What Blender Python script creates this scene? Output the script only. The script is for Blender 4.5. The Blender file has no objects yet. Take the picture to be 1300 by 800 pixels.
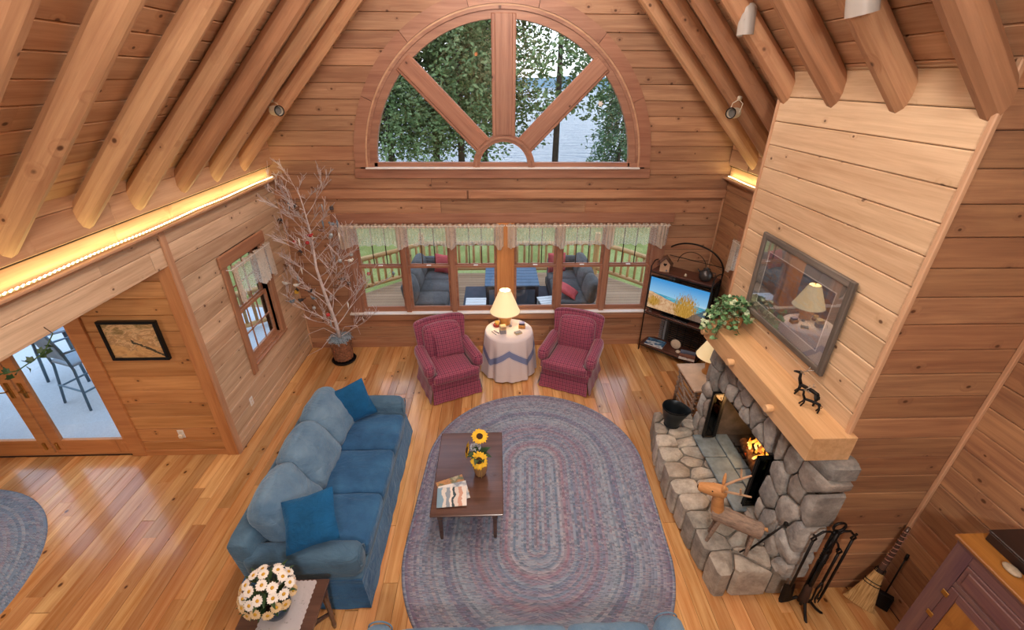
import bpy, bmesh, math, random
from mathutils import Vector, Matrix, noise
from math import sin, cos, pi, radians, sqrt, atan2, hypot
random.seed(11)
C = bpy.context.scene.collection
scene = bpy.context.scene

# ------------------------------------------------------------------ camera, sky, lights, exposure
cam = bpy.data.cameras.new('camera')
cam.lens = 15.73
cam.sensor_width = 36
cam.clip_start = 0.05
cam.clip_end = 800
camo = bpy.data.objects.new('camera', cam)
C.objects.link(camo)
_r = Vector((0.99942695, -0.03331973, 0.00596358))
_d = Vector((-0.01025168, -0.46586114, -0.88479845))
_f = Vector((0.03225945, 0.88423028, -0.46593577))
mw = Matrix((_r, -_d, -_f)).transposed().to_4x4()
mw.translation = (0, 0, 4.0)
camo.matrix_world = mw
scene.camera = camo

world = bpy.data.worlds.new('sky')
scene.world = world
world.use_nodes = True
wn = world.node_tree.nodes
bg = wn['Background']
wtc = wn.new('ShaderNodeTexCoord')
wsep = wn.new('ShaderNodeSeparateXYZ')
wr = wn.new('ShaderNodeValToRGB')
wl = world.node_tree.links
wl.new(wtc.outputs['Generated'], wsep.inputs[0])
wl.new(wsep.outputs['Z'], wr.inputs[0])
wr.color_ramp.elements[0].position = 0.0
wr.color_ramp.elements[0].color = (0.90, 0.93, 0.97, 1)
wr.color_ramp.elements[1].position = 0.5
wr.color_ramp.elements[1].color = (0.50, 0.64, 0.88, 1)
wl.new(wr.outputs[0], bg.inputs[0])
bg.inputs[1].default_value = 2.0


def light(name, kind, loc, energy, color, size=0.3, rot=None, **kw):
    l = bpy.data.lights.new(name, kind)
    l.energy = energy
    l.color = color
    if kind == 'AREA':
        l.shape = 'RECTANGLE'
        l.size, l.size_y = size if isinstance(size, tuple) else (size, size)
    else:
        l.shadow_soft_size = size
    for k, v in kw.items():
        setattr(l, k, v)
    o = bpy.data.objects.new(name, l)
    o.location = loc
    if rot is not None:
        o.rotation_euler = rot
    C.objects.link(o)
    return o


# fill lights added along the ridge and in the loft, with no real fixtures
for ry_, re_ in ((-0.6, 70), (1.4, 85), (3.4, 85), (5.2, 60)):
    light('ridge_fill', 'POINT', (0.1, ry_, 5.65), re_, (1.0, 0.955, 0.89), 0.35)
light('loft_fill', 'POINT', (0.25, -1.8, 4.4), 290, (1.0, 0.95, 0.89), 0.28)
light('dining_lamp', 'POINT', (-5.2, 2.0, 2.15), 34, (1.0, 0.90, 0.74), 0.2)
scene.view_settings.view_transform = 'Standard'
scene.view_settings.look = 'None'
scene.view_settings.gamma = 1.0
scene.view_settings.use_curve_mapping = False
scene.view_settings.exposure = 0.55

# ------------------------------------------------------------------ numbers of the room
XL, XR, YB, YN = -3.12, 3.34, 6.5, 4.1      # left wall, right wall, window wall, end of the dining alcove
XRG = 0.11                                   # ridge
HDR = 2.41                                   # underside of the header over the alcove


def zroof(x):                                # underside of the rafters
    return 3.05 + 1.03 * ((x + 3.0) if x < XRG else (3.22 - x))


# ------------------------------------------------------------------ mesh helpers
class MB:
    def __init__(self):
        self.v, self.f, self.m = [], [], []
        self.mi = 0

    def add(self, vs, fs):
        o = len(self.v)
        self.v += [tuple(p) for p in vs]
        self.f += [tuple(i + o for i in q) for q in fs]
        self.m += [self.mi] * len(fs)
        return self

    def box(self, cx, cy, cz, sx, sy, sz, rot=None):
        vs = [Vector((x * sx / 2, y * sy / 2, z * sz / 2)) for x in (-1, 1) for y in (-1, 1) for z in (-1, 1)]
        if rot is not None:
            vs = [rot @ p for p in vs]
        c = Vector((cx, cy, cz))
        return self.add([p + c for p in vs], [(0, 1, 3, 2), (4, 6, 7, 5), (0, 4, 5, 1), (2, 3, 7, 6), (0, 2, 6, 4), (1, 5, 7, 3)])

    def bbox(self, x0, x1, y0, y1, z0, z1, c=0.004):
        """box with chamfered edges"""
        bm = bmesh.new()
        bmesh.ops.create_cube(bm, size=1)
        for p in bm.verts:
            p.co = Vector(((x0 + x1) / 2 + p.co.x * (x1 - x0), (y0 + y1) / 2 + p.co.y * (y1 - y0), (z0 + z1) / 2 + p.co.z * (z1 - z0)))
        if c > 0:
            bmesh.ops.bevel(bm, geom=bm.edges[:], offset=c, segments=1, affect='EDGES')
        return self.addbm(bm)

    def addbm(self, bm):
        bm.verts.index_update()
        self.add([p.co for p in bm.verts], [[q.index for q in f.verts] for f in bm.faces])
        bm.free()
        return self

    def tube(self, pts, rad, n=8, cap=True):
        pts = [Vector(p) for p in pts]
        if not hasattr(rad, '__len__'):
            rad = [rad] * len(pts)
        vs, fs = [], []
        t = (pts[1] - pts[0]).normalized()
        a = t.orthogonal().normalized()
        for i, p in enumerate(pts):
            t = (pts[min(i + 1, len(pts) - 1)] - pts[max(i - 1, 0)]).normalized()
            a = (a - t * a.dot(t))
            a = a.normalized() if a.length > 1e-6 else t.orthogonal().normalized()
            b = t.cross(a)
            for k in range(n):
                w = 2 * pi * k / n
                vs.append(p + (a * cos(w) + b * sin(w)) * rad[i])
        for i in range(len(pts) - 1):
            for k in range(n):
                k2 = (k + 1) % n
                fs.append((i * n + k, i * n + k2, (i + 1) * n + k2, (i + 1) * n + k))
        if cap:
            fs.append(tuple(reversed(range(n))))
            fs.append(tuple(range((len(pts) - 1) * n, len(pts) * n)))
        return self.add(vs, fs)

    def lathe(self, prof, n=24, c=(0, 0, 0), a0=0, a1=2 * pi, cap=True, fr=None):
        vs, fs = [], []
        full = abs(a1 - a0 - 2 * pi) < 1e-6
        m = n if full else n + 1
        for r, z in prof:
            for k in range(m):
                w = a0 + (a1 - a0) * k / n
                rr = r * (fr(w, z) if fr else 1)
                vs.append((c[0] + rr * cos(w), c[1] + rr * sin(w), c[2] + z))
        for i in range(len(prof) - 1):
            for k in range(n):
                k2 = (k + 1) % m
                fs.append((i * m + k, i * m + k2, (i + 1) * m + k2, (i + 1) * m + k))
        if cap and full:
            if prof[0][0] > 1e-5:
                fs.append(tuple(reversed(range(m))))
            if prof[-1][0] > 1e-5:
                fs.append(tuple(range((len(prof) - 1) * m, len(prof) * m)))
        return self.add(vs, fs)

    def prism(self, poly, fn0, fn1):
        """poly: 2D outline; fn0 / fn1 map (u, v) to the two 3D faces"""
        n = len(poly)
        vs = [fn0(*p) for p in poly] + [fn1(*p) for p in poly]
        fs = [tuple(range(n)), tuple(reversed(range(n, 2 * n)))]
        fs += [(i, n + i, n + (i + 1) % n, (i + 1) % n) for i in range(n)]
        return self.add(vs, fs)

    def grid(self, fn, nu, nv, cu=False, cv=False):
        vs = [fn(i / nu, j / nv) for i in range(nu + (0 if cu else 1)) for j in range(nv + (0 if cv else 1))]
        mu, mv = nu + (0 if cu else 1), nv + (0 if cv else 1)
        fs = []
        for i in range(nu):
            for j in range(nv):
                i2, j2 = (i + 1) % mu, (j + 1) % mv
                fs.append((i * mv + j, i2 * mv + j, i2 * mv + j2, i * mv + j2))
        return self.add(vs, fs)

    def ball(self, c, r, n=10, m=6, rot=None):
        if not hasattr(r, '__len__'):
            r = (r, r, r)
        c = Vector(c)

        def f(u, v):
            a, b = 2 * pi * u, pi * v - pi / 2
            p = Vector((r[0] * cos(b) * cos(a), r[1] * cos(b) * sin(a), r[2] * sin(b)))
            if rot is not None:
                p = rot @ p
            return c + p
        return self.grid(f, n, m, cu=True)

    def sbox(self, c, s, r, n=6, crown=(0, 0, 0), fn=None, rot=None):
        """soft box: rounded edges of radius r, faces crowned outwards, fn(p) displaces"""
        c = Vector(c)
        h = [x / 2 for x in s]
        r = min(r, min(h) * 0.999)
        key, vs, fs = {}, [], []

        def co(i, hh):
            t = -1 + 2 * i / n
            t = math.copysign(1 - (1 - abs(t)) ** 1.6, t) if n > 3 else t
            return t * hh

        def put(p):
            k = (round(p[0], 5), round(p[1], 5), round(p[2], 5))
            if k in key:
                return key[k]
            q = Vector(p)
            inner = Vector([max(-(h[a] - r), min(h[a] - r, q[a])) for a in range(3)])
            d = q - inner
            if d.length > 1e-9:
                d = d.normalized() * r
            w = inner + d
            u = [q[a] / h[a] for a in range(3)]
            for a in range(3):
                b, e = (a + 1) % 3, (a + 2) % 3
                w[a] += crown[a] * u[a] * (1 - u[b] ** 2) * (1 - u[e] ** 2)
            if fn:
                w = fn(w)
            if rot is not None:
                w = rot @ w
            key[k] = len(vs)
            vs.append(w + c)
            return key[k]
        for a in range(3):
            b, e = (a + 1) % 3, (a + 2) % 3
            for sg in (-1, 1):
                for i in range(n):
                    for j in range(n):
                        q = []
                        for di, dj in ((0, 0), (1, 0), (1, 1), (0, 1)):
                            p = [0, 0, 0]
                            p[a], p[b], p[e] = sg * h[a], co(i + di, h[b]), co(j + dj, h[e])
                            q.append(put(p))
                        fs.append(tuple(q if sg > 0 else reversed(q)))
        return self.add(vs, fs)

    def build(self, name, mat, parent=None, loc=None, rotz=None, smooth=False, mtx=None, fix=True):
        me = bpy.data.meshes.new(name)
        me.from_pydata(self.v, [], self.f)
        mats = mat if isinstance(mat, (list, tuple)) else [mat]
        for k in mats:
            me.materials.append(k)
        if len(mats) > 1:
            me.polygons.foreach_set('material_index', self.m)
        if fix:
            bm = bmesh.new()
            bm.from_mesh(me)
            bmesh.ops.recalc_face_normals(bm, faces=bm.faces[:])
            bm.to_mesh(me)
            bm.free()
        if smooth:
            me.polygons.foreach_set('use_smooth', [True] * len(me.polygons))
            if smooth != True:
                me.set_sharp_from_angle(angle=radians(smooth))
        return link(name, me, parent, loc, rotz, mtx)


def link(name, me, parent=None, loc=None, rotz=None, mtx=None):
    o = bpy.data.objects.new(name, me)
    C.objects.link(o)
    if parent is not None:
        o.parent = parent
    if mtx is not None:
        o.matrix_local = mtx
    if loc is not None:
        o.location = loc
    if rotz is not None:
        o.rotation_euler = (0, 0, rotz)
    return o


def tag(o, label, cat, group=None, kind=None):
    o['label'] = label
    o['category'] = cat
    if group:
        o['group'] = group
    if kind:
        o['kind'] = kind
    return o


def thing(name, label, cat, loc=(0, 0, 0), rotz=0, group=None):
    o = bpy.data.objects.new(name, None)
    o.empty_display_size = 0.1
    C.objects.link(o)
    o.location = loc
    o.rotation_euler = (0, 0, rotz)
    return tag(o, label, cat, group)


def struct(o):
    o['kind'] = 'structure'
    return o


def dup(root, loc, rotz=0, label=None, group=None, scale=None):
    r = root.copy()
    C.objects.link(r)
    r.location = loc
    r.rotation_euler = (0, 0, rotz)
    if scale:
        r.scale = (scale, scale, scale)
    if label:
        r['label'] = label
    if group:
        r['group'] = group
    for ch in list(root.children):
        c = ch.copy()
        C.objects.link(c)
        c.parent = r
        for g in list(ch.children):
            d = g.copy()
            C.objects.link(d)
            d.parent = c
    return r


def stuff(o):
    o['kind'] = 'stuff'
    return o


# ------------------------------------------------------------------ material helpers
def lin(h):
    if isinstance(h, str):
        h = h.lstrip('#')
        c = [int(h[i:i + 2], 16) / 255 for i in (0, 2, 4)]
    else:
        c = [x / 255 for x in h]
    return tuple((x / 12.92 if x <= 0.04045 else ((x + 0.055) / 1.055) ** 2.4) for x in c) + (1,)


class NT:
    def __init__(self, name):
        self.mat = bpy.data.materials.new(name)
        self.mat.use_nodes = True
        self.t = self.mat.node_tree
        self.n, self.l = self.t.nodes, self.t.links
        self.bsdf = self.n['Principled BSDF']
        self.out = self.n['Material Output']

    def node(self, kind, **kw):
        x = self.n.new('ShaderNode' + kind)
        for k, v in kw.items():
            setattr(x, k, v)
        return x

    def set(self, sock, v):
        if isinstance(v, bpy.types.NodeSocket):
            self.l.new(v, sock)
        else:
            sock.default_value = v

    def math(self, op, a, b=0.0, c=None, clamp=False):
        x = self.node('Math', operation=op)
        x.use_clamp = clamp
        self.set(x.inputs[0], a)
        self.set(x.inputs[1], b)
        if c is not None:
            self.set(x.inputs[2], c)
        return x.outputs[0]

    def vmath(self, op, a, b=(0, 0, 0)):
        x = self.node('VectorMath', operation=op)
        self.set(x.inputs[0], a)
        self.set(x.inputs[1], b)
        return x.outputs[0]

    def mix(self, f, a, b, mode='MIX'):
        x = self.node('Mix', data_type='RGBA', blend_type=mode)
        self.set(x.inputs[0], f)
        self.set(x.inputs[6], a)
        self.set(x.inputs[7], b)
        return x.outputs[2]

    def noise(self, vec, scale=5, detail=4, rough=0.55, dist=0.0, dim='3D'):
        x = self.node('TexNoise', noise_dimensions=dim)
        self.set(x.inputs['Vector'], vec)
        x.inputs['Scale'].default_value = scale
        x.inputs['Detail'].default_value = detail
        x.inputs['Roughness'].default_value = rough
        x.inputs['Distortion'].default_value = dist
        return x.outputs[0]

    def obj(self):
        return self.node('TexCoord').outputs['Object']

    def rand(self):
        return self.node('ObjectInfo').outputs['Random']

    def ramp(self, f, stops, interp='LINEAR'):
        x = self.node('ValToRGB')
        x.color_ramp.interpolation = interp
        e = x.color_ramp.elements
        while len(e) < len(stops):
            e.new(0.5)
        for q, (p, c) in zip(e, stops):
            q.position = p
            q.color = c if hasattr(c, '__len__') else (c, c, c, 1)
        self.l.new(f, x.inputs[0])
        return x.outputs[0]

    def sep(self, v):
        x = self.node('SeparateXYZ')
        self.l.new(v, x.inputs[0])
        return x.outputs

    def comb(self, x, y, z):
        q = self.node('CombineXYZ')
        for s, v in zip(q.inputs, (x, y, z)):
            self.set(s, v)
        return q.outputs[0]

    def bump(self, h, strength=0.3, dist=0.01):
        x = self.node('Bump')
        x.inputs['Strength'].default_value = strength
        x.inputs['Distance'].default_value = dist
        self.l.new(h, x.inputs['Height'])
        self.l.new(x.outputs[0], self.bsdf.inputs['Normal'])

    def fin(self, col=None, rough=0.5, metal=0.0, spec=0.5, **kw):
        if col is not None:
            self.set(self.bsdf.inputs['Base Color'], col)
        self.set(self.bsdf.inputs['Roughness'], rough)
        self.set(self.bsdf.inputs['Metallic'], metal)
        self.set(self.bsdf.inputs['Specular IOR Level'], spec)
        for k, v in kw.items():
            self.set(self.bsdf.inputs[k.replace('_', ' ')], v)
        return self.mat


def plain(name, col, rough=0.5, metal=0.0, spec=0.5, var=0.08, scale=8, bump=0.0, **kw):
    t = NT(name)
    o = t.obj()
    c = lin(col)
    n = t.noise(o, scale, 4)
    lo = tuple(x * (1 - var) for x in c[:3]) + (1,)
    hi = tuple(min(1, x * (1 + var)) for x in c[:3]) + (1,)
    if bump:
        t.bump(t.noise(o, scale * 6, 3), bump, 0.004)
    return t.fin(t.ramp(n, [(0.3, lo), (0.7, hi)]), rough, metal, spec, **kw)


def wood(name, light_c, dark_c, rough=0.5, spec=0.4, var=0.35, knots=0.5, grain=1.0, knot_c='#4a2816', tint=0.5, coat=0.0, dim='2D', kscale=4.2, warm='#a8684a'):
    """boards and logs: grain along local X, tone of its own for every piece"""
    t = NT(name)
    rnd = t.rand()
    r2 = t.math('FRACT', t.math('MULTIPLY', rnd, 17.31))
    r3 = t.math('FRACT', t.math('MULTIPLY', rnd, 53.77))
    o = t.vmath('ADD', t.obj(), t.comb(t.math('MULTIPLY', rnd, 61.0), t.math('MULTIPLY', r2, 47.0), t.math('MULTIPLY', r3, 31.0)))
    kv = t.vmath('MULTIPLY', o, (kscale * 0.75, kscale, kscale))
    vo = t.node('TexVoronoi', voronoi_dimensions=dim)
    t.l.new(kv, vo.inputs['Vector'])
    vo.inputs['Scale'].default_value = 1.0
    kd = vo.outputs['Distance']
    kr = t.sep(vo.outputs['Color'])[0]
    rad = t.math('MULTIPLY', t.math('GREATER_THAN', kr, 1 - knots), t.math('MULTIPLY_ADD', kr, 0.065, 0.005 if dim == '2D' else 0.05))
    near = t.math('SUBTRACT', 1.0, t.math('DIVIDE', kd, t.math('ADD', t.math('MULTIPLY', rad, 3.2), 0.0001)), clamp=True)
    km = t.math('MULTIPLY', t.math('SUBTRACT', 1.0, t.math('DIVIDE', kd, t.math('ADD', rad, 0.0001)), clamp=True), 2.2, clamp=True)
    gv = t.vmath('MULTIPLY', o, (0.7, 11.0, 11.0))
    gv = t.vmath('ADD', gv, t.comb(0.0, t.math('MULTIPLY', near, 0.8), t.math('MULTIPLY', near, 0.8)))
    g1 = t.noise(gv, 1.6, 5, 0.6, 0.35)
    g2 = t.noise(t.vmath('MULTIPLY', o, (2.0, 60.0, 60.0)), 1.5, 3)
    g3 = t.noise(t.vmath('MULTIPLY', o, (0.8, 3.0, 3.0)), 1.0, 2)
    g = t.math('MULTIPLY_ADD', t.math('SUBTRACT', g1, 0.5), 2.3 * grain, t.math('MULTIPLY_ADD', t.math('SUBTRACT', g2, 0.5), 0.8 * grain, t.math('MULTIPLY_ADD', t.math('SUBTRACT', g3, 0.5), 1.3, 0.5)), clamp=True)
    col = t.mix(g, lin(light_c), lin(dark_c))
    col = t.mix(t.math('MULTIPLY', r2, tint), col, t.mix(0.5, col, lin(warm)))
    col = t.mix(t.math('MULTIPLY', near, 0.6), col, lin(dark_c))
    col = t.mix(t.math('MULTIPLY', km, 0.85), col, lin(knot_c))
    hs = t.node('HueSaturation')
    t.l.new(col, hs.inputs['Color'])
    t.set(hs.inputs['Value'], t.math('MULTIPLY_ADD', rnd, var, 1 - var / 2))
    t.bump(g1, 0.08, 0.004)
    if coat:
        t.bsdf.inputs['Coat Weight'].default_value = coat
        t.bsdf.inputs['Coat Roughness'].default_value = 0.12
    return t.fin(hs.outputs[0], rough, 0, spec)


def glass_mat(name, tint=(0.96, 0.98, 0.98, 1), refl=0.9, ior=1.5):
    t = NT(name)
    tr = t.node('BsdfTransparent')
    tr.inputs[0].default_value = tint
    gl = t.node('BsdfGlossy')
    gl.inputs['Roughness'].default_value = 0.02
    gl.inputs[0].default_value = (refl, refl, refl, 1)
    fr = t.node('LayerWeight')
    fr.inputs[0].default_value = 0.5
    mx = t.node('MixShader')
    t.set(mx.inputs[0], t.math('MULTIPLY_ADD', t.math('POWER', fr.outputs['Facing'], 5.0), 0.9, 0.03, clamp=True))
    t.l.new(tr.outputs[0], mx.inputs[1])
    t.l.new(gl.outputs[0], mx.inputs[2])
    t.l.new(mx.outputs[0], t.out.inputs[0])
    return t.mat


def emit(name, col, s):
    t = NT(name)
    return t.fin(lin(col), 0.6, Emission_Color=lin(col), Emission_Strength=s)


M = {}
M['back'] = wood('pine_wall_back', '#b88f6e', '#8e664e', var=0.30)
M['left'] = wood('pine_wall_left_lit', '#dcc0a2', '#b6977a', var=0.22, tint=0.3)  # same pine, paled: light on this wall put into the colour
M['chim'] = wood('pine_chimney_face_lit', '#d9bc9a', '#bb9a78', var=0.14, tint=0.2)  # same pine, paled: the spots' light put into the colour
M['side'] = wood('pine_wall_side_shaded', '#b48a64', '#88624a', var=0.36)  # same pine, darker: shade put into the colour
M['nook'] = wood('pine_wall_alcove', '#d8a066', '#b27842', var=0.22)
M['roof'] = wood('pine_roof_board', '#d8b08a', '#b68a68', var=0.22, knots=0.4)
M['log'] = wood('peeled_log', '#cea279', '#a87857', var=0.16, knots=0.95, grain=0.9, rough=0.55, dim='3D', kscale=5.5)
M['logd'] = wood('peeled_log_brown', '#b2825f', '#8c6246', var=0.16, knots=0.95, grain=0.9, rough=0.55, dim='3D', kscale=5.5)
M['trim'] = wood('stained_trim', '#b88a6a', '#95684e', var=0.12, knots=0.1)
M['trimr'] = wood('reddish_window_trim', '#ac8068', '#895e4c', var=0.10, knots=0.15)
M['triml'] = wood('pale_trim', '#cea684', '#b28868', var=0.10, knots=0.1)
M['trimo'] = wood('orange_door_trim', '#d2955e', '#b07242', var=0.10, knots=0.15)
M['floor'] = wood('pine_floor_plank', '#dfb67c', '#b27c44', rough=0.26, spec=0.5, var=0.50, tint=0.95, knots=0.3, kscale=3.6, coat=0.5, warm='#a8603a', knot_c='#3c1c10')
M['mantle'] = wood('mantel_beam_wood', '#deb588', '#c3986a', var=0.08, knots=0.3, tint=0.1)
M['glass'] = glass_mat('window_glass')
M['dark'] = plain('dark_joint', '#3a2316', 0.9)
M['spotgrey'] = plain('spot_grey_enamel', '#a39b94', 0.45, var=0.03)
M['white'] = plain('white_paint', '#e4e0dc', 0.5, var=0.03)
M['iron'] = plain('black_iron', '#1d1a1a', 0.5, 0.6, bump=0.2, scale=20)
M['steel'] = plain('brushed_steel', '#a9a39c', 0.3, 0.9, var=0.05)
M['brass'] = plain('brass', '#b08a4c', 0.3, 0.9, var=0.05)
M['cream'] = plain('cream_enamel', '#d9cdb8', 0.4, var=0.03)
# ------------------------------------------------------------------ boards
_bcache = {}


def board_mesh(L, W, T, c, mat):
    k = (round(L, 2), round(W, 3), T, c, mat.name)
    if k in _bcache:
        return _bcache[k]
    L = k[0]
    pr = [(-W / 2, -T), (-W / 2, -c), (-W / 2 + c, 0), (W / 2 - c, 0), (W / 2, -c), (W / 2, -T)]
    n = len(pr)
    vs = [(-L / 2, y, z) for y, z in pr] + [(L / 2, y, z) for y, z in pr]
    fs = [(i, n + i, n + i + 1, i + 1) for i in range(n - 1)] + [tuple(range(n)), tuple(reversed(range(n, 2 * n)))]
    me = bpy.data.meshes.new('board')
    me.from_pydata(vs, [], [tuple(reversed(f)) for f in fs])
    me.materials.append(mat)
    _bcache[k] = me
    return me


def board(parent, o, u, v, L, W, mat, T=0.022, c=0.006, name='board'):
    """o: centre of the face, u: along, v: across (u x v = out of the wall)"""
    w = u.cross(v)
    mt = Matrix((u, v, w)).transposed().to_4x4()
    mt.translation = o + w * random.uniform(-0.0015, 0.0015)
    return link(name, board_mesh(L, W, T, c, mat), parent, mtx=mt)


def wallboards(parent, O, u, v, rows, mat, W=0.19, gap=0.004, lo=1.6, hi=3.4, v0=0.0, name='board', c=0.006):
    """rows(va, vb) -> list of (ua, ub) runs for the row between heights va and vb"""
    O, u, v = Vector(O), Vector(u), Vector(v)
    i = 0
    while True:
        va = v0 + i * W
        vb = va + W
        runs = rows(va, vb)
        if runs is None:
            break
        for a, b in runs:
            s = a
            while s < b - 0.01:
                e = min(b, s + random.uniform(lo, hi))
                if b - e < 0.5:
                    e = b
                board(parent, O + u * ((s + e) / 2) + v * ((va + vb) / 2), u, v, round(e - s - 0.002, 2), W - gap, mat, name=name, c=c)
                s = e
        i += 1


def cut(a, b, holes):
    out = [(a, b)]
    for h0, h1 in holes:
        nx = []
        for p, q in out:
            if h1 <= p or h0 >= q:
                nx.append((p, q))
            else:
                if h0 - p > 0.03:
                    nx.append((p, h0))
                if q - h1 > 0.03:
                    nx.append((h1, q))
        out = nx
    return out


X, Y, Z = Vector((1, 0, 0)), Vector((0, 1, 0)), Vector((0, 0, 1))

# ------------------------------------------------------------------ floor
fl = struct(MB().box(0.11, 1.8, -0.06, 6.6, 9.7, 0.07).box(-5.2, 0.6, -0.06, 4.0, 7.1, 0.07).build('floor', M['dark']))
pw = 0.135
x = XL + 0.02
random.seed(5)
row = 0
while x < XR - 0.01:
    w = random.choice((0.11, 0.135, 0.135, 0.16))
    w = min(w, XR - x)
    y = 1.35 - random.uniform(0, 1.2)
    y = max(y, 0.6)
    while y < YB:
        e = min(YB, y + random.uniform(1.0, 2.9))
        if YB - e < 0.4:
            e = YB
        board(fl, Vector((x + w / 2, (y + e) / 2, 0)), Y, -X, round(e - y - 0.002, 2), w - 0.0025, M['floor'], c=0.0015, name='floor_plank')
        y = e
    x += w
x = XL + 0.02
while x > -7.0:
    w = random.choice((0.11, 0.135, 0.135, 0.16))
    y = 1.1 - random.uniform(0, 1.0)
    lim = YN - 0.0
    while y < lim:
        e = min(lim, y + random.uniform(1.0, 2.9))
        if lim - e < 0.4:
            e = lim
        board(fl, Vector((x - w / 2, (y + e) / 2, 0)), Y, -X, round(e - y - 0.002, 2), w - 0.0025, M['floor'], c=0.0015, name='floor_plank')
        y = e
    x -= w

# ------------------------------------------------------------------ back wall: windows, arch, boards
WX0, WX1, WZ0, WZ1 = -2.24, 2.48, 0.66, 2.13       # rough opening of the window bank
AC, AZ, AR = XRG, 2.915, 2.045                      # arch centre, springing height, outer radius of its trim
AI = 1.90


def back_outline():
    """backing of the gable wall with its two openings, as separate slabs"""
    mb = MB()
    y0, y1 = YB + 0.025, YB + 0.16
    top = 6.75

    def quad(x0, x1, z0, z1):
        mb.box((x0 + x1) / 2, (y0 + y1) / 2, (z0 + z1) / 2, x1 - x0, y1 - y0, z1 - z0)
    quad(XL - 0.2, XR + 0.2, -0.1, WZ0)
    quad(XL - 0.2, WX0, WZ0, WZ1)
    quad(WX1, XR + 0.2, WZ0, WZ1)
    quad(XL - 0.2, XR + 0.2, WZ1, AZ)
    n = 24
    pts = [(AC + AI * cos(a), AZ + AI * sin(a)) for a in [pi * k / n for k in range(n + 1)]]
    for k in range(n):
        (xa, za), (xb, zb) = pts[k], pts[k + 1]
        mb.prism([(xa, za), (xb, zb), (xb, top), (xa, top)], lambda u, v: (u, y0, v), lambda u, v: (u, y1, v))
    quad(XL - 0.2, AC - AI, AZ, 4.2)
    quad(AC + AI, XR + 0.2, AZ, 4.2)
    mb.prism([(XL - 0.2, 4.2), (AC - AI, 4.2), (AC - AI, 5.4)], lambda u, v: (u, y0, v), lambda u, v: (u, y1, v))
    mb.prism([(XR + 0.2, 4.2), (AC + AI, 4.2), (AC + AI, 5.4)], lambda u, v: (u, y0, v), lambda u, v: (u, y1, v))
    return mb


wb = struct(back_outline().build('wall_back', M['dark']))
SPL = 2.60                                           # seam between the lower wall and the gable


def lower_rows(a, b):
    if a >= SPL - 0.08:
        return None
    holes = []
    if b > WZ0 - 0.02 and a < WZ1 + 0.02:
        holes = [(WX0 - 0.02, WX1 + 0.02)]
    return cut(XL, XR, holes)


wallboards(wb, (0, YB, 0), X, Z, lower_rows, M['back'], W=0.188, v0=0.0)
# gable boards, cut to the arch
zz = SPL + 0.02
while zz < 6.1:
    a, b = zz, zz + 0.19
    xl = -3.35 + max(0, (b - 3.45) / 1.03) if b > 3.45 else -3.2
    xl = max(xl, XL)
    xr = 2 * XRG - xl
    rr = AR - 0.06
    if a < AZ + rr and b > AZ - 0.02:
        for sgn in (-1, 1):
            pts = []
            for k in range(7):
                z = a + 0.002 + (b - a - 0.004) * k / 6
                h = z - AZ
                dx = rr if h < 0 else sqrt(max(0, rr * rr - h * h))
                pts.append((dx, z))
            out = (xr - XRG)
            poly = [(sgn * out, a + 0.002)] + [(sgn * p, z) for p, z in pts] + [(sgn * out, b - 0.002)]
            if sgn > 0:
                poly.reverse()
            zc = (a + b) / 2
            cx = AC + sgn * (rr + out) / 2
            mb = MB()
            ins = 0.006
            # local frame: x along, y up, z towards the room
            loc = [((AC + p) - cx, z - zc) for p, z in poly]
            n = len(loc)
            vs = [(p, q, -0.022) for p, q in loc] + [(p, q, -ins) for p, q in loc]
            vs += [(p, max(-0.095 + 0.002 + ins, min(0.095 - 0.002 - ins, q)), 0) for p, q in loc]
            fs = [(i, (i + 1) % n, n + (i + 1) % n, n + i) for i in range(n)]
            fs += [(n + i, n + (i + 1) % n, 2 * n + (i + 1) % n, 2 * n + i) for i in range(n)]
            fs += [tuple(range(2 * n, 3 * n))]
            mb.add(vs, fs)
            mt = Matrix((X, Z, -Y)).transposed().to_4x4()
            mt.translation = Vector((cx, YB - 0.012, zc))
            mb.build('board', M['back'], wb, mtx=mt)
    else:
        for s, e in ((xl, xl + (xr - xl) * random.uniform(0.3, 0.7)), (0, 0)):
            if e > s:
                board(wb, Vector(((s + e) / 2, YB - 0.012, (a + b) / 2)), X, Z, e - s - 0.002, 0.186, M['back'])
                board(wb, Vector(((e + xr) / 2, YB - 0.012, (a + b) / 2)), X, Z, xr - e - 0.002, 0.186, M['back'])
    zz += 0.19


def bar(name, parent, mat, p0, p1, w, h, c=0.005, up=Z):
    """a straight moulding from p0 to p1, w across, h along 'up'; local X along it"""
    p0, p1 = Vector(p0), Vector(p1)
    u = (p1 - p0)
    L = u.length
    u.normalize()
    up = Vector(up)
    s = up.cross(u).normalized()
    up = u.cross(s)
    mt = Matrix((u, s, up)).transposed().to_4x4()
    mt.translation = (p0 + p1) / 2
    return MB().bbox(-L / 2, L / 2, -w / 2, w / 2, -h / 2, h / 2, c).build(name, mat, parent, mtx=mt)


# ledge beam across the wall between windows and gable, corner strips, baseboard
t1 = struct(bar('trim_1', None, M['back'], (XL, YB - 0.02, SPL - 0.06), (XR, YB - 0.02, SPL - 0.06), 0.045, 0.12, 0.012))
for i, (xx, z1) in enumerate(((XL + 0.014, 2.5), (XR - 0.014, 2.5))):
    struct(bar('trim_%d' % (2 + i), None, M['triml'], (xx, YB - 0.014, 0.0), (xx, YB - 0.014, z1), 0.022, 0.022, 0.003, up=X))
struct(bar('baseboard_back', None, M['trim'], (XL, YB - 0.008, 0.045), (XR, YB - 0.008, 0.045), 0.018, 0.09, 0.003))

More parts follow.
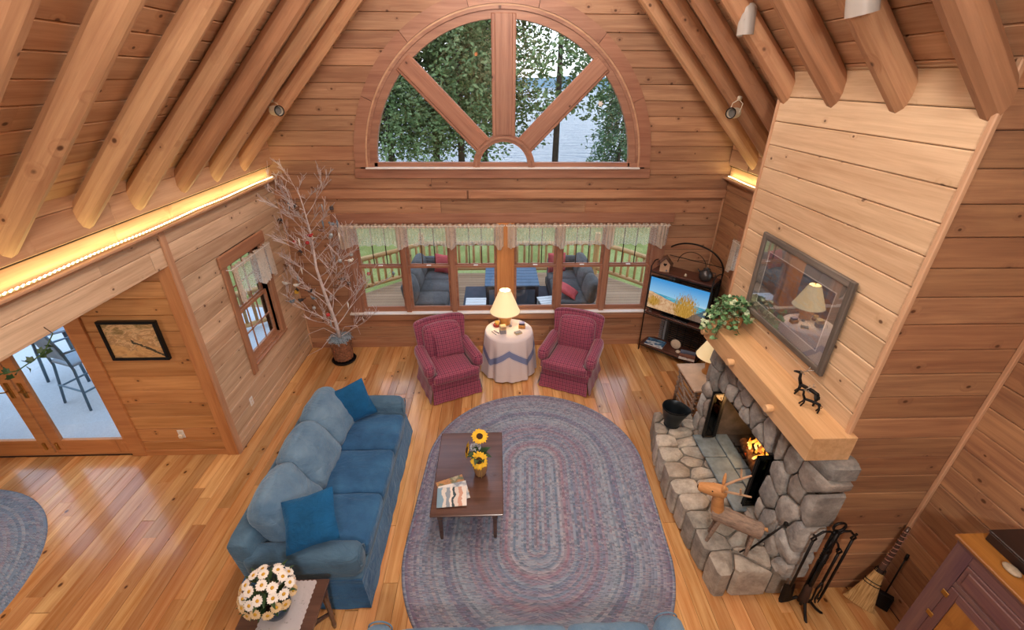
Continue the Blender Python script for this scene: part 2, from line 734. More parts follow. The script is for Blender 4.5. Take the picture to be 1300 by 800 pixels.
# six double hung windows
ub = [(-2.15, -1.44), (-1.40, -0.71), (-0.67, 0.01), (0.25, 0.94), (0.98, 1.67), (1.71, 2.40)]
OUT = YB + 0.02
for i, (a, b) in enumerate(ub):
    w = struct(MB().bbox(a - 0.02, a + 0.012, YB + 0.0, YB + 0.14, WZ0, WZ1, 0.002).bbox(b - 0.012, b + 0.02, YB + 0.0, YB + 0.14, WZ0, WZ1, 0.002)
               .bbox(a, b, YB, YB + 0.14, WZ1 - 0.03, WZ1, 0.002).bbox(a, b, YB, YB + 0.14, WZ0, WZ0 + 0.025, 0.002).build('window_%d' % (i + 1), M['trimr']))
    a2, b2 = a + 0.012, b - 0.012
    zm = 1.42
    for (z0, z1, yy, nm) in ((WZ0 + 0.025, zm + 0.02, YB + 0.035, 'lower_sash'), (zm - 0.02, WZ1 - 0.03, YB + 0.075, 'upper_sash')):
        s = MB()
        st = 0.042
        s.bbox(a2, a2 + st, yy - 0.016, yy + 0.016, z0, z1, 0.003).bbox(b2 - st, b2, yy - 0.016, yy + 0.016, z0, z1, 0.003)
        s.bbox(a2 + st, b2 - st, yy - 0.016, yy + 0.016, z0, z0 + 0.055, 0.003).bbox(a2 + st, b2 - st, yy - 0.016, yy + 0.016, z1 - 0.038, z1, 0.003)
        so = s.build(nm, M['trimr'], w)
        MB().box((a + b) / 2, yy, (z0 + z1) / 2, b2 - a2 - 2 * st + 0.01, 0.005, z1 - z0 - 0.08).build('pane', M['glass'], so)
        if nm == 'upper_sash':
            for k in (1, 2):
                xx = a2 + st + (b2 - a2 - 2 * st) * k / 3
                MB().box(xx, yy - 0.006, (z0 + z1) / 2, 0.013, 0.012, z1 - z0 - 0.08).build('grille_bar', M['dark'], so)
        else:
            MB().bbox((a + b) / 2 - 0.035, (a + b) / 2 + 0.035, yy - 0.03, yy + 0.0, z1, z1 + 0.014, 0.004).build('sash_lock', M['white'], so)
# casings round the bank (each board its own piece of trim)
n = 4
for (xa, xb) in ((WX0 - 0.10, WX0 + 0.09), (WX1 - 0.08, WX1 + 0.10)):
    struct(bar('trim_%d' % n, None, M['trimr'], ((xa + xb) / 2, YB - 0.016, WZ0), ((xa + xb) / 2, YB - 0.016, WZ1 + 0.02), xb - xa, 0.026, 0.004, up=Y))
    n += 1
for k in range(5):
    xa, xb = ub[k][1] + 0.0, ub[k + 1][0] - 0.0
    wdt = max(0.05, xb - xa) + 0.03
    struct(bar('trim_%d' % n, None, M['trimo'] if k == 2 else M['trimr'], ((xa + xb) / 2, YB - 0.012, WZ0), ((xa + xb) / 2, YB - 0.012, WZ1), wdt, 0.05, 0.006, up=Y))
    n += 1
struct(bar('trim_%d' % n, None, M['trimr'], (WX0 - 0.16, YB - 0.022, WZ1 + 0.07), (WX1 + 0.16, YB - 0.022, WZ1 + 0.07), 0.04, 0.14, 0.006)); n += 1
struct(bar('trim_%d' % n, None, M['white'], (WX0 - 0.12, YB - 0.04, WZ0 - 0.006), (WX1 + 0.12, YB - 0.04, WZ0 - 0.006), 0.10, 0.022, 0.004)); n += 1
struct(bar('trim_%d' % n, None, M['trim'], (WX0 - 0.12, YB - 0.035, WZ0 - 0.085), (WX1 + 0.12, YB - 0.035, WZ0 - 0.085), 0.075, 0.13, 0.03)); n += 1

# the half-round window
arch = None


def ring(name, r0, r1, y0, y1, mat, a0=0.0, a1=pi, seg=40, parent=None):
    mb = MB()
    pf = [(r0, y0), (r0, y1), (r1, y1), (r1, y0)]
    vs, fs = [], []
    for k in range(seg + 1):
        a = a0 + (a1 - a0) * k / seg
        for r, y in pf:
            vs.append((AC + r * cos(a), YB + y, AZ + r * sin(a)))
    for k in range(seg):
        for j in range(4):
            fs.append((k * 4 + j, (k + 1) * 4 + j, (k + 1) * 4 + (j + 1) % 4, k * 4 + (j + 1) % 4))
    fs += [(0, 1, 2, 3), tuple(seg * 4 + j for j in (3, 2, 1, 0))]
    mb.add(vs, fs)
    return mb.build(name, mat, parent or arch, smooth=35)


arch = struct(ring('window_7', 1.84, AI, -0.02, 0.13, M['trimr']))


for k in range(7):                                 # casing in seven cut segments
    a0 = pi * k / 7 + 0.0015
    a1 = pi * (k + 1) / 7 - 0.0015
    ring('casing', AI - 0.005, AR, -0.035, 0.0, M['trimr'], a0, a1, 8)
ring('casing_bead', AI - 0.026, AI - 0.005, -0.024, 0.01, M['triml'])
ring('casing_bead', AI - 0.062, AI - 0.040, -0.018, 0.02, M['trimr'])
ring('sash', 1.745, AI - 0.06, 0.0, 0.08, M['trimr'])


bar('sill', arch, M['white'], (AC - AI, YB - 0.03, AZ - 0.008), (AC + AI, YB - 0.03, AZ - 0.008), 0.09, 0.022, 0.004)
bar('casing', arch, M['trimr'], (AC - AR - 0.02, YB - 0.025, AZ - 0.082), (AC + AR + 0.02, YB - 0.025, AZ - 0.082), 0.04, 0.125, 0.005)
bar('bottom_rail', arch, M['trimr'], (AC - 1.90, YB + 0.04, AZ + 0.03), (AC + 1.90, YB + 0.04, AZ + 0.03), 0.08, 0.06, 0.005)
for q_ in (-1, 1):
    MB().bbox(AC + q_ * 1.84 - 0.075, AC + q_ * 1.84 + 0.055, YB - 0.022, YB + 0.10, AZ - 0.01, AZ + 0.058, 0.004).build('corner_block', M['trimr'], arch)
for ang, wd in ((90, 0.31), (45, 0.25), (135, 0.25)):
    a = radians(ang)
    p0 = (AC + 0.40 * cos(a), YB + 0.02, AZ + 0.40 * sin(a))
    p1 = (AC + 1.80 * cos(a), YB + 0.02, AZ + 1.80 * sin(a))
    bar('muntin', arch, M['trimr'], p0, p1, wd, 0.07, 0.01, up=Y)
    bar('muntin_face', arch, M['trimr'], Vector(p0) - Y * 0.035, Vector(p1) - Y * 0.035, wd * 0.72, 0.03, 0.008, up=Y)
ring('hub_ring', 0.335, 0.43, -0.03, 0.08, M['trimr'], seg=20)
ring('hub_bead', 0.375, 0.40, -0.045, -0.03, M['trimr'], seg=20)
mb = MB()
nn = 32
mb.add([(AC, YB + 0.05, AZ)] + [(AC + 1.78 * cos(pi * k / nn), YB + 0.05, AZ + 1.78 * sin(pi * k / nn)) for k in range(nn + 1)], [(0, k, k + 1) for k in range(1, nn + 1)])
mb.build('pane', M['glass'], arch)

# ------------------------------------------------------------------ left wall (over and beyond the alcove) with one window
SWY0, SWY1, SWZ0, SWZ1 = 4.90, 5.72, 0.76, 2.08
ZT = 2.76
wlm = MB()
for (y0, y1, z0, z1) in ((YN + 0.03, SWY0, 0, HDR), (SWY1, YB + 0.1, 0, HDR), (SWY0, SWY1, 0, SWZ0), (SWY0, SWY1, SWZ1, HDR), (-3.0, YB + 0.1, HDR + 0.03, ZT + 0.02)):
    wlm.box(XL - 0.095, (y0 + y1) / 2, (z0 + z1) / 2, 0.14, y1 - y0, z1 - z0)
wlf = struct(wlm.build('wall_left', M['dark']))


def left_rows(a, b):
    if a >= ZT - 0.05:
        return None
    holes = []
    if b > SWZ0 + 0.01 and a < SWZ1 + 0.02:
        holes = [(SWY0 - 0.02, SWY1 + 0.02)]
    y0 = YN + 0.02 if a < HDR - 0.03 else 0.8
    return cut(y0, YB, holes)


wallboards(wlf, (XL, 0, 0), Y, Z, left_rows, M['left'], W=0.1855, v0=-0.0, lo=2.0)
struct(bar('baseboard_left', None, M['left'], (XL + 0.009, YN + 0.02, 0.05), (XL + 0.009, YB, 0.05), 0.018, 0.10, 0.003))
struct(bar('trim_%d' % n, None, M['triml'], (XL + 0.012, YN + 0.015, 0.0), (XL + 0.012, YN + 0.015, ZT), 0.075, 0.024, 0.004, up=X)); n += 1
struct(bar('trim_%d' % n, None, M['trimo'], (XL - 0.06, YN - 0.016, 0.0), (XL - 0.06, YN - 0.016, HDR), 0.03, 0.13, 0.004, up=X)); n += 1
# header over the alcove: underside
hd = struct(bar('trim_%d' % n, None, M['left'], (XL - 0.075, 0.8, HDR + 0.012), (XL - 0.075, YN, HDR + 0.012), 0.15, 0.024, 0.004)); n += 1
# side window
w8 = struct(MB().bbox(XL - 0.15, XL, SWY0 - 0.02, SWY0, SWZ0, SWZ1, 0.002).bbox(XL - 0.15, XL, SWY1, SWY1 + 0.02, SWZ0, SWZ1, 0.002)
            .bbox(XL - 0.15, XL, SWY0, SWY1, SWZ1 - 0.02, SWZ1, 0.002).bbox(XL - 0.15, XL + 0.0, SWY0, SWY1, SWZ0, SWZ0 + 0.02, 0.002).build('window_8', M['trim']))


def side_window(wp, xf, sg):
    """sash pair, grilles and casing of a side window whose wall face is at xf; sg=+1 room lies towards +x"""
    zm = 1.42
    for (z0, z1, dx, nm) in ((SWZ0 + 0.02, zm + 0.02, 0.075, 'lower_sash'), (zm - 0.02, SWZ1 - 0.02, 0.11, 'upper_sash')):
        xx = xf - sg * dx
        s = MB()
        st = 0.045
        s.bbox(xx - 0.016, xx + 0.016, SWY0, SWY0 + st, z0, z1, 0.003).bbox(xx - 0.016, xx + 0.016, SWY1 - st, SWY1, z0, z1, 0.003)
        s.bbox(xx - 0.016, xx + 0.016, SWY0 + st, SWY1 - st, z0, z0 + 0.055, 0.003).bbox(xx - 0.016, xx + 0.016, SWY0 + st, SWY1 - st, z1 - 0.04, z1, 0.003)
        so = s.build(nm, M['trim'], wp)
        MB().box(xx, (SWY0 + SWY1) / 2, (z0 + z1) / 2, 0.005, SWY1 - SWY0 - 2 * st + 0.01, z1 - z0 - 0.08).build('pane', M['glass'], so)
        for k in (1, 2):
            yy = SWY0 + st + (SWY1 - SWY0 - 2 * st) * k / 3
            MB().box(xx + sg * 0.006, yy, (z0 + z1) / 2, 0.012, 0.016, z1 - z0 - 0.08).build('grille_bar', M['trim'], so)
        MB().box(xx + sg * 0.006, (SWY0 + SWY1) / 2, (z0 + z1) / 2, 0.012, SWY1 - SWY0 - 2 * st, 0.016).build('grille_bar', M['trim'], so)
    for (y0, y1) in ((SWY0 - 0.10, SWY0 + 0.005), (SWY1 - 0.005, SWY1 + 0.10)):
        bar('casing', wp, M['trim'], (xf + sg * 0.014, (y0 + y1) / 2, SWZ0 - 0.12 if y0 < SWY0 - 0.05 else SWZ0 - 0.04), (xf + sg * 0.014, (y0 + y1) / 2, SWZ1 + 0.03), y1 - y0, 0.026, 0.004, up=X)
    bar('head_casing', wp, M['trim'], (xf + sg * 0.02, SWY0 - 0.12, SWZ1 + 0.075), (xf + sg * 0.02, SWY1 + 0.12, SWZ1 + 0.075), 0.04, 0.15, 0.012)
    bar('sill', wp, M['trim'], (xf + sg * 0.02, SWY0 - 0.02, SWZ0 - 0.012), (xf + sg * 0.02, SWY1 + 0.10, SWZ0 - 0.012), 0.05, 0.024, 0.004)


side_window(w8, XL, 1)

# ------------------------------------------------------------------ right wall, chimney breast
CX, CY0, CY1 = 2.46, 2.32, 4.22
wrm = MB()
for (y0, y1, z0, z1) in ((-3.0, SWY0, 0, ZT), (SWY1, YB + 0.1, 0, ZT), (SWY0, SWY1, 0, SWZ0), (SWY0, SWY1, SWZ1, ZT)):
    wrm.box(XR + 0.095, (y0 + y1) / 2, (z0 + z1) / 2, 0.14, y1 - y0, z1 - z0)
wrt = struct(wrm.build('wall_right', M['dark']))


def right_rows(a, b):
    if a >= ZT - 0.05:
        return None
    holes = [(-CY1, -CY0)]
    if b > SWZ0 + 0.01 and a < SWZ1 + 0.02:
        holes.append((-SWY1 - 0.02, -SWY0 + 0.02))
    return cut(-YB, -0.5, holes)


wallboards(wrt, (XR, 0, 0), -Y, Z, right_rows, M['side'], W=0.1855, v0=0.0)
w9 = struct(MB().bbox(XR, XR + 0.15, SWY0 - 0.02, SWY0, SWZ0, SWZ1, 0.002).bbox(XR, XR + 0.15, SWY1, SWY1 + 0.02, SWZ0, SWZ1, 0.002)
            .bbox(XR, XR + 0.15, SWY0, SWY1, SWZ1 - 0.02, SWZ1, 0.002).bbox(XR, XR + 0.15, SWY0, SWY1, SWZ0, SWZ0 + 0.02, 0.002).build('window_9', M['trim']))
side_window(w9, XR, -1)

FBY0, FBY1, FBZ0, FBZ1 = 2.78, 3.84, 0.42, 1.08       # firebox
chm = MB()
for (y0, y1, z0, z1) in ((CY0 + 0.024, CY1 - 0.024, FBZ1, 4.2), (CY0 + 0.024, FBY0, 0, FBZ1), (FBY1, CY1 - 0.024, 0, FBZ1), (FBY0, FBY1, 0, FBZ0 - 0.08)):
    chm.box((CX + XR) / 2 + 0.011, (y0 + y1) / 2, (z0 + z1) / 2, XR - CX - 0.024, y1 - y0, z1 - z0)
chm.box(XR + 0.02, (CY0 + CY1) / 2, 2.2, 0.03, CY1 - CY0, 4.4)
chim = struct(chm.build('wall_chimney', M['dark']))
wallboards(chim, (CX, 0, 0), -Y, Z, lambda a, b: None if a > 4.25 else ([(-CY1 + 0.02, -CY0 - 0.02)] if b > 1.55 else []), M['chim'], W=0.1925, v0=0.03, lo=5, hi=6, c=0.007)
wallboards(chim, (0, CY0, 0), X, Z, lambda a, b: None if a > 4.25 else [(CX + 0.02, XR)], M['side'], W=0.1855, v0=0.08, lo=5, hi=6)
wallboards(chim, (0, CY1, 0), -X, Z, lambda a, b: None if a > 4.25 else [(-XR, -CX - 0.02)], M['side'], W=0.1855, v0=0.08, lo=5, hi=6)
for (yy) in (CY0 + 0.004, CY1 - 0.004):
    bar('corner_strip', chim, M['triml'], (CX + 0.004, yy, 1.5), (CX + 0.004, yy, 4.25), 0.034, 0.034, 0.006, up=X)
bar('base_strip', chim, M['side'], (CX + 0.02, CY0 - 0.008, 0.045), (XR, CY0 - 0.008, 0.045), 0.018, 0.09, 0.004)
bar('corner_strip', chim, M['triml'], (XR - 0.014, CY0 - 0.014, 0.0), (XR - 0.014, CY0 - 0.014, 3.1), 0.03, 0.03, 0.006, up=X)

# ------------------------------------------------------------------ roof: deck boards, rafters, ledge with the light string
struct(MB().prism([(XL - 0.9, zroof(XL - 0.9) + 0.32), (XRG, zroof(XRG) + 0.32), (XR + 0.9, zroof(XR + 0.9) + 0.32), (XR + 0.9, zroof(XR + 0.9) + 0.6), (XRG, zroof(XRG) + 0.62), (XL - 0.9, zroof(XL - 0.9) + 0.6)],
                  lambda u, v: (u, -3.1, v), lambda u, v: (u, YB + 0.5, v)).build('ceiling', M['dark']))
ceil = bpy.data.objects['ceiling']
nrm = sqrt(1 + 1.03 ** 2)
for sg in (-1, 1):
    up = Vector((-sg, 0, 1.03)).normalized()          # towards the ridge
    s0, s1 = 0.0, 4.75
    e = 0.0
    x0 = -3.3 if sg < 0 else 3.52
    z0 = zroof(x0) + 0.255
    W = 0.172
    k = 0
    while e < s1:
        mid = Vector((x0, 0, z0)) + up * (e + W / 2)
        brk = sorted(random.uniform(1.2, 6.0) for _ in range(random.choice((1, 2, 2))))
        ys = [0.0] + brk + [YB]
        for a, b in zip(ys[:-1], ys[1:]):
            if b - a < 0.25:
                continue
            u = Y if sg < 0 else -Y
            board(ceil, Vector((mid.x, (a + b) / 2, mid.z)), u, up if sg > 0 else up, b - a - 0.002, W - 0.004, M['roof'], c=0.007)
        e += W
        k += 1
# check orientation: normal must face down into the room


def rafter(y, sg, mat, x_end, seed):
    """a peeled log along the slope; the end at x_end is sawn plumb by the fascia or the chimney it meets"""
    rs = random.Random(seed)
    r = 0.085 + rs.uniform(-0.006, 0.008)
    # axis parallel to the slope
    up = Vector((-sg, 0, 1.03)).normalized()
    dn = -up
    nrmv = Vector((sg * 1.03, 0, 1)).normalized()      # out of the roof, upwards
    xa = x_end
    zax = zroof(xa) + r * nrm
    base = Vector((xa, y, zax))
    Ltot = (abs(XRG - xa)) * nrm + 0.05
    mb = MB()
    ns, nc = 15, 11
    side = Vector((0, 1, 0))
    vs = []
    for i in range(ns + 1):
        s = Ltot * i / ns
        wob = 0.010 * sin(s * 1.3 + seed) + 0.006 * sin(s * 3.1 + seed * 2)
        rr = r * (1.04 - 0.10 * s / Ltot) * (1 + 0.025 * sin(s * 2.3 + seed * 3))
        for k in range(nc):
            a = 2 * pi * k / nc
            q = 1 + 0.07 * noise.noise(Vector((s * 1.7, cos(a) * 2.2 + seed * 3.1, sin(a) * 2.2)))
            off = side * (cos(a) * rr * q + wob) + nrmv * (sin(a) * rr * q)
            p = base + up * s + off
            if i == 0:                                  # plumb cut: slide along the axis until x = x_end
                t = (xa - p.x) / up.x
                p = p + up * t
            vs.append(p)
    fs = [(i * nc + k, i * nc + (k + 1) % nc, (i + 1) * nc + (k + 1) % nc, (i + 1) * nc + k) for i in range(ns) for k in range(nc)]
    fs += [tuple(range(nc)), tuple(range(ns * nc, ns * nc + nc))]
    # local frame along the log, so that the grain follows it
    fr = Matrix((up, side, up.cross(side))).transposed().to_4x4()
    fr.translation = base
    inv = fr.inverted()
    mb.add([inv @ p for p in vs], fs)
    return mb.build('rafter', mat, ceil, mtx=fr, smooth=24)


XF = -3.06                                           # fascia between the rafter feet
for k in range(-2, 6):
    rafter(2.79 + 0.588 * k + (0.02 if k % 2 else -0.01), -1, M['log'] if k < 2 else M['logd'] if k == 3 else M['log'], XF, 3 + k)
ry = [1.74, 2.36, 2.95, 3.55, 4.17, 4.70, 5.25, 5.84]
for k, y in enumerate(ry):
    on_ch = CY0 - 0.1 < y < CY1
    rafter(y, 1, M['logd'] if k in (1, 3, 5, 6) else M['log'], CX + 0.005 if on_ch else 2 * XRG - XF, 20 + k)
for sg, xf in ((-1, XF), (1, 2 * XRG - XF)):
    xw = XL if sg < 0 else XR
    zf = zroof(xf) - 0.04
    runs = [(-0.5, YB)] if sg < 0 else [(-0.5, CY0 - 0.02), (CY1 + 0.02, YB)]
    for (a, b) in runs:
        e_ = a
        fas = struct(MB().box(xf + sg * 0.05, (a + b) / 2, zf + 0.20, 0.03, b - a, 0.44).box(xf + sg * 0.10, (a + b) / 2, zf - 0.1, 0.03, b - a, 0.28).build('trim_%d' % n, M['dark'])); n += 1
        while e_ < b - 0.05:                         # fascia and light-cove boards, butted end to end
            q_ = min(b, e_ + random.uniform(1.5, 2.6))
            for (dx_, za_, zb_, nm) in ((0.0, zf + 0.215, zf + 0.40, 'fascia_board'), (0.0, zf, zf + 0.212, 'fascia_board'), (0.045, zf - 0.235, zf + 0.01, 'cove_board')):
                bar(nm, fas, M['roof'], (xf + sg * (dx_ + 0.011), e_ + 0.001, (za_ + zb_) / 2), (xf + sg * (dx_ + 0.011), q_ - 0.001, (za_ + zb_) / 2), 0.022, zb_ - za_, 0.005)
            e_ = q_
        struct(bar('trim_%d' % n, None, M['triml'], (xw - sg * 0.02, a, ZT + 0.012), (xw - sg * 0.02, b, ZT + 0.012), 0.15, 0.024, 0.006)); n += 1

# ------------------------------------------------------------------ dining alcove: end wall, ceiling, far wall
DX0, DX1 = -6.2, -4.19                               # door opening with casing
wdm = MB()
wdm.box((DX1 + XL - 0.03) / 2, YN + 0.095, 1.25, XL - DX1 - 0.03, 0.14, 2.5)
wdm.box((-7.3 + DX0) / 2, YN + 0.095, 1.25, DX0 + 7.3, 0.14, 2.5)
wdm.box((DX0 + DX1) / 2, YN + 0.095, 2.30, DX1 - DX0, 0.14, 0.4)
wd = struct(wdm.build('wall_alcove', M['dark']))
wallboards(wd, (0, YN, 0), X, Z, lambda a, b: None if a > 2.44 else cut(-7.2, XL - 0.02, [(DX0, DX1)] if a < 2.08 else []), M['nook'], W=0.1855, v0=0.02)
struct(bar('baseboard_alcove', None, M['trimo'], (DX1, YN - 0.009, 0.04), (XL - 0.12, YN - 0.009, 0.04), 0.018, 0.08, 0.003))
struct(MB().box(-7.25, 0.6, 1.25, 0.1, 7.2, 2.5).build('wall_dining', M['nook']))
struct(MB().box(-5.2, 0.55, 2.50, 4.1, 7.1, 0.05).build('trim_%d' % n, M['nook'])); n += 1
struct(MB().box(-1.9, -3.05, 3.2, 10.9, 0.1, 6.5).build('wall_front', M['side']))
# patio door: frame and two leaves
dr = struct(MB().bbox(DX1 - 0.16, DX1, YN - 0.025, YN + 0.12, 0, 2.15, 0.004).bbox(DX0, DX0 + 0.16, YN - 0.025, YN + 0.12, 0, 2.15, 0.004)
            .bbox(DX0 + 0.16, DX1 - 0.16, YN - 0.025, YN + 0.12, 2.06, 2.15, 0.004).bbox(DX0 + 0.16, DX1 - 0.16, YN + 0.02, YN + 0.12, 0.0, 0.03, 0.003).build('door_1', M['trimo']))
for nm, (a, b) in (('door_2', (-5.25, -4.35)), ('door_3', (-6.05, -5.27))):
    mb = MB()
    sa, sb = (0.12, 0.07) if nm == 'door_2' else (0.12, 0.13)
    mb.bbox(a, a + sa, YN + 0.02, YN + 0.065, 0.03, 2.06, 0.004).bbox(b - sb, b, YN + 0.02, YN + 0.065, 0.03, 2.06, 0.004)
    mb.bbox(a + sa, b - sb, YN + 0.02, YN + 0.065, 0.03, 0.23, 0.004).bbox(a + sa, b - sb, YN + 0.02, YN + 0.065, 1.96, 2.06, 0.004)
    lf = struct(mb.build(nm, M['trimo']))
    MB().box((a + b) / 2, YN + 0.045, 1.1, b - a - sa - sb + 0.01, 0.006, 1.74).build('pane', M['glass'], lf)
    hx = a + 0.06 if nm == 'door_2' else b - 0.06
    h = MB().bbox(hx - 0.02, hx + 0.02, YN + 0.008, YN + 0.022, 0.86, 1.06, 0.003).build('handle_plate', M['brass'], lf)
    s = 1 if nm == 'door_2' else -1
    MB().tube([(hx, YN + 0.012, 0.97), (hx, YN - 0.03, 0.97), (hx + s * 0.09, YN - 0.035, 0.96)], 0.008, 8).build('door_handle', M['brass'], h)
    MB().bbox(hx - 0.013, hx + 0.013, YN + 0.0, YN + 0.022, 0.10, 0.20, 0.003).build('floor_bolt', M['brass'], lf)
# ------------------------------------------------------------------ fabrics
def fabric(name, c1, c2, rough=0.9, sheen=0.4, scale=3.0, weave=900, sheen_c=None, fold=1.0):
    t = NT(name)
    o = t.obj()
    n = t.noise(o, scale, 5, 0.6)
    wr_ = t.noise(t.vmath('MULTIPLY', o, (1.0, 0.55, 1.3)), 7, 4, 0.6, 0.8)
    t.bump(t.math('ADD', t.math('MULTIPLY', wr_, fold), t.math('MULTIPLY', t.noise(o, weave / 4, 2), 0.06)), 0.85, 0.035)
    return t.fin(t.ramp(n, [(0.32, lin(c1)), (0.68, lin(c2))]), rough, 0, 0.2, Sheen_Weight=sheen, Sheen_Roughness=0.4, Sheen_Tint=lin(sheen_c or c2))


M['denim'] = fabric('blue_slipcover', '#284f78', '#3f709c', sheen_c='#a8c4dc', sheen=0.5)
M['denim_p'] = fabric('blue_slipcover_pale_lit', '#527290', '#7896ae', sheen_c='#c8d8e4', sheen=0.5)  # back cushions: light on them put into the colour; also the second sofa's cloth
M['denim_shaded'] = fabric('blue_slipcover_shaded', '#42607a', '#587a94', sheen_c='#b8c8d4', sheen=0.4)  # same cloth greyed: dimmer light on arms and back put into the colour
M['teal'] = fabric('deep_blue_velvet', '#12466e', '#1c639a', sheen=0.6, sheen_c='#7fb0d8')
M['walnut'] = wood('dark_walnut', '#5f463c', '#46322c', rough=0.24, spec=0.5, var=0.1, knots=0.05, tint=0.1, coat=0.3)


def plaid():
    t = NT('red_plaid_upholstery')
    tc = t.node('TexCoord')
    o, nn = tc.outputs['Object'], tc.outputs['Normal']
    p, q = t.sep(o), t.sep(nn)
    tot, dk = None, None
    for a in range(3):
        face = t.math('GREATER_THAN', 0.72, t.math('ABSOLUTE', q[a]))
        f = t.math('FRACT', t.math('MULTIPLY', p[a], 38.0))
        ln = t.math('MULTIPLY', t.math('LESS_THAN', f, 0.22), face)
        g = t.math('FRACT', t.math('MULTIPLY_ADD', p[a], 19.0, 0.3))
        ld = t.math('MULTIPLY', t.math('LESS_THAN', g, 0.35), face)
        tot = ln if tot is None else t.math('MAXIMUM', tot, ln)
        dk = ld if dk is None else t.math('ADD', dk, ld)
    n = t.noise(o, 4, 3)
    base = t.mix(n, lin('#772b48'), lin('#933c5e'))
    base = t.mix(t.math('MULTIPLY', dk, 0.35), base, lin('#4c1c3c'))
    base = t.mix(t.math('MULTIPLY', tot, 0.42), base, lin('#c58a92'))
    t.bump(t.noise(o, 260, 2), 0.2, 0.002)
    return t.fin(base, 0.9, 0, 0.2, Sheen_Weight=0.4, Sheen_Roughness=0.4)


M['plaid'] = plaid()


def wrinkle(amp, sc, seed=0.0):
    def f(p):
        v = Vector((p.x * sc + seed, p.y * sc + seed * 1.7, p.z * sc))
        return p + Vector((noise.noise(v), noise.noise(v + Vector((9, 3, 1))), noise.noise(v + Vector((1, 7, 5))))) * amp
    return f


def pillow_mesh(w, h, t, n=18, seed=0.0, dent=0.0):
    """knife-edge cushion standing in the XZ plane, thickness along Y, base at z=0"""
    mb = MB()

    def side(s):
        def f(u, v):
            a, b = 2 * u - 1, 2 * v - 1
            k = (1 - abs(a) ** 2.4) * (1 - abs(b) ** 2.4)
            th = t / 2 * k ** 0.55
            pin = 1 - 0.07 * (1 - abs(b)) * (abs(a) ** 3)
            pin2 = 1 - 0.07 * (1 - abs(a)) * (abs(b) ** 3)
            x, z = a * w / 2 * pin, b * h / 2 * pin2
            q = Vector((x * 7 + seed, z * 7, s * 2.0))
            th += 0.012 * noise.noise(q) * k + 0.006 * noise.noise(q * 2.6) * k
            th -= dent * math.exp(-(a * a * 9)) * max(0, b) * k
            return (x, s * max(th, 0.0), z + h / 2)
        return f
    mb.grid(side(1), n, n)
    mb.grid(side(-1), n, n)
    return mb


def welt(mb_pts, name, mat, parent, r=0.006):
    return MB().tube(mb_pts, r, 5).build(name, mat, parent, smooth=True)


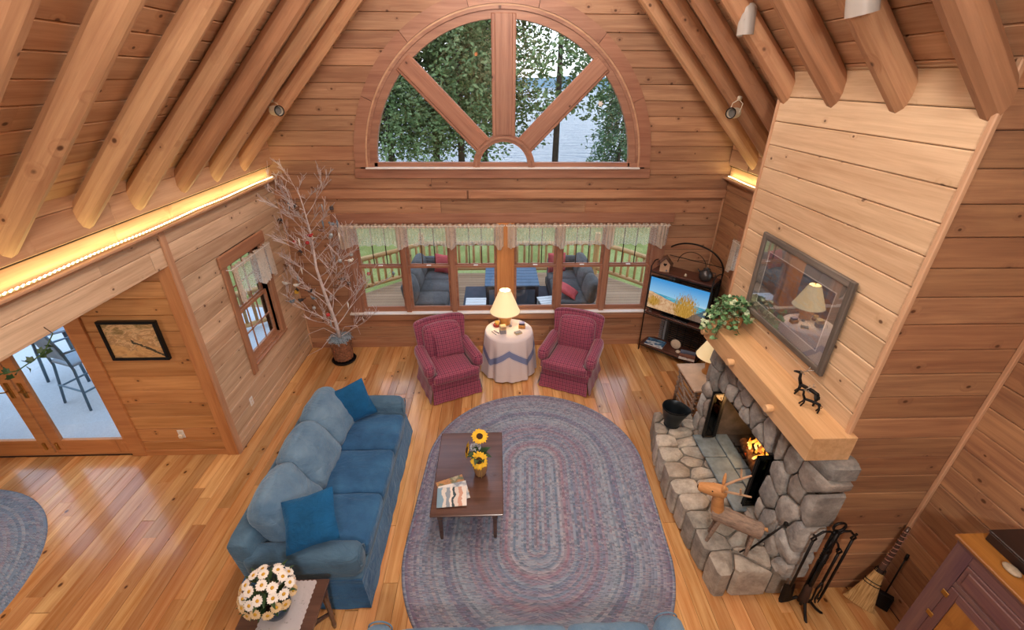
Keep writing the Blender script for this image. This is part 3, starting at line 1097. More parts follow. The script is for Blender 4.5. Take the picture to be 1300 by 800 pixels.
def sofa(name, label, cat, L, D, loc, rotz, nseat=3, seed=0, seatmat='denim', backmat='denim_p', bodymat='denim_shaded', hb=0.78):
    r = thing(name, label, cat, loc, rotz)
    hl, hd = L / 2, D / 2
    aw = 0.21
    # skirted base, flaring to the floor, with kick pleats at the front corners
    mb = MB()
    pl = [(-hl + 0.01, -hd + 0.05), (hl - 0.01, -hd + 0.05), (hl - 0.01, hd - 0.03), (-hl + 0.01, hd - 0.03)]
    nper = 26
    ring = []
    for e in range(4):
        (xa, ya), (xb, yb) = pl[e], pl[(e + 1) % 4]
        for k in range(nper):
            ring.append((xa + (xb - xa) * k / nper, ya + (yb - ya) * k / nper))
    vs = []
    lv = [(0.0, 0.045), (0.12, 0.03), (0.23, 0.01), (0.30, 0.0), (0.33, 0.0)]
    for z, out in lv:
        for i, (px, py) in enumerate(ring):
            d = Vector((px, py, 0)).normalized()
            w = 1 + 0.35 * noise.noise(Vector((px * 9, py * 9, seed)))
            vs.append((px + (math.copysign(out * w, px) if abs(abs(px) - hl + 0.01) < 0.02 else 0), py + (math.copysign(out * w, py) if min(abs(py - pl[0][1]), abs(py - pl[2][1])) < 0.02 else 0), z + (0.012 if z == 0 else 0)))
    nr = len(ring)
    fs = [(i * nr + k, i * nr + (k + 1) % nr, (i + 1) * nr + (k + 1) % nr, (i + 1) * nr + k) for i in range(len(lv) - 1) for k in range(nr)]
    fs.append(tuple(range((len(lv) - 1) * nr, len(lv) * nr)))
    mb.add(vs, fs)
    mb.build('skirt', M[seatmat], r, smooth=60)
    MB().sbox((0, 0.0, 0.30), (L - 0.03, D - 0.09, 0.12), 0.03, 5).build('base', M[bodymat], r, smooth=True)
    # rolled arms
    for s in (-1, 1):
        def roll(p, s=s):
            return Vector((p.x + s * 0.02 * max(0, p.z / 0.2), p.y, p.z + 0.006 * noise.noise(p * 6)))
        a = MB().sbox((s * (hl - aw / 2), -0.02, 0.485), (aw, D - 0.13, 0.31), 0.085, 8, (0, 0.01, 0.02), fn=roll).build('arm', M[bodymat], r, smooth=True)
        cx, cz, rr = s * (hl - aw / 2 + 0.012), 0.535, 0.082
        pts = [(cx + rr * cos(t), -hd + 0.044, cz + rr * sin(t)) for t in [2 * pi * k / 22 for k in range(23)]]
        welt(pts, 'welt', M[bodymat], a)
    # back
    MB().sbox((0, hd - 0.11, 0.52), (L - 0.06, 0.2, hb - 0.28), 0.06, 8, rot=Matrix.Rotation(radians(-7), 3, 'X')).build('back_frame', M[bodymat], r, smooth=True)
    iw = (L - 2 * aw + 0.02) / nseat
    for k in range(nseat):
        cx = -L / 2 + aw - 0.01 + iw * (k + 0.5)
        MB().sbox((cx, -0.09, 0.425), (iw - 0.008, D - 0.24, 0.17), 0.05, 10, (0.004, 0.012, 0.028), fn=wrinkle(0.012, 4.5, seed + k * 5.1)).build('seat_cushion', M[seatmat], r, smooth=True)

        def puff(p, k=k):
            q = Vector((p.x, p.y, p.z))
            q.z += -0.035 * abs(p.x / iw * 2) ** 3 * max(0, p.z / 0.27)
            v = Vector((p.x * 6 + seed + k * 3.3, p.y * 3, p.z * 5))
            q += Vector((0, noise.noise(v) * 0.022 + noise.noise(v * 2.3) * 0.014, noise.noise(v + Vector((4, 4, 4))) * 0.014))
            q.y -= 0.010 * sin(p.x * 38 + 5 * noise.noise(v * 0.7)) * max(0, 1 - abs(p.z) / 0.25) * (1 if p.y < 0 else 0) * 0.6
            return q
        rb = Matrix.Rotation(radians(-33), 3, 'X')
        cc = Vector((cx, hd - 0.285, 0.70))
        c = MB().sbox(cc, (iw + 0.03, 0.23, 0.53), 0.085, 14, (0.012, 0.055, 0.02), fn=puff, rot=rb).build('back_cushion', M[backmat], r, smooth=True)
        pts = []
        for j in range(15):
            t = -1 + 2 * j / 14
            p = puff(Vector((t * (iw / 2 - 0.03), 0.0, 0.265 + 0.02 * (1 - t * t))))
            pts.append(rb @ p + cc + Vector((0, 0, 0.002)))
        welt(pts, 'welt', M[backmat], c, 0.005)
    return r


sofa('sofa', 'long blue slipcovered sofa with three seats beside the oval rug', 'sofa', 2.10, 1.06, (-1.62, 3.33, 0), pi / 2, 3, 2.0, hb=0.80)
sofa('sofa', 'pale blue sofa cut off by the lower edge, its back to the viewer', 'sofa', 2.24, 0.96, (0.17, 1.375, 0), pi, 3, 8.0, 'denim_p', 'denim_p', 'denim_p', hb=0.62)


def pillow(label, mat, w, h, t, loc, rx, ry, rz, seed, grp=None, cat='cushion', dent=0.0, nm='throw_pillow'):
    o = pillow_mesh(w, h, t, seed=seed, dent=dent).build(nm, M[mat], smooth=True)
    o.location = loc
    o.rotation_euler = (rx, ry, rz)
    return tag(o, label, cat, grp)


pillow('deep blue throw pillow leaning in the far corner of the long sofa', 'teal', 0.46, 0.44, 0.17, (-1.60, 4.02, 0.53), radians(-26), radians(-14), radians(24), 1.0, dent=0.03)
pl_ = pillow('deep blue throw pillow propped over the near arm of the long sofa', 'teal', 0.41, 0.41, 0.15, (0, 0, 0), 0, 0, 0, 5.0)
pz_ = Vector((-0.28, 0.74, 0.55)).normalized()
px_ = Vector((0.99, 0.10, 0.0))
px_ = (px_ - pz_ * px_.dot(pz_)).normalized()
pm_ = Matrix((px_, pz_.cross(px_), pz_)).transposed().to_4x4()
pm_.translation = (-1.47, 2.32, 0.725)
pl_.matrix_world = pm_


def armchair(label, loc, rotz, seed):
    r = thing('armchair', label, 'armchair', loc, rotz)
    W, D = 0.80, 0.76
    P = M['plaid']
    # skirt in four panels with kick pleats
    for (nm, a, b) in (('front', (-0.35, -0.35), (0.35, -0.35)), ('right', (0.35, -0.35), (0.35, 0.36)), ('back', (0.35, 0.36), (-0.35, 0.36)), ('left', (-0.35, 0.36), (-0.35, -0.35))):
        A, B = Vector(a), Vector(b)
        nrm2 = Vector(((B - A).y, -(B - A).x)).normalized()

        def f(u, v, A=A, B=B, nrm2=nrm2):
            t = 0.012 + u * 0.976
            p = A + (B - A) * t
            out = 0.035 * (1 - v) ** 1.5 + 0.006 * (1 - v) * sin(t * 21)
            q = p + nrm2 * (out + 0.006)
            cen = (A + B) / 2
            q = cen + (q - cen) * (1 + 0.05 * (1 - v)) if True else q
            return (q.x, q.y, 0.012 + 0.19 * v)
        mb = MB()
        mb.grid(f, 14, 4)
        mb.grid(lambda u, v: tuple(Vector(f(u, v)) - Vector((nrm2.x, nrm2.y, 0)) * 0.008), 14, 4)
        mb.build('skirt_panel', P, r, smooth=True)
    MB().sbox((0, 0.0, 0.255), (0.70, 0.70, 0.15), 0.025, 5).build('base', P, r, smooth=True)
    # seat cushion, T shaped: wider in front of the arms
    def tee(p):
        k = 1.0 + (0.28 if p.y < -0.22 else 0.0) * min(1, (-0.22 - p.y) / 0.06) if p.y < -0.22 else 1.0
        return Vector((p.x * k, p.y, p.z))
    MB().sbox((0, -0.10, 0.395), (0.52, 0.62, 0.155), 0.04, 12, (0, 0.012, 0.03), fn=tee).build('seat_cushion', P, r, smooth=True)
    # arms: round pads sloping down to the front
    for s in (-1, 1):
        def armf(p, s=s):
            t = (p.y + 0.32) / 0.64
            return Vector((p.x + s * 0.04 * (1 - t) * 0.4, p.y, p.z + 0.03 * t + 0.01 * noise.noise(p * 5 + Vector((seed, 0, 0)))))
        a = MB().sbox((s * 0.335, -0.02, 0.50), (0.165, 0.66, 0.21), 0.08, 10, (0.0, 0.012, 0.01), fn=armf).build('arm', P, r, smooth=True)
        MB().sbox((s * 0.335, 0.0, 0.36), (0.09, 0.62, 0.16), 0.02, 5).build('arm_panel', P, a, smooth=True)
    # back: shell with wings flaring at the top
    rot = Matrix.Rotation(radians(-13), 3, 'X')

    def shell(p):
        u = p.x / 0.33
        t = (p.z + 0.31) / 0.62
        q = Vector(p)
        q.y -= 0.09 * abs(u) ** 3.0 * (0.35 + 0.65 * t)
        q.x *= 1 + 0.10 * t * t
        q.z += 0.02 * (1 - u * u) - 0.02
        return q
    b = MB().sbox((0, 0.34, 0.66), (0.70, 0.13, 0.62), 0.055, 12, fn=shell, rot=rot).build('back', P, r, smooth=True)
    pts = [rot @ shell(Vector((x, -0.062, 0.30))) + Vector((0, 0.34, 0.66)) for x in [-0.31 + 0.62 * k / 14 for k in range(15)]]
    welt(pts, 'welt', P, b, 0.007)

    def bc(p):
        v = Vector((p.x * 5 + seed, p.y * 4, p.z * 5))
        return p + Vector((0, noise.noise(v) * 0.012, 0.006 * noise.noise(v * 2))) + Vector((0, 0, -0.02 * (p.x / 0.26) ** 2 * (1 if p.z > 0 else 0)))
    MB().sbox((0, 0.215, 0.665), (0.53, 0.16, 0.50), 0.06, 12, (0.01, 0.045, 0.012), fn=bc, rot=rot).build('back_cushion', P, r, smooth=True)
    return r


armchair('red plaid armchair with a square cushion, between tree basket and lamp table', (-0.72, 5.42, 0), radians(24), 1.0)
armchair('red plaid armchair with empty seat, between lamp table and television', (1.085, 5.55, 0), radians(-24.5), 7.0)
a = radians(24)
pillow('square red plaid cushion leaning on the back of the armchair', 'plaid', 0.42, 0.40, 0.13, (-0.72 - 0.045 * sin(a) * -1 + 0.03, 5.42 + 0.02, 0.475), radians(-20), 0, a, 3.0)

# ------------------------------------------------------------------ braided rugs
def rugmat(name, half, r_out, tones, bands, seed=0.0):
    t = NT(name)
    o = t.obj()
    p = t.sep(o)
    ay = t.math('MAXIMUM', t.math('SUBTRACT', t.math('ABSOLUTE', p[1]), half), 0.0)
    d = t.math('SQRT', t.math('ADD', t.math('MULTIPLY', p[0], p[0]), t.math('MULTIPLY', ay, ay)))
    rg = t.math('DIVIDE', d, 0.026)
    wn_ = t.node('TexWhiteNoise', noise_dimensions='1D')
    t.l.new(t.math('ADD', t.math('FLOOR', rg), seed), wn_.inputs['W'])
    c = t.ramp(wn_.outputs[0], tones, 'CONSTANT')
    # broad bands of tone from the middle outwards
    base = t.ramp(t.math('DIVIDE', d, r_out), bands)
    c = t.mix(0.36, base, c)
    # strands of the braid: slanted flecks along each round
    ang = t.math('ARCTAN2', ay, t.math('ABSOLUTE', p[0]))
    run = t.math('ADD', t.math('MULTIPLY', ang, d), t.math('ABSOLUTE', p[1]))
    fl_ = t.math('SUBTRACT', t.math('FRACT', rg), 0.5)
    st = t.math('FRACT', t.math('ADD', t.math('MULTIPLY', run, 55.0), t.math('ABSOLUTE', t.math('MULTIPLY', fl_, 1.6))))
    cell = t.math('FLOOR', t.math('ADD', t.math('MULTIPLY', run, 55.0), t.math('ABSOLUTE', t.math('MULTIPLY', fl_, 1.6))))
    w2 = t.node('TexWhiteNoise', noise_dimensions='2D')
    t.l.new(t.comb(t.math('MULTIPLY_ADD', t.math('SIGN', p[0]), 500.0, cell), t.math('MULTIPLY_ADD', t.math('SIGN', p[1]), 300.0, t.math('FLOOR', rg)), 0.0), w2.inputs['Vector'])
    c = t.mix(t.math('MULTIPLY', t.math('GREATER_THAN', w2.outputs[0], 0.5), 0.42), c, t.ramp(w2.outputs[0], [(0.0, lin('#46505e')), (0.68, lin('#8a6a74')), (0.8, lin('#b4b0b4')), (0.92, lin('#54687c'))], 'CONSTANT'))
    hgt = t.math('MULTIPLY', t.math('SUBTRACT', 0.5, t.math('ABSOLUTE', fl_)), t.math('ADD', 0.6, t.math('MULTIPLY', st, 0.8)))
    t.bump(hgt, 0.9, 0.008)
    return t.fin(c, 0.95, 0, 0.1)


TON = [(0.0, lin('#74839a')), (0.16, lin('#9294a4')), (0.32, lin('#857388')), (0.46, lin('#a6aebc')), (0.60, lin('#62788a')), (0.74, lin('#a8848f')), (0.84, lin('#bcbcc4')), (0.93, lin('#6c7692'))]
TON2 = [(0.0, lin('#7388a2')), (0.2, lin('#8d9aae')), (0.4, lin('#627a98')), (0.6, lin('#a3a8b4')), (0.8, lin('#8d8494'))]

BND = [(0.0, lin('#8c7082')), (0.03, lin('#8494aa')), (0.17, lin('#8090a8')), (0.20, lin('#aca6b4')), (0.24, lin('#a08696')), (0.27, lin('#8292aa')), (0.40, lin('#8795ac')), (0.44, lin('#988496')), (0.48, lin('#7e8ea8')), (0.60, lin('#92a0b2')), (0.66, lin('#82849e')), (0.74, lin('#778ba4')), (0.80, lin('#989aaa')), (0.86, lin('#7484a0')), (0.92, lin('#867c92')), (1.0, lin('#5c6c8a'))]
BND2 = [(0.0, lin('#7e98b8')), (0.3, lin('#93a8c0')), (0.55, lin('#839ab6')), (0.72, lin('#a09cae')), (0.85, lin('#8ba0b8')), (1.0, lin('#8499b2'))]


def rug(label, half, rout, loc, rotz, mat, name='braided_rug'):
    """an oval of braided rounds, each round raised"""
    mb = MB()
    nr = int(rout / 0.026)
    seg = 96
    vs, fs = [], []

    def pt(d, k):
        a = 2 * pi * k / seg
        c, s = cos(a), sin(a)
        return d * c, d * s + math.copysign(half, s) * min(1, abs(s) * 60)
    prof = []
    for i in range(nr + 1):
        prof += [((i + 0.02) * 0.026, 0.008), ((i + 0.5) * 0.026, 0.0145), ]
    prof += [((nr + 1) * 0.026, 0.008), ((nr + 1) * 0.026 + 0.003, 0.0)]
    prof[0] = (0.0005, 0.01)
    for d, z in prof:
        for k in range(seg):
            x_, y_ = pt(d, k)
            vs.append((x_, y_, z))
    for i in range(len(prof) - 1):
        for k in range(seg):
            fs.append((i * seg + k, i * seg + (k + 1) % seg, (i + 1) * seg + (k + 1) % seg, (i + 1) * seg + k))
    mb.add(vs, fs)
    o = mb.build(name, mat, None, loc, rotz, smooth=True, fix=False)
    return tag(o, label, 'rug')


rug('large oval braided rug in muted blues and mauves under the coffee table', 0.54, 1.27, (0.39, 3.30, 0.001), radians(-3.5), rugmat('braided_wool', 0.54, 1.29, TON, BND))
rug('smaller oval braided rug in pale blue on the alcove floor at the left edge', 0.12, 1.38, (-5.60, 2.10, 0.001), radians(0), rugmat('braided_wool_pale', 0.12, 1.40, TON2, BND2, 7.0))

# ------------------------------------------------------------------ coffee table
ct = thing('coffee_table', 'low dark walnut coffee table on the oval rug', 'table', (-0.304, 3.337, 0.0145))
MB().bbox(-0.34, 0.34, -0.548, 0.548, 0.415, 0.4365, 0.006).build('tabletop', M['walnut'], ct, rotz=0)
for s in (-1, 1):
    bar('apron', ct, M['walnut'], (s * 0.255, -0.44, 0.375), (s * 0.255, 0.44, 0.375), 0.02, 0.08, 0.002)
    bar('apron', ct, M['walnut'], (-0.24, s * 0.45, 0.375), (0.24, s * 0.45, 0.375), 0.02, 0.08, 0.002)
    for q in (-1, 1):
        MB().lathe([(0.016, 0.0), (0.02, 0.02), (0.0235, 0.06), (0.026, 0.28), (0.034, 0.30), (0.036, 0.415)], 4, (s * 0.26, q * 0.455, 0), a0=pi / 4, a1=2 * pi + pi / 4).build('leg', M['walnut'], ct)


def mags(label, x, y, z, w, h, rot, t, kind, grp=None):
    tm = NT('magazine_cover')
    o = tm.obj()
    p = tm.sep(o)
    n = tm.noise(o, 9, 5)
    if kind == 0:
        v = tm.math('ADD', tm.math('MULTIPLY', p[0], 3.6), tm.math('MULTIPLY_ADD', n, 0.35, 0.32))
        c = tm.ramp(v, [(0.0, lin('#7fa0b4')), (0.18, lin('#d8d4cc')), (0.30, lin('#8a98a4')), (0.42, lin('#e4ddd4')), (0.52, lin('#33474c')), (0.6, lin('#d9cfc6')), (0.72, lin('#c99a84')), (0.85, lin('#e8e0d8'))], 'CONSTANT')
    elif kind == 1:
        c = tm.ramp(n, [(0.3, lin('#b9c0c8')), (0.45, lin('#e8e6e2')), (0.6, lin('#7f93a6')), (0.7, lin('#d8c4b8'))])
    elif kind == 2:
        c = tm.ramp(n, [(0.3, lin('#6f5a44')), (0.45, lin('#c08a54')), (0.55, lin('#5a6a4a')), (0.7, lin('#d8c8a8'))])
    elif kind == 3:
        c = tm.ramp(tm.math('MULTIPLY_ADD', p[1], 2.0, n), [(0.25, lin('#1d4f7c')), (0.42, lin('#e4ecf0')), (0.52, lin('#2f6f9c')), (0.66, lin('#123c66')), (0.8, lin('#6fa8cc'))])
    else:
        c = tm.ramp(tm.math('MULTIPLY_ADD', p[1], 2.6, tm.math('MULTIPLY_ADD', n, 0.35, 0.33)), [(0.0, lin('#d8d0c8')), (0.25, lin('#e4dcd4')), (0.3, lin('#704038')), (0.5, lin('#a87860')), (0.62, lin('#4c5c78')), (0.8, lin('#8c98b0'))])
    tm.fin(c, 0.3, 0, 0.5)
    mb = MB()
    mb.mi = 0
    mb.box(0, 0, t - 0.0005, w, h, 0.001)
    mb.mi = 1
    mb.box(0.001, 0, t / 2, w - 0.003, h - 0.004, t - 0.002)
    mb.mi = 0
    mb.box(0, 0, 0.0006, w, h, 0.001)
    mb.box(-w / 2 + 0.0006, 0, t / 2, 0.001, h, t)
    o = mb.build('magazine' if kind < 3 or kind == 4 else 'book', [tm.mat, M['white']])
    o.location = (x, y, z)
    o.rotation_euler = (0, 0, rot)
    return tag(o, label, 'magazine' if kind != 3 else 'book', grp)


zt = 0.451
mags('magazine with a brown and green cover, undermost of the coffee table stack', -0.46, 3.115, zt, 0.235, 0.27, radians(-68), 0.006, 2)
mags('magazine with a pale cover, second in the coffee table stack', -0.44, 3.05, zt + 0.0065, 0.215, 0.275, radians(-75), 0.006, 1)
mags('magazine with birch trunks on its cover, topmost of the coffee table stack', -0.455, 2.99, zt + 0.013, 0.28, 0.225, radians(4), 0.006, 0)

# vase and sunflowers
M['vase'] = plain('tan_glazed_clay', '#a8825a', 0.35, var=0.2, scale=6)
vz = 0.451
VX, VY = -0.19, 3.285
vs_ = thing('vase', 'tan glazed clay vase on the coffee table', 'vase', (VX, VY, vz))
MB().lathe([(0.0, 0.004), (0.05, 0.0), (0.058, 0.02), (0.072, 0.09), (0.076, 0.14), (0.066, 0.19), (0.05, 0.215), (0.054, 0.23), (0.046, 0.228), (0.042, 0.2), (0.03, 0.15)], 22).build('body', M['vase'], vs_, smooth=True)
MB().tube([(-0.02, -0.074, 0.19), (0.0, -0.086, 0.13), (-0.014, -0.092, 0.05)], 0.003, 5).tube([(0.0, -0.086, 0.16), (0.02, -0.09, 0.1), (0.012, -0.088, 0.03)], 0.003, 5).tube([(0.054 * cos(t), 0.054 * sin(t), 0.2) for t in [2 * pi * k / 16 for k in range(17)]], 0.003, 5).build('raffia_bow', plain('raffia', '#c8a468', 0.8), vs_)
M['petal_y'] = plain('sunflower_petal', '#e8b81e', 0.6, var=0.2, scale=30)
M['seedhead'] = plain('sunflower_centre', '#3a2412', 0.9, var=0.3, scale=90, bump=0.5)
M['stem'] = plain('stem_green', '#3f5a2c', 0.6, var=0.2)
M['leafd'] = plain('dark_leaf', '#2c4a26', 0.5, var=0.35, scale=12)


def leaf_mesh(name, mat, L, W, curl=0.25, nseg=4):
    vs, fs = [], []
    for i in range(nseg + 1):
        t = i / nseg
        w = W / 2 * sin(pi * min(1, t ** 0.75)) ** 0.8 if 0 < t < 1 else 0.0015
        z = -curl * L * t * t
        vs += [(-w, L * t, z + w * 0.35), (0, L * t, z), (w, L * t, z + w * 0.35)]
    for i in range(nseg):
        a = i * 3
        fs += [(a, a + 1, a + 4, a + 3), (a + 1, a + 2, a + 5, a + 4)]
    me = bpy.data.meshes.new(name)
    me.from_pydata(vs, [], fs)
    me.materials.append(mat)
    me.polygons.foreach_set('use_smooth', [True] * len(fs))
    return me


def flower(name, label, cat, base, head, nrmv, r, npet, pm, cm, rc, grp=None, stem_r=0.004, cup=0.15, layers=1):
    """stem from base to head, disc of petals facing nrmv; all in the frame of the head"""
    t = thing(name, label, cat, head, 0, grp)
    n_ = Vector(nrmv).normalized()
    q = Vector((0, 0, 1)).rotation_difference(n_)
    t.rotation_mode = 'QUATERNION'
    t.rotation_quaternion = q
    mb = MB()
    rs = random.Random(len(label) * 7 + int(abs(head[0]) * 4000 + abs(head[2]) * 1700))
    for ly in range(layers):
        for k in range(npet):
            a = 2 * pi * (k + 0.5 * ly) / npet + rs.uniform(-0.05, 0.05)
            L = r * rs.uniform(0.9, 1.05) * (1 - 0.1 * ly)
            w = 2 * pi * r / npet * 0.42
            u, v = Vector((cos(a), sin(a), 0)), Vector((-sin(a), cos(a), 0))
            up_ = Vector((0, 0, 1))
            pts = []
            for (f_, ww, zz_) in ((rc / r * 0.7, 0.5, 0.0), (0.55, 1.0, cup * r * 0.5), (0.85, 0.85, cup * r * 0.5), (1.0, 0.12, cup * r * 0.2)):
                c = u * L * f_ + up_ * (zz_ + 0.002 * ly + rs.uniform(-1, 1) * 0.03 * r)
                pts += [c - v * w * ww, c + v * w * ww]
            mb.add(pts, [(0, 1, 3, 2), (2, 3, 5, 4), (4, 5, 7, 6)])
    mb.build('petals', pm, t)
    MB().ball((0, 0, 0.1 * rc), (rc, rc, rc * 0.4), 12, 6).build('centre', cm, t, smooth=True)
    b = q.inverted() @ (Vector(base) - Vector(head))
    mid = b * 0.45 + Vector((0, 0, -b.length * 0.18))
    MB().tube([(0, 0, -0.002), mid, b], stem_r, 5).build('stem', M['stem'], t, smooth=True)
    return t


VT = (VX, VY, vz + 0.19)
flower('sunflower', 'tallest yellow sunflower rising above the clay vase', 'flower', VT, (VX + 0.0, VY + 0.08, vz + 0.42), (0.1, -0.3, 0.9), 0.085, 18, M['petal_y'], M['seedhead'], 0.036, layers=2)
flower('sunflower', 'yellow sunflower hanging over the front of the clay vase', 'flower', VT, (VX - 0.005, VY - 0.08, vz + 0.26), (-0.05, -0.75, 0.6), 0.09, 18, M['petal_y'], M['seedhead'], 0.036, layers=2)
flower('sunflower', 'yellow sunflower turned aside at the left of the clay vase', 'flower', VT, (VX - 0.12, VY + 0.03, vz + 0.29), (-0.95, -0.1, 0.25), 0.085, 18, M['petal_y'], M['seedhead'], 0.036, layers=2)
hy = thing('hydrangea', 'white hydrangea head behind the sunflowers in the clay vase', 'flower', (VX - 0.045, VY + 0.06, vz + 0.30))
mb = MB()
rs = random.Random(4)
for k in range(40):
    u = Vector((rs.gauss(0, 1), rs.gauss(0, 1), rs.gauss(0, 1) + 0.4)).normalized()
    c = Vector((u.x * 0.05, u.y * 0.05, u.z * 0.035))
    a, b = u.orthogonal().normalized(), u.cross(u.orthogonal().normalized())
    for j in range(4):
        w = 2 * pi * j / 4 + k
        d1, d2 = a * cos(w) + b * sin(w), a * cos(w + 0.8) + b * sin(w + 0.8)
        mb.add([c, c + d1 * 0.014 + u * 0.003, c + (d1 + d2) * 0.010 + u * 0.006, c + d2 * 0.014 + u * 0.003], [(0, 1, 2, 3)])
mb.build('florets', plain('white_floret', '#cfd8e6', 0.7), hy)
MB().tube([(0, 0, 0), (0.02, -0.03, -0.05), (0.045, -0.06, -0.11)], 0.004, 5).build('stem', M['stem'], hy)
gl_ = thing('leaf_spray', 'dark green leaves at the mouth of the clay vase', 'leaves', VT)
lm = leaf_mesh('leaf', M['leafd'], 0.11, 0.065, 0.35)
for k in range(13):
    a = 2 * pi * k / 13 + rs.uniform(-0.2, 0.2)
    o = link('leaf', lm, gl_)
    o.location = (0.02 * cos(a), 0.02 * sin(a), 0.045 + rs.uniform(0, 0.05))
    o.rotation_euler = (radians(rs.uniform(5, 40)), 0, a - pi / 2)
    o.scale = (rs.uniform(0.7, 1.1),) * 3

# ------------------------------------------------------------------ lamp table
def clothmat():
    t = NT('tablecloth_linen')
    o = t.obj()
    p = t.sep(o)
    ang = t.math('ARCTAN2', p[1], p[0])
    tri = t.math('ABSOLUTE', t.math('SUBTRACT', t.math('FRACT', t.math('MULTIPLY_ADD', ang, 4 / (2 * pi), 0.0)), 0.5))
    zc = t.math('MULTIPLY_ADD', tri, 0.40, 0.30)
    d = t.math('ABSOLUTE', t.math('SUBTRACT', p[2], zc))
    band = t.math('MULTIPLY', t.math('LESS_THAN', d, 0.052), t.math('LESS_THAN', p[2], 0.60))
    line = t.math('MULTIPLY', t.math('LESS_THAN', t.math('ABSOLUTE', t.math('SUBTRACT', d, 0.066)), 0.004), t.math('LESS_THAN', p[2], 0.60))
    c = t.mix(band, lin('#d9cfd2'), lin('#7c88b0'))
    c = t.mix(t.math('MULTIPLY', line, 0.5), c, lin('#98a2c4'))
    t.bump(t.noise(o, 220, 2), 0.15, 0.002)
    return t.fin(c, 0.85, 0, 0.2)


TX, TY = 0.165, 5.80
tb = thing('side_table', 'round wooden side table hidden under the draped cloth', 'table', (TX, TY, 0))
MB().lathe([(0.0, 0.66), (0.335, 0.66), (0.34, 0.668), (0.34, 0.685), (0.33, 0.69), (0.0, 0.69)], 28).build('tabletop', M['walnut'], tb)
MB().lathe([(0.09, 0.0), (0.03, 0.06), (0.025, 0.3), (0.035, 0.6), (0.1, 0.66)], 14).build('pedestal', M['walnut'], tb, smooth=True)
cl = MB()
NA = 144


def cloth(u, v):
    a = 2 * pi * u
    if v < 0.35:
        r = 0.35 * v / 0.35
        return (r * cos(a), r * sin(a), 0.693)
    t = (v - 0.35) / 0.65
    e = min(1, t / 0.08)
    f = t ** 0.8
    fold = 0.5 * cos(13 * a + 0.8 * sin(2 * a)) + 0.3 * cos(7 * a + 1.0) + 0.25 * cos(21 * a)
    r = 0.35 + 0.006 * e + 0.055 * f + 0.030 * f * fold
    return (r * cos(a), r * sin(a), 0.693 - 0.012 * e * 0 - (0.662 * t) - 0.004 * e)


cl.grid(cloth, NA, 40, cu=True)
tag(cl.build('tablecloth', clothmat(), None, (TX, TY, 0), smooth=True), 'white floor length tablecloth with blue swag bands on the lamp table', 'tablecloth')
# lamp
M['lampclay'] = plain('amber_glazed_clay', '#c08848', 0.3, var=0.15)


def shade_mat(name, col, e):
    t = NT(name)
    o = t.obj()
    p = t.sep(o)
    ang = t.math('ARCTAN2', p[1], p[0])
    w = t.math('SINE', t.math('MULTIPLY', ang, 60.0))
    t.bump(w, 0.3, 0.003)
    return t.fin(lin(col), 0.8, 0, 0.2, Emission_Color=lin('#ffdf9c'), Emission_Strength=e)


M['shade'] = shade_mat('pleated_shade_lit', '#f3e6c4', 0.33)


def table_lamp(label, loc, shade=True, sc=1.0):
    t = thing('table_lamp', label, 'lamp', loc)
    MB().lathe([(0.0, 0.0), (0.075, 0.0), (0.085, 0.012), (0.08, 0.05), (0.105, 0.11), (0.122, 0.16), (0.115, 0.20), (0.08, 0.235), (0.04, 0.25), (0.03, 0.27)], 26).build('base', M['lampclay'], t, smooth=True)
    MB().tube([(0, 0, 0.26), (0, 0, 0.34)], 0.012, 8).build('neck', M['brass'], t)
    mb = MB()
    mb.lathe([(0.225, 0.215), (0.082, 0.565)], 60, cap=False)
    mb.lathe([(0.221, 0.215), (0.080, 0.565)], 60, cap=False)
    sh = mb.build('lamp_shade', M['shade'], t, smooth=True)
    for zz_, rr in ((0.217, 0.225), (0.563, 0.083)):
        MB().tube([(rr * cos(a), rr * sin(a), zz_) for a in [2 * pi * k / 40 for k in range(41)]], 0.005, 5).build('shade_rim', M['cream'], sh)
    hp = MB()
    for k in range(3):
        a = 2 * pi * k / 3
        hp.tube([(0, 0, 0.565), (0.08 * cos(a), 0.08 * sin(a), 0.56)], 0.0025, 4)
    hp.tube([(0, 0, 0.34), (0, 0, 0.575)], 0.004, 6)
    hp.build('harp', M['brass'], t)
    MB().ball((0, 0, 0.59), (0.009, 0.009, 0.014), 8, 5).build('finial', M['brass'], t, smooth=True)
    MB().ball((0, 0, 0.40), (0.03, 0.03, 0.045), 10, 6).build('bulb', emit('lamp_bulb', '#ffe6b0', 4.0), t, smooth=True)
    return t


table_lamp('lit table lamp with cream pleated shade on the cloth covered table', (0.113, 5.99, 0.694))
light('table_lamp_bulb', 'POINT', (0.113, 5.99, 1.12), 6, (1.0, 0.80, 0.5), 0.05)
# small things on the cloth
tz = 0.6945
M['wax'] = plain('yellow_wax', '#d8b25c', 0.5, var=0.1)
M['redc'] = plain('red_glass', '#8a2a22', 0.2, var=0.1)
M['boxw'] = plain('painted_box', '#c9b48a', 0.5, var=0.35, scale=40)
M['slate'] = plain('slate_grey', '#7f8088', 0.6, var=0.15)
b = thing('candle_holder', 'round red holder with a yellow candle by the lamp base', 'candle', (-0.015, 5.92, tz))
MB().lathe([(0.0, 0), (0.048, 0), (0.055, 0.02), (0.05, 0.035), (0.0, 0.03)], 18).build('dish', M['redc'], b, smooth=True)
MB().lathe([(0.034, 0.028), (0.036, 0.075), (0.030, 0.082), (0.0, 0.078)], 14, (0.008, 0, 0)).build('candle', M['wax'], b, smooth=True)
MB().tube([(0.008, 0, 0.076), (0.009, 0, 0.09)], 0.0015, 4).build('wick', M['iron'], b)
b = thing('keepsake_box', 'cube shaped painted keepsake box on a slanted stand, front left on the cloth', 'box', (0.075, 5.71, tz), radians(12))
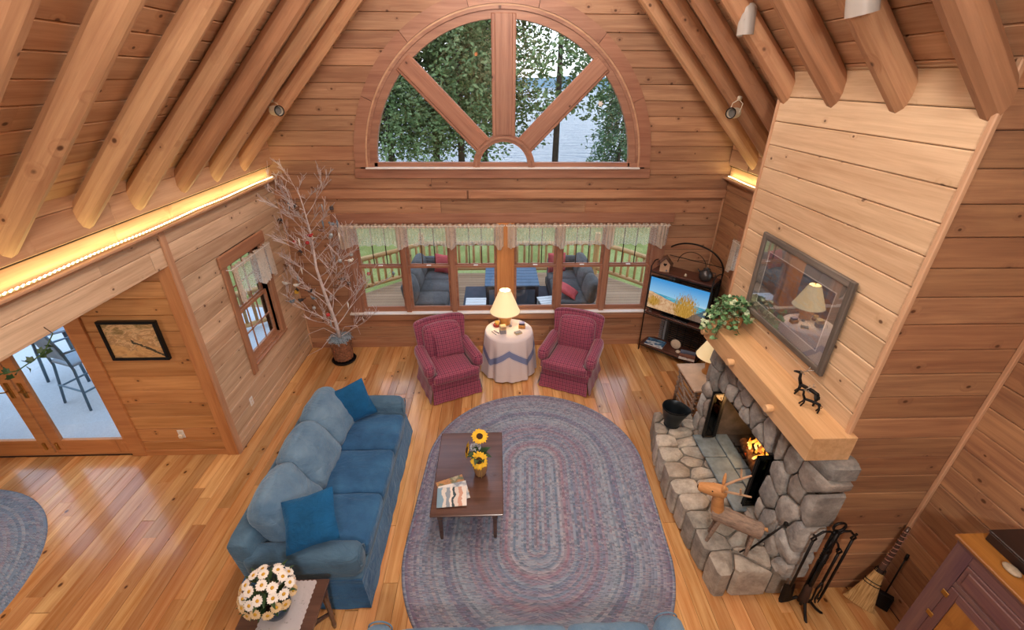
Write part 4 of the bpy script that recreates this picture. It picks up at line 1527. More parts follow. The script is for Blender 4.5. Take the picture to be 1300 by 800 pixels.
MB().bbox(-0.045, 0.045, -0.04, 0.04, 0.0, 0.062, 0.004).build('stand', M['slate'], b)
MB().bbox(-0.046, 0.046, -0.042, 0.042, 0.062, 0.125, 0.005).build('box', M['boxw'], b)
MB().bbox(-0.03, 0.03, -0.0435, -0.041, 0.072, 0.115, 0.001).build('picture_panel', plain('box_picture', '#b08a6a', 0.5, var=0.5, scale=50), b)
for k, (px, py, rz) in enumerate(((-0.055, 5.70, 35), (-0.02, 5.735, 42))):
    o = MB().bbox(-0.006, 0.006, -0.06, 0.06, 0, 0.012, 0.003).build('pen', M['slate'], None, (px, py, tz), radians(rz))
    tag(o, ('grey pen lying at the left rim of the clothed table', 'grey pen lying between the first pen and the keepsake box')[k], 'pen')
b = thing('trinket_box', 'wooden trinket box under the violet box, right on the cloth', 'box', (0.365, 5.86, tz), radians(-5))
MB().bbox(-0.05, 0.05, -0.04, 0.04, 0, 0.04, 0.003).build('body', plain('amber_wood', '#a8743c', 0.4, var=0.3, scale=30), b)
MB().bbox(-0.052, 0.052, -0.042, 0.042, 0.04, 0.05, 0.003).build('lid', plain('amber_wood_lid', '#b98448', 0.4, var=0.3, scale=30), b)
b = thing('trinket_box', 'small violet box on top of the wooden trinket box', 'box', (0.362, 5.875, tz + 0.05), radians(-3))
MB().bbox(-0.04, 0.04, -0.032, 0.032, 0, 0.026, 0.003).build('body', plain('violet_dark', '#4c4658', 0.4), b)
MB().bbox(-0.041, 0.041, -0.033, 0.033, 0.026, 0.034, 0.003).build('lid', plain('violet_pale', '#8f8cb8', 0.4), b)
b = thing('card_deck_box', 'flat grey box lying at the front right of the clothed table', 'box', (0.30, 5.69, tz), radians(28))
MB().bbox(-0.052, 0.052, -0.036, 0.036, 0, 0.018, 0.003).build('body', M['boxw'], b)
MB().bbox(-0.05, 0.05, -0.034, 0.034, 0.018, 0.028, 0.003).build('lid', M['slate'], b)
o = MB().lathe([(0.0, 0), (0.022, 0), (0.026, 0.01), (0.02, 0.022), (0.0, 0.02)], 14).build('coaster_stone', M['slate'], None, (0.19, 5.90, tz), smooth=True)
tag(o, 'small round dark stone at the foot of the lit lamp', 'stone')

# ------------------------------------------------------------------ end table with lace runner and daisies
et = thing('end_table', 'dark wooden end table with turned leg braces beside the near sofa arm', 'table', (-1.60, 1.84, 0))
MB().bbox(-0.275, 0.275, -0.36, 0.33, 0.535, 0.56, 0.006).build('tabletop', M['walnut'], et)
for s in (-1, 1):
    bar('apron', et, M['walnut'], (s * 0.235, -0.3, 0.50), (s * 0.235, 0.28, 0.50), 0.02, 0.07, 0.002)
    for q in (-0.30, 0.27):
        MB().lathe([(0.014, 0), (0.02, 0.05), (0.016, 0.1), (0.022, 0.16), (0.017, 0.22), (0.024, 0.36), (0.028, 0.42), (0.026, 0.535)], 10, (s * 0.235, q, 0)).build('leg', M['walnut'], et, smooth=True)
for q in (-0.30, 0.27):
    bar('apron', et, M['walnut'], (-0.225, q, 0.50), (0.225, q, 0.50), 0.02, 0.07, 0.002)
for q in (0.27,):
    MB().tube([(0.235, q, 0.2), (0.15, q - 0.07, 0.21), (0.0, -0.015, 0.215)], [0.014, 0.02, 0.014], 8).build('brace', M['walnut'], et, smooth=True)
    MB().tube([(0.235, -0.30, 0.2), (0.15, -0.20, 0.21), (0.0, -0.015, 0.215)], [0.014, 0.02, 0.014], 8).build('brace', M['walnut'], et, smooth=True)


def lace(name, base, alpha_lo=0.25, alpha_hi=0.95, sc=60, dens=0.5, hem=None):
    t = NT(name)
    o = t.obj()
    vo = t.node('TexVoronoi', feature='F1')
    t.l.new(o, vo.inputs['Vector'])
    vo.inputs['Scale'].default_value = sc
    n = t.noise(o, sc * 0.16, 3)
    h = t.math('GREATER_THAN', vo.outputs['Distance'], 0.42)
    m = t.math('GREATER_THAN', n, dens)
    a = t.math('MAXIMUM', t.math('MULTIPLY', h, alpha_hi), t.math('MULTIPLY_ADD', m, alpha_hi - alpha_lo, alpha_lo))
    t.bump(vo.outputs['Distance'], 0.4, 0.003)
    t.fin(lin(base), 0.9, 0, 0.1)
    tl = t.node('BsdfTranslucent')
    tl.inputs[0].default_value = lin(base)
    m1 = t.node('MixShader')
    m1.inputs[0].default_value = 0.45
    t.l.new(t.bsdf.outputs[0], m1.inputs[1])
    t.l.new(tl.outputs[0], m1.inputs[2])
    tp = t.node('BsdfTransparent')
    m2 = t.node('MixShader')
    t.set(m2.inputs[0], a)
    t.l.new(tp.outputs[0], m2.inputs[1])
    t.l.new(m1.outputs[0], m2.inputs[2])
    t.l.new(m2.outputs[0], t.out.inputs[0])
    return t.mat


rn = MB()
nx, ny = 40, 60


def runner(u, v):
    sc_ = 0.008 * abs(sin(v * pi * 18))
    x_ = -0.15 + 0.30 * u + (sc_ if u > 0.98 else -sc_ if u < 0.02 else 0)
    y_ = -0.33 + 0.64 * v + (0.008 * abs(sin(u * pi * 9)) if v > 0.98 else 0)
    return (x_, y_, 0.0025 + 0.0015 * noise.noise(Vector((x_ * 40, y_ * 40, 0))))


rn.grid(runner, nx, ny)
tag(rn.build('lace_runner', lace('white_lace', '#e4dfe2', 0.75, 1.0, 70, 0.4), None, (-1.57, 1.84, 0.5605), radians(0), smooth=True), 'white lace runner with scalloped edge on the end table', 'runner')
M['potblue'] = plain('dark_blue_glaze', '#28384c', 0.3, var=0.2)
PX, PY, PZ = -1.615, 1.93, 0.564
pt_ = thing('flower_pot', 'round dark blue flower pot full of daisies on the lace runner', 'pot', (PX, PY, PZ))
MB().lathe([(0.0, 0.0), (0.06, 0.0), (0.075, 0.01), (0.098, 0.06), (0.10, 0.09), (0.09, 0.12), (0.085, 0.115), (0.09, 0.08), (0.0, 0.075)], 24).build('body', M['potblue'], pt_, smooth=True)
MB().lathe([(0.0, 0.085), (0.05, 0.09), (0.088, 0.085)], 18).build('soil', M['dark'], pt_)
M['petal_w'] = plain('daisy_petal', '#e8e2da', 0.7, var=0.08, scale=60)
M['petal_c'] = plain('daisy_petal_cream', '#e4c79a', 0.7, var=0.10, scale=60)
M['daisyc'] = plain('daisy_centre', '#c89a2c', 0.8, var=0.2, scale=200)
rs = random.Random(17)
heads = []
for k in range(400):
    u = rs.uniform(-1, 1)
    a = rs.uniform(0, 2 * pi)
    zc = rs.uniform(-0.15, 1.0)
    rr = sqrt(max(0, 1 - zc * zc))
    v = Vector((rr * cos(a), rr * sin(a), zc))
    p = Vector((v.x * 0.175, v.y * 0.165, v.z * 0.16 + 0.24))
    if all((p - q).length > 0.062 for q, _ in heads):
        heads.append((p, v))
    if len(heads) >= 34:
        break
for k, (p, v) in enumerate(heads):
    cream = p.y < 0.02 and p.z < 0.30
    flower('daisy', 'cream tinged daisy low on the front of the bunch in the blue pot' if cream else 'white daisy with yellow centre in the bunch in the blue pot', 'flower',
           (PX, PY, PZ + 0.10), (PX + p.x - 0.02, PY + p.y, PZ + p.z), v + Vector((0, -0.35, 0.35)), 0.040, 14, M['petal_c'] if cream else M['petal_w'], M['daisyc'], 0.012,
           'cream daisies in the blue pot' if cream else 'white daisies in the blue pot', 0.002, 0.1)
fo = thing('daisy_foliage', 'dark green foliage filling the daisy bunch in the blue pot', 'foliage', (PX - 0.02, PY, PZ + 0.1))
lm2 = leaf_mesh('leaf', M['leafd'], 0.10, 0.03, 0.3)
for k in range(60):
    o = link('leaf', lm2, fo)
    a = rs.uniform(0, 2 * pi)
    rr = rs.uniform(0.0, 0.11)
    o.location = (rr * cos(a), rr * sin(a), rs.uniform(0.02, 0.2))
    o.rotation_euler = (radians(rs.uniform(0, 75)), 0, a - pi / 2)
# ------------------------------------------------------------------ stone
def stonemat(name, a, b, c, blue=0.0):
    t = NT(name)
    rnd = t.rand()
    o = t.vmath('ADD', t.obj(), t.comb(t.math('MULTIPLY', rnd, 41.0), t.math('MULTIPLY', rnd, 13.0), 0.0))
    n = t.noise(o, 6, 6, 0.65)
    n2 = t.noise(o, 38, 4, 0.7)
    col = t.ramp(t.math('ADD', t.math('MULTIPLY', n, 0.75), t.math('MULTIPLY', n2, 0.25)), [(0.32, lin(b)), (0.52, lin(a)), (0.72, lin(c))])
    r2 = t.math('FRACT', t.math('MULTIPLY', rnd, 23.7))
    col = t.mix(t.math('MULTIPLY', r2, 0.35), col, lin('#8d7762'))
    hs = t.node('HueSaturation')
    t.l.new(col, hs.inputs['Color'])
    t.set(hs.inputs['Value'], t.math('MULTIPLY_ADD', rnd, 0.6, 0.74))
    t.bump(t.math('ADD', n, t.math('MULTIPLY', n2, 0.6)), 0.55, 0.012)
    return t.fin(hs.outputs[0], 0.85, 0, 0.3)


M['stone'] = stonemat('fieldstone', '#989692', '#626266', '#c4c2be')
M['stoneh'] = stonemat('hearth_stone', '#aaa49a', '#746e68', '#cec8be')
M['mortar'] = plain('mortar', '#75706a', 0.95, var=0.25, scale=30, bump=0.4)
M['slab'] = plain('slate_skylit_blue', '#6f7f88', 0.6, var=0.3, scale=12, bump=0.3)  # blue tint stands for skylight reflected on the inner hearth


def clip(poly, n, d):
    """keep the side where p.n <= d"""
    out = []
    for i in range(len(poly)):
        p, q = poly[i], poly[(i + 1) % len(poly)]
        a, b = p[0] * n[0] + p[1] * n[1] - d, q[0] * n[0] + q[1] * n[1] - d
        if a <= 0:
            out.append(p)
        if (a < 0 < b) or (b < 0 < a):
            t = a / (a - b)
            out.append((p[0] + (q[0] - p[0]) * t, p[1] + (q[1] - p[1]) * t))
    return out


def voronoi(seeds, hull, ani=(1, 1)):
    cells = []
    for i, s in enumerate(seeds):
        c = list(hull)
        for j, q in enumerate(seeds):
            if i == j or len(c) < 3:
                continue
            dx, dy = (q[0] - s[0]) * ani[0] ** 2, (q[1] - s[1]) * ani[1] ** 2
            m = ((q[0] + s[0]) / 2, (q[1] + s[1]) / 2)
            c = clip(c, (dx, dy), m[0] * dx + m[1] * dy)
        cells.append(c)
    return cells


def shrink(poly, g):
    c = poly
    ar = sum(poly[i][0] * poly[(i + 1) % len(poly)][1] - poly[(i + 1) % len(poly)][0] * poly[i][1] for i in range(len(poly)))
    sg = 1 if ar > 0 else -1
    for i in range(len(poly)):
        p, q = poly[i], poly[(i + 1) % len(poly)]
        dx, dy = q[0] - p[0], q[1] - p[1]
        L = hypot(dx, dy)
        if L < 1e-5:
            continue
        n = (dy / L * sg, -dx / L * sg)
        c = clip(c, n, p[0] * n[0] + p[1] * n[1] - g)
        if len(c) < 3:
            return []
    return c


def chaikin(poly, k=0.15):
    out = []
    for i in range(len(poly)):
        p, q = poly[i], poly[(i + 1) % len(poly)]
        L = hypot(q[0] - p[0], q[1] - p[1])
        if L < 0.025:
            out.append(((p[0] + q[0]) / 2, (p[1] + q[1]) / 2))
            continue
        f = min(k, 0.03 / L + 0.03)
        out += [(p[0] + (q[0] - p[0]) * f, p[1] + (q[1] - p[1]) * f), (p[0] + (q[0] - p[0]) * (1 - f), p[1] + (q[1] - p[1]) * (1 - f))]
    return out


def stone(parent, poly, O, u, v, T, mat, rs, dome=0.02, ch=0.018, rough=0.012):
    """one stone: outline poly in the (u, v) plane at O, T thick behind it, domed and uneven in front"""
    poly = chaikin(shrink(poly, 0.007)) if len(poly) > 2 else []
    if len(poly) < 4:
        return None
    ar = sum(poly[i][0] * poly[(i + 1) % len(poly)][1] - poly[(i + 1) % len(poly)][0] * poly[i][1] for i in range(len(poly)))
    if abs(ar) < 0.006:
        return None
    if ar < 0:
        poly.reverse()
    cx = sum(p[0] for p in poly) / len(poly)
    cy = sum(p[1] for p in poly) / len(poly)
    w = u.cross(v)
    n = len(poly)
    tilt = (rs.uniform(-0.12, 0.12), rs.uniform(-0.12, 0.12))
    vs = []
    sd = rs.uniform(0, 100)
    for (k, z) in ((1.0, -T), (1.02, -T * 0.5), (1.0, -ch), (0.0, 0.0), (0.5, dome)):
        for p in poly:
            dx, dy = p[0] - cx, p[1] - cy
            L = hypot(dx, dy)
            kk = k if k > 0.9 or k == 0.5 else max(0.3, (L - ch * 1.3) / L)
            j = noise.noise(Vector((p[0] * 9 + sd, p[1] * 9, z * 14)))
            q = (dx * kk * (1 + 0.05 * j), dy * kk * (1 + 0.05 * j))
            vs.append((q[0], q[1], z + (tilt[0] * q[0] + tilt[1] * q[1] + rough * noise.noise(Vector((p[0] * 13 + sd, p[1] * 13, k * 3)))) * (1 if z > -T else 0)))
    vs.append((0, 0, dome * 1.1 + rough * rs.uniform(-1, 1)))
    fs = [tuple(reversed(range(n)))]
    for i in range(4):
        fs += [(i * n + k, i * n + (k + 1) % n, (i + 1) * n + (k + 1) % n, (i + 1) * n + k) for k in range(n)]
    fs += [(4 * n + k, 4 * n + (k + 1) % n, 5 * n) for k in range(n)]
    mt = Matrix((u, v, w)).transposed().to_4x4()
    mt.translation = O + u * cx + v * cy + w * rs.uniform(-0.012, 0.012)
    mb = MB()
    mb.add(vs, fs)
    return mb.build('stone', mat, parent, mtx=mt, smooth=38)


rs = random.Random(23)
fp = thing('stone_fireplace', 'grey fieldstone fireplace with raised stone hearth against the board chimney', 'fireplace', (0, 0, 0))
FX = 2.35
# mortar core behind the face stones
mc = MB()
for (y0, y1, z0, z1) in ((CY0 - 0.02, FBY0 - 0.02, 0, 1.58), (FBY1 + 0.02, 4.10, 0, 1.58), (FBY0 - 0.02, FBY1 + 0.02, FBZ1 + 0.03, 1.58), (FBY0 - 0.02, FBY1 + 0.02, 0, FBZ0 - 0.06)):
    mc.box((FX + 0.05 + CX) / 2, (y0 + y1) / 2, (z0 + z1) / 2, CX - FX - 0.05, y1 - y0, z1 - z0)
mc.build('mortar_core', M['mortar'], fp)
# face: Voronoi courses round the opening, corner stones standing proud
hole = (-FBY1 - 0.01, -FBY0 + 0.01, FBZ0 - 0.10, FBZ1 + 0.02)
seeds = []
for k in range(4000):
    s = (rs.uniform(-4.12, -2.22), rs.uniform(0.30, 1.60))
    if hole[0] - 0.03 < s[0] < hole[1] + 0.03 and hole[2] < s[1] < hole[3] + 0.03:
        continue
    if all(hypot((s[0] - q[0]) * 1.15, (s[1] - q[1]) * 0.8) > 0.165 for q in seeds):
        seeds.append(s)
hull = [(-4.13, 0.30), (-2.20, 0.30), (-2.20, 1.60), (-4.10, 1.60)]
for s, c in zip(seeds, voronoi(seeds, hull, (1.15, 0.8))):
    if hole[2] < s[1]:
        if s[0] < hole[0]:
            c = clip(c, (1, 0), hole[0])
        elif s[0] > hole[1]:
            c = clip(c, (-1, 0), -hole[1])
        elif s[1] > hole[3]:
            c = clip(c, (0, -1), -hole[3])
    elif len(c) > 2:
        c = clip(c, (0, 1), hole[2]) if hole[0] < s[0] < hole[1] else c
    stone(fp, c, Vector((FX, 0, 0)), -Y, Z, 0.15 if s[0] < -2.4 else 0.20, M['stone'], rs, 0.014, 0.014, 0.018)
# side stones turning the corner on to the end of the chimney
seeds = []
for k in range(900):
    s = (rs.uniform(2.37, 2.66), rs.uniform(0.0, 1.60))
    if all(hypot((s[0] - q[0]), (s[1] - q[1]) * 0.9) > 0.135 for q in seeds):
        seeds.append(s)
for s, c in zip(seeds, voronoi(seeds, [(2.42, 0.0), (2.52, 0.0), (2.54, 0.7), (2.62, 1.2), (2.60, 1.59), (2.42, 1.59)])):
    stone(fp, c, Vector((0, CY0 - 0.055, 0)), X, Z, 0.06, M['stone'], rs, 0.014, 0.014, 0.012)
# raised hearth: block stones, their tops and fronts in one piece each
HT = 0.345
hh = [(1.93, 4.33), (1.80, 3.80), (1.765, 3.3), (1.79, 2.75), (1.845, 2.25), (2.50, 2.25), (2.40, 2.6), (2.40, 4.30)]
hh = [(2.40, 4.30), (1.93, 4.33), (1.80, 3.80), (1.765, 3.3), (1.79, 2.75), (1.845, 2.25), (2.50, 2.25)]
seeds = []
yy = 2.36
while yy < 4.3:
    seeds.append((1.90 + rs.uniform(-0.02, 0.03), yy))
    yy += rs.uniform(0.19, 0.25)
for k in range(3000):
    s = (rs.uniform(2.08, 2.46), rs.uniform(2.28, 4.28))
    if all(hypot((s[0] - q[0]) * 0.8, (s[1] - q[1]) * 1.15) > 0.155 for q in seeds):
        seeds.append(s)
for s, c in zip(seeds, voronoi(seeds, hh, (0.8, 1.15))):
    stone(fp, c, Vector((0, 0, HT + rs.uniform(-0.012, 0.012))), X, Y, HT - 0.012, M['stoneh'], rs, 0.008, 0.020, 0.014)
MB().prism([(1.97, 4.25), (1.86, 3.80), (1.83, 3.3), (1.85, 2.75), (1.90, 2.31), (2.45, 2.31), (2.40, 4.22)], lambda u, v: (u, v, 0.011), lambda u, v: (u, v, 0.30)).build('hearth_core', M['mortar'], fp)
# slate inner hearth in flags, skylight's blue put into their colour
for (x0, x1, y0, y1) in ((2.22, 2.46, 2.80, 3.13), (2.22, 2.46, 3.14, 3.48), (2.22, 2.46, 3.49, 3.83), (2.47, 2.62, 2.80, 3.31), (2.47, 2.62, 3.32, 3.83)):
    MB().bbox(x0, x1, y0, y1, 0.385, 0.41, 0.006).build('slate_flag', M['slab'], fp)
# firebox
M['brickd'] = plain('sooty_firebrick', '#4a443f', 0.9, var=0.35, scale=10, bump=0.3)
M['frameb'] = plain('black_door_frame', '#17191b', 0.35, 0.4, var=0.1)
fb = thing('fireplace_insert', 'black framed firebox with sooty brick lining and open folding doors', 'firebox', (0, 0, 0))
x1 = 3.02
MB().box(x1 + 0.02, 3.31, 0.75, 0.04, 1.06, 0.70).build('back_panel', M['brickd'], fb)
for yy in (FBY0 - 0.0, FBY1 + 0.0):
    MB().box((2.48 + x1) / 2, yy, 0.75, x1 - 2.48, 0.03, 0.70).build('side_panel', M['brickd'], fb)
MB().box((2.48 + x1) / 2, 3.31, 0.37, x1 - 2.48, 1.06, 0.03).build('floor_panel', M['brickd'], fb)
MB().box((2.48 + x1) / 2, 3.31, 1.09, x1 - 2.48, 1.06, 0.02).build('top_panel', M['brickd'], fb)
for i in range(5):                                   # firebricks of the back wall
    for j in range(5):
        y0 = 2.82 + 0.20 * j + (0.10 if i % 2 else 0.0)
        if y0 + 0.19 > 3.84:
            continue
        MB().bbox(x1 - 0.012, x1 + 0.002, y0, y0 + 0.19, 0.43 + 0.125 * i, 0.43 + 0.125 * i + 0.115, 0.003).build('firebrick', M['brickd'], fb)
for yy in (FBY0 + 0.03, FBY1 - 0.03):
    MB().bbox(2.425, 2.465, yy - 0.035, yy + 0.035, FBZ0, FBZ1, 0.004).build('frame_post', M['frameb'], fb)
MB().bbox(2.425, 2.465, FBY0, FBY1, FBZ1 - 0.06, FBZ1, 0.004).build('frame_head', M['frameb'], fb)
for s, yy in ((1, FBY0 + 0.06), (-1, FBY1 - 0.06)):   # folded glass doors standing open
    for k in range(2):
        d = MB()
        xx0, xx1 = 2.30, 2.43
        y_ = yy + s * 0.022 * k
        d.bbox(xx0, xx0 + 0.018, y_ - 0.007, y_ + 0.007, FBZ0 + 0.01, FBZ1 - 0.03, 0.002).bbox(xx1 - 0.018, xx1, y_ - 0.007, y_ + 0.007, FBZ0 + 0.01, FBZ1 - 0.03, 0.002)
        d.bbox(xx0, xx1, y_ - 0.007, y_ + 0.007, FBZ0 + 0.01, FBZ0 + 0.03, 0.002).bbox(xx0, xx1, y_ - 0.007, y_ + 0.007, FBZ1 - 0.05, FBZ1 - 0.03, 0.002)
        do = d.build('door', M['frameb'], fb)
        MB().box((xx0 + xx1) / 2, y_, (FBZ0 + FBZ1) / 2, 0.10, 0.003, FBZ1 - FBZ0 - 0.08).build('pane', glass_mat('smoked_glass', (0.25, 0.28, 0.30, 1)), do)
# grate, logs, flames
gr = thing('fire_grate', 'black iron grate under the burning logs', 'grate', (2.72, 3.36, 0.411))
for k in range(6):
    yy = -0.22 + 0.088 * k
    MB().tube([(-0.16, yy, 0.10), (-0.14, yy, 0.05), (0.14, yy, 0.05), (0.17, yy, 0.12)], 0.008, 6).build('grate_bar', M['iron'], gr, smooth=True)
for xx in (-0.1, 0.1):
    for yy in (-0.2, 0.2):
        MB().tube([(xx, yy, 0.0), (xx, yy, 0.05)], 0.008, 6).build('leg', M['iron'], gr)
    MB().tube([(xx, -0.23, 0.045), (xx, 0.23, 0.045)], 0.007, 6).build('cross_bar', M['iron'], gr)


def emberlog():
    t = NT('charred_log')
    o = t.obj()
    n = t.noise(o, 14, 5, 0.7)
    return t.fin(t.ramp(n, [(0.4, lin('#241812')), (0.6, lin('#6a4a30')), (0.72, lin('#a8927a'))]), 0.95, 0, 0.1, Emission_Color=lin('#ff5a14'), Emission_Strength=t.ramp(n, [(0.30, 0.7), (0.42, 0.0)]))


M['ember'] = emberlog()
for k, (a, b, r) in enumerate((((2.60, 3.18, 0.51), (2.68, 3.60, 0.52), 0.05), ((2.74, 3.14, 0.515), (2.83, 3.56, 0.515), 0.048), ((2.64, 3.30, 0.60), (2.86, 3.46, 0.60), 0.042))):
    A, B = Vector(a), Vector(b)
    pts = [A.lerp(B, i / 6) + Vector((0, 0, 0.006 * sin(i * 2.1 + k))) for i in range(7)]
    o = MB().tube(pts, [r * (1 + 0.08 * sin(i * 1.7 + k)) for i in range(7)], 10).build('fire_log', M['ember'], smooth=50)
    tag(o, ('split log burning at the front of the grate', 'split log burning at the back of the grate', 'shorter log lying across the two burning logs')[k], 'log')


def flamemat():
    t = NT('fire_flame')
    o = t.obj()
    z = t.sep(o)[2]
    c = t.ramp(t.math('MULTIPLY', z, 4.5), [(0.0, lin('#ffdf90')), (0.35, lin('#ffb040')), (0.8, lin('#ff6a14')), (1.0, lin('#e03a08'))])
    e = t.node('Emission')
    t.l.new(c, e.inputs[0])
    e.inputs[1].default_value = 1.5
    tr = t.node('BsdfTransparent')
    mx = t.node('MixShader')
    t.set(mx.inputs[0], t.ramp(t.noise(o, 16, 4), [(0.38, 0.15), (0.55, 1.0)]))
    t.l.new(tr.outputs[0], mx.inputs[1])
    t.l.new(e.outputs[0], mx.inputs[2])
    t.l.new(mx.outputs[0], t.out.inputs[0])
    return t.mat


FM = flamemat()
fire = thing('fire', 'orange and yellow flames licking over the logs in the firebox', 'fire', (2.70, 3.36, 0.53))
for k in range(11):
    h = rs.uniform(0.10, 0.27)
    px, py = rs.uniform(-0.09, 0.09), rs.uniform(-0.17, 0.17)
    pts, rad = [], []
    for i in range(7):
        t_ = i / 6
        pts.append((px + 0.02 * sin(t_ * 5 + k), py + 0.03 * sin(t_ * 4 + k * 2), h * t_))
        rad.append(0.017 * (1 - t_) ** 0.7 * (0.6 + 1.2 * t_) + 0.001)
    MB().tube(pts, rad, 7).build('flame', FM, fire, smooth=True)
light('fire_glow', 'POINT', (2.66, 3.36, 0.72), 5.0, (1.0, 0.50, 0.18), 0.08)

# ------------------------------------------------------------------ mantel beam
mt_ = thing('mantel', 'thick pale wooden mantel beam with three round pegs', 'mantel', (0, 0, 0))
MB().bbox(-0.875, 0.875, -0.16, 0.16, -0.105, 0.105, 0.004).build('beam', M['mantle'], mt_, mtx=Matrix.Translation((2.34, 3.145, 1.705)) @ Matrix.Rotation(pi / 2, 4, 'Z'))
for yy in (2.74, 3.40, 3.97):
    MB().lathe([(0.0, 0.0), (0.030, 0.0), (0.033, 0.012), (0.033, 0.05), (0.029, 0.058), (0.0, 0.058)], 18).build('peg', M['mantle'], mt_, mtx=Matrix.Translation((2.18, yy, 1.69)) @ Matrix.Rotation(-pi / 2, 4, 'Y'), smooth=40)
for yy in (2.60, 3.93):
    MB().prism([(2.25, 1.598), (2.46, 1.598), (2.46, 1.42), (2.36, 1.50)], lambda u, v: (u, yy - 0.055, v), lambda u, v: (u, yy + 0.055, v)).build('corbel', M['trim'], mt_)

# ------------------------------------------------------------------ picture above the mantel
def printmat():
    t = NT('winter_print')
    o = t.obj()
    n = t.noise(o, 5, 6, 0.65)
    n2 = t.noise(t.vmath('MULTIPLY', o, (2.0, 9.0, 1.0)), 3, 4)
    c = t.ramp(t.math('ADD', t.math('MULTIPLY', n, 0.6), t.math('MULTIPLY', n2, 0.4)), [(0.3, lin('#3c4654')), (0.45, lin('#8a6f62')), (0.55, lin('#6d7a8c')), (0.66, lin('#b4a294')), (0.8, lin('#5c5048'))])
    return t.fin(c, 0.6, 0, 0.3)


def picglass():
    t = NT('picture_glass')
    tr = t.node('BsdfTransparent')
    gl = t.node('BsdfGlossy')
    gl.inputs['Roughness'].default_value = 0.015
    fr = t.node('LayerWeight')
    fr.inputs[0].default_value = 0.5
    mx = t.node('MixShader')
    t.set(mx.inputs[0], t.math('MULTIPLY_ADD', t.math('POWER', fr.outputs['Facing'], 3.0), 0.7, 0.20, clamp=True))
    t.l.new(tr.outputs[0], mx.inputs[1])
    t.l.new(gl.outputs[0], mx.inputs[2])
    t.l.new(mx.outputs[0], t.out.inputs[0])
    return t.mat


M['frameg'] = wood('weathered_grey_frame', '#7a7068', '#4e4640', rough=0.6, var=0.08, knots=0.0, tint=0.0)
pf = thing('framed_picture', 'large picture in a weathered grey frame leaning over the mantel', 'picture')
pf.matrix_world = Matrix.Translation((2.435, 3.275, 2.41)) @ Matrix((-Y, Z, -X)).transposed().to_4x4() @ Matrix.Rotation(radians(0.5), 4, 'X')
PW, PH = 0.555, 0.358
for p0, p1 in (((-PW, -PH, 0), (PW, -PH, 0)), ((-PW, PH, 0), (PW, PH, 0))):
    bar('frame', pf, M['frameg'], p0, p1, 0.055, 0.03, 0.006, up=Z)
for p0, p1 in (((-PW, -PH - 0.0275, 0), (-PW, PH + 0.0275, 0)), ((PW, -PH - 0.0275, 0), (PW, PH + 0.0275, 0))):
    bar('frame', pf, M['frameg'], p0, p1, 0.055, 0.032, 0.006, up=Z)
mb = MB()
for (x0_, x1_, y0_, y1_) in ((-PW, PW, -PH, -PH + 0.115), (-PW, PW, PH - 0.115, PH), (-PW, -PW + 0.115, -PH + 0.115, PH - 0.115), (PW - 0.115, PW, -PH + 0.115, PH - 0.115)):
    mb.box((x0_ + x1_) / 2, (y0_ + y1_) / 2, -0.003, x1_ - x0_, y1_ - y0_, 0.003)
mb.build('mat_board', plain('grey_mat', '#a89e96', 0.8, var=0.03), pf)
mb = MB()
for (x0_, x1_, y0_, y1_) in ((-PW + 0.11, PW - 0.11, -PH + 0.11, -PH + 0.118), (-PW + 0.11, PW - 0.11, PH - 0.118, PH - 0.11), (-PW + 0.11, -PW + 0.118, -PH + 0.118, PH - 0.118), (PW - 0.118, PW - 0.11, -PH + 0.118, PH - 0.118)):
    mb.box((x0_ + x1_) / 2, (y0_ + y1_) / 2, -0.002, x1_ - x0_, y1_ - y0_, 0.004)
mb.build('inner_border', M['white'], pf)
MB().box(0, 0, -0.008, 2 * PW - 0.2, 2 * PH - 0.2, 0.004).build('print', printmat(), pf)
MB().box(0, 0, 0.004, 2 * PW - 0.03, 2 * PH - 0.03, 0.002).build('glazing', picglass(), pf)

# ------------------------------------------------------------------ metal deer on the mantel
def metal_deer(label, x, y, s, rz):
    t = thing('deer_figurine', label, 'figurine', (x, y, 1.811), rz)
    P = lambda *a: tuple(k * s for k in a)
    b = MB()
    b.tube([P(-0.085, 0, 0.105), P(-0.03, 0, 0.108), P(0.06, 0, 0.10), P(0.085, 0, 0.098)], [0.015 * s, 0.017 * s, 0.016 * s, 0.012 * s], 8)
    b.tube([P(0.075, 0, 0.10), P(0.10, 0, 0.145), P(0.105, 0, 0.185), P(0.12, 0, 0.20)], [0.015 * s, 0.013 * s, 0.011 * s, 0.013 * s], 8)
    b.tube([P(0.112, 0, 0.198), P(0.14, 0, 0.19), P(0.165, 0, 0.178)], [0.014 * s, 0.012 * s, 0.008 * s], 8)
    b.build('body', M['iron'], t, smooth=True)
    for (x0_, x1_, q) in ((0.07, 0.085, 1), (0.075, 0.115, -1), (-0.075, -0.09, 1), (-0.08, -0.065, -1)):
        MB().tube([P(x0_, q * 0.012, 0.10), P((x0_ + x1_) / 2 - 0.012, q * 0.018, 0.055), P(x1_, q * 0.02, 0.0)], [0.012 * s, 0.010 * s, 0.008 * s], 7).build('leg', M['iron'], t, smooth=True)
    MB().tube([P(-0.085, 0, 0.103), P(-0.105, 0, 0.095), P(-0.108, 0, 0.075), P(-0.098, 0, 0.068)], 0.004 * s, 5).build('tail', M['iron'], t, smooth=True)
    for q in (-1, 1):
        a = MB()
        a.tube([P(0.108, q * 0.004, 0.205), P(0.07, q * 0.05, 0.235), P(0.03, q * 0.075, 0.25)], 0.0042 * s, 5)
        a.tube([P(0.085, q * 0.035, 0.225), P(0.085, q * 0.06, 0.26)], 0.0036 * s, 5).tube([P(0.05, q * 0.063, 0.243), P(0.055, q * 0.085, 0.275)], 0.0036 * s, 5)
        a.build('antler', M['steel'], t, smooth=True)
    return t


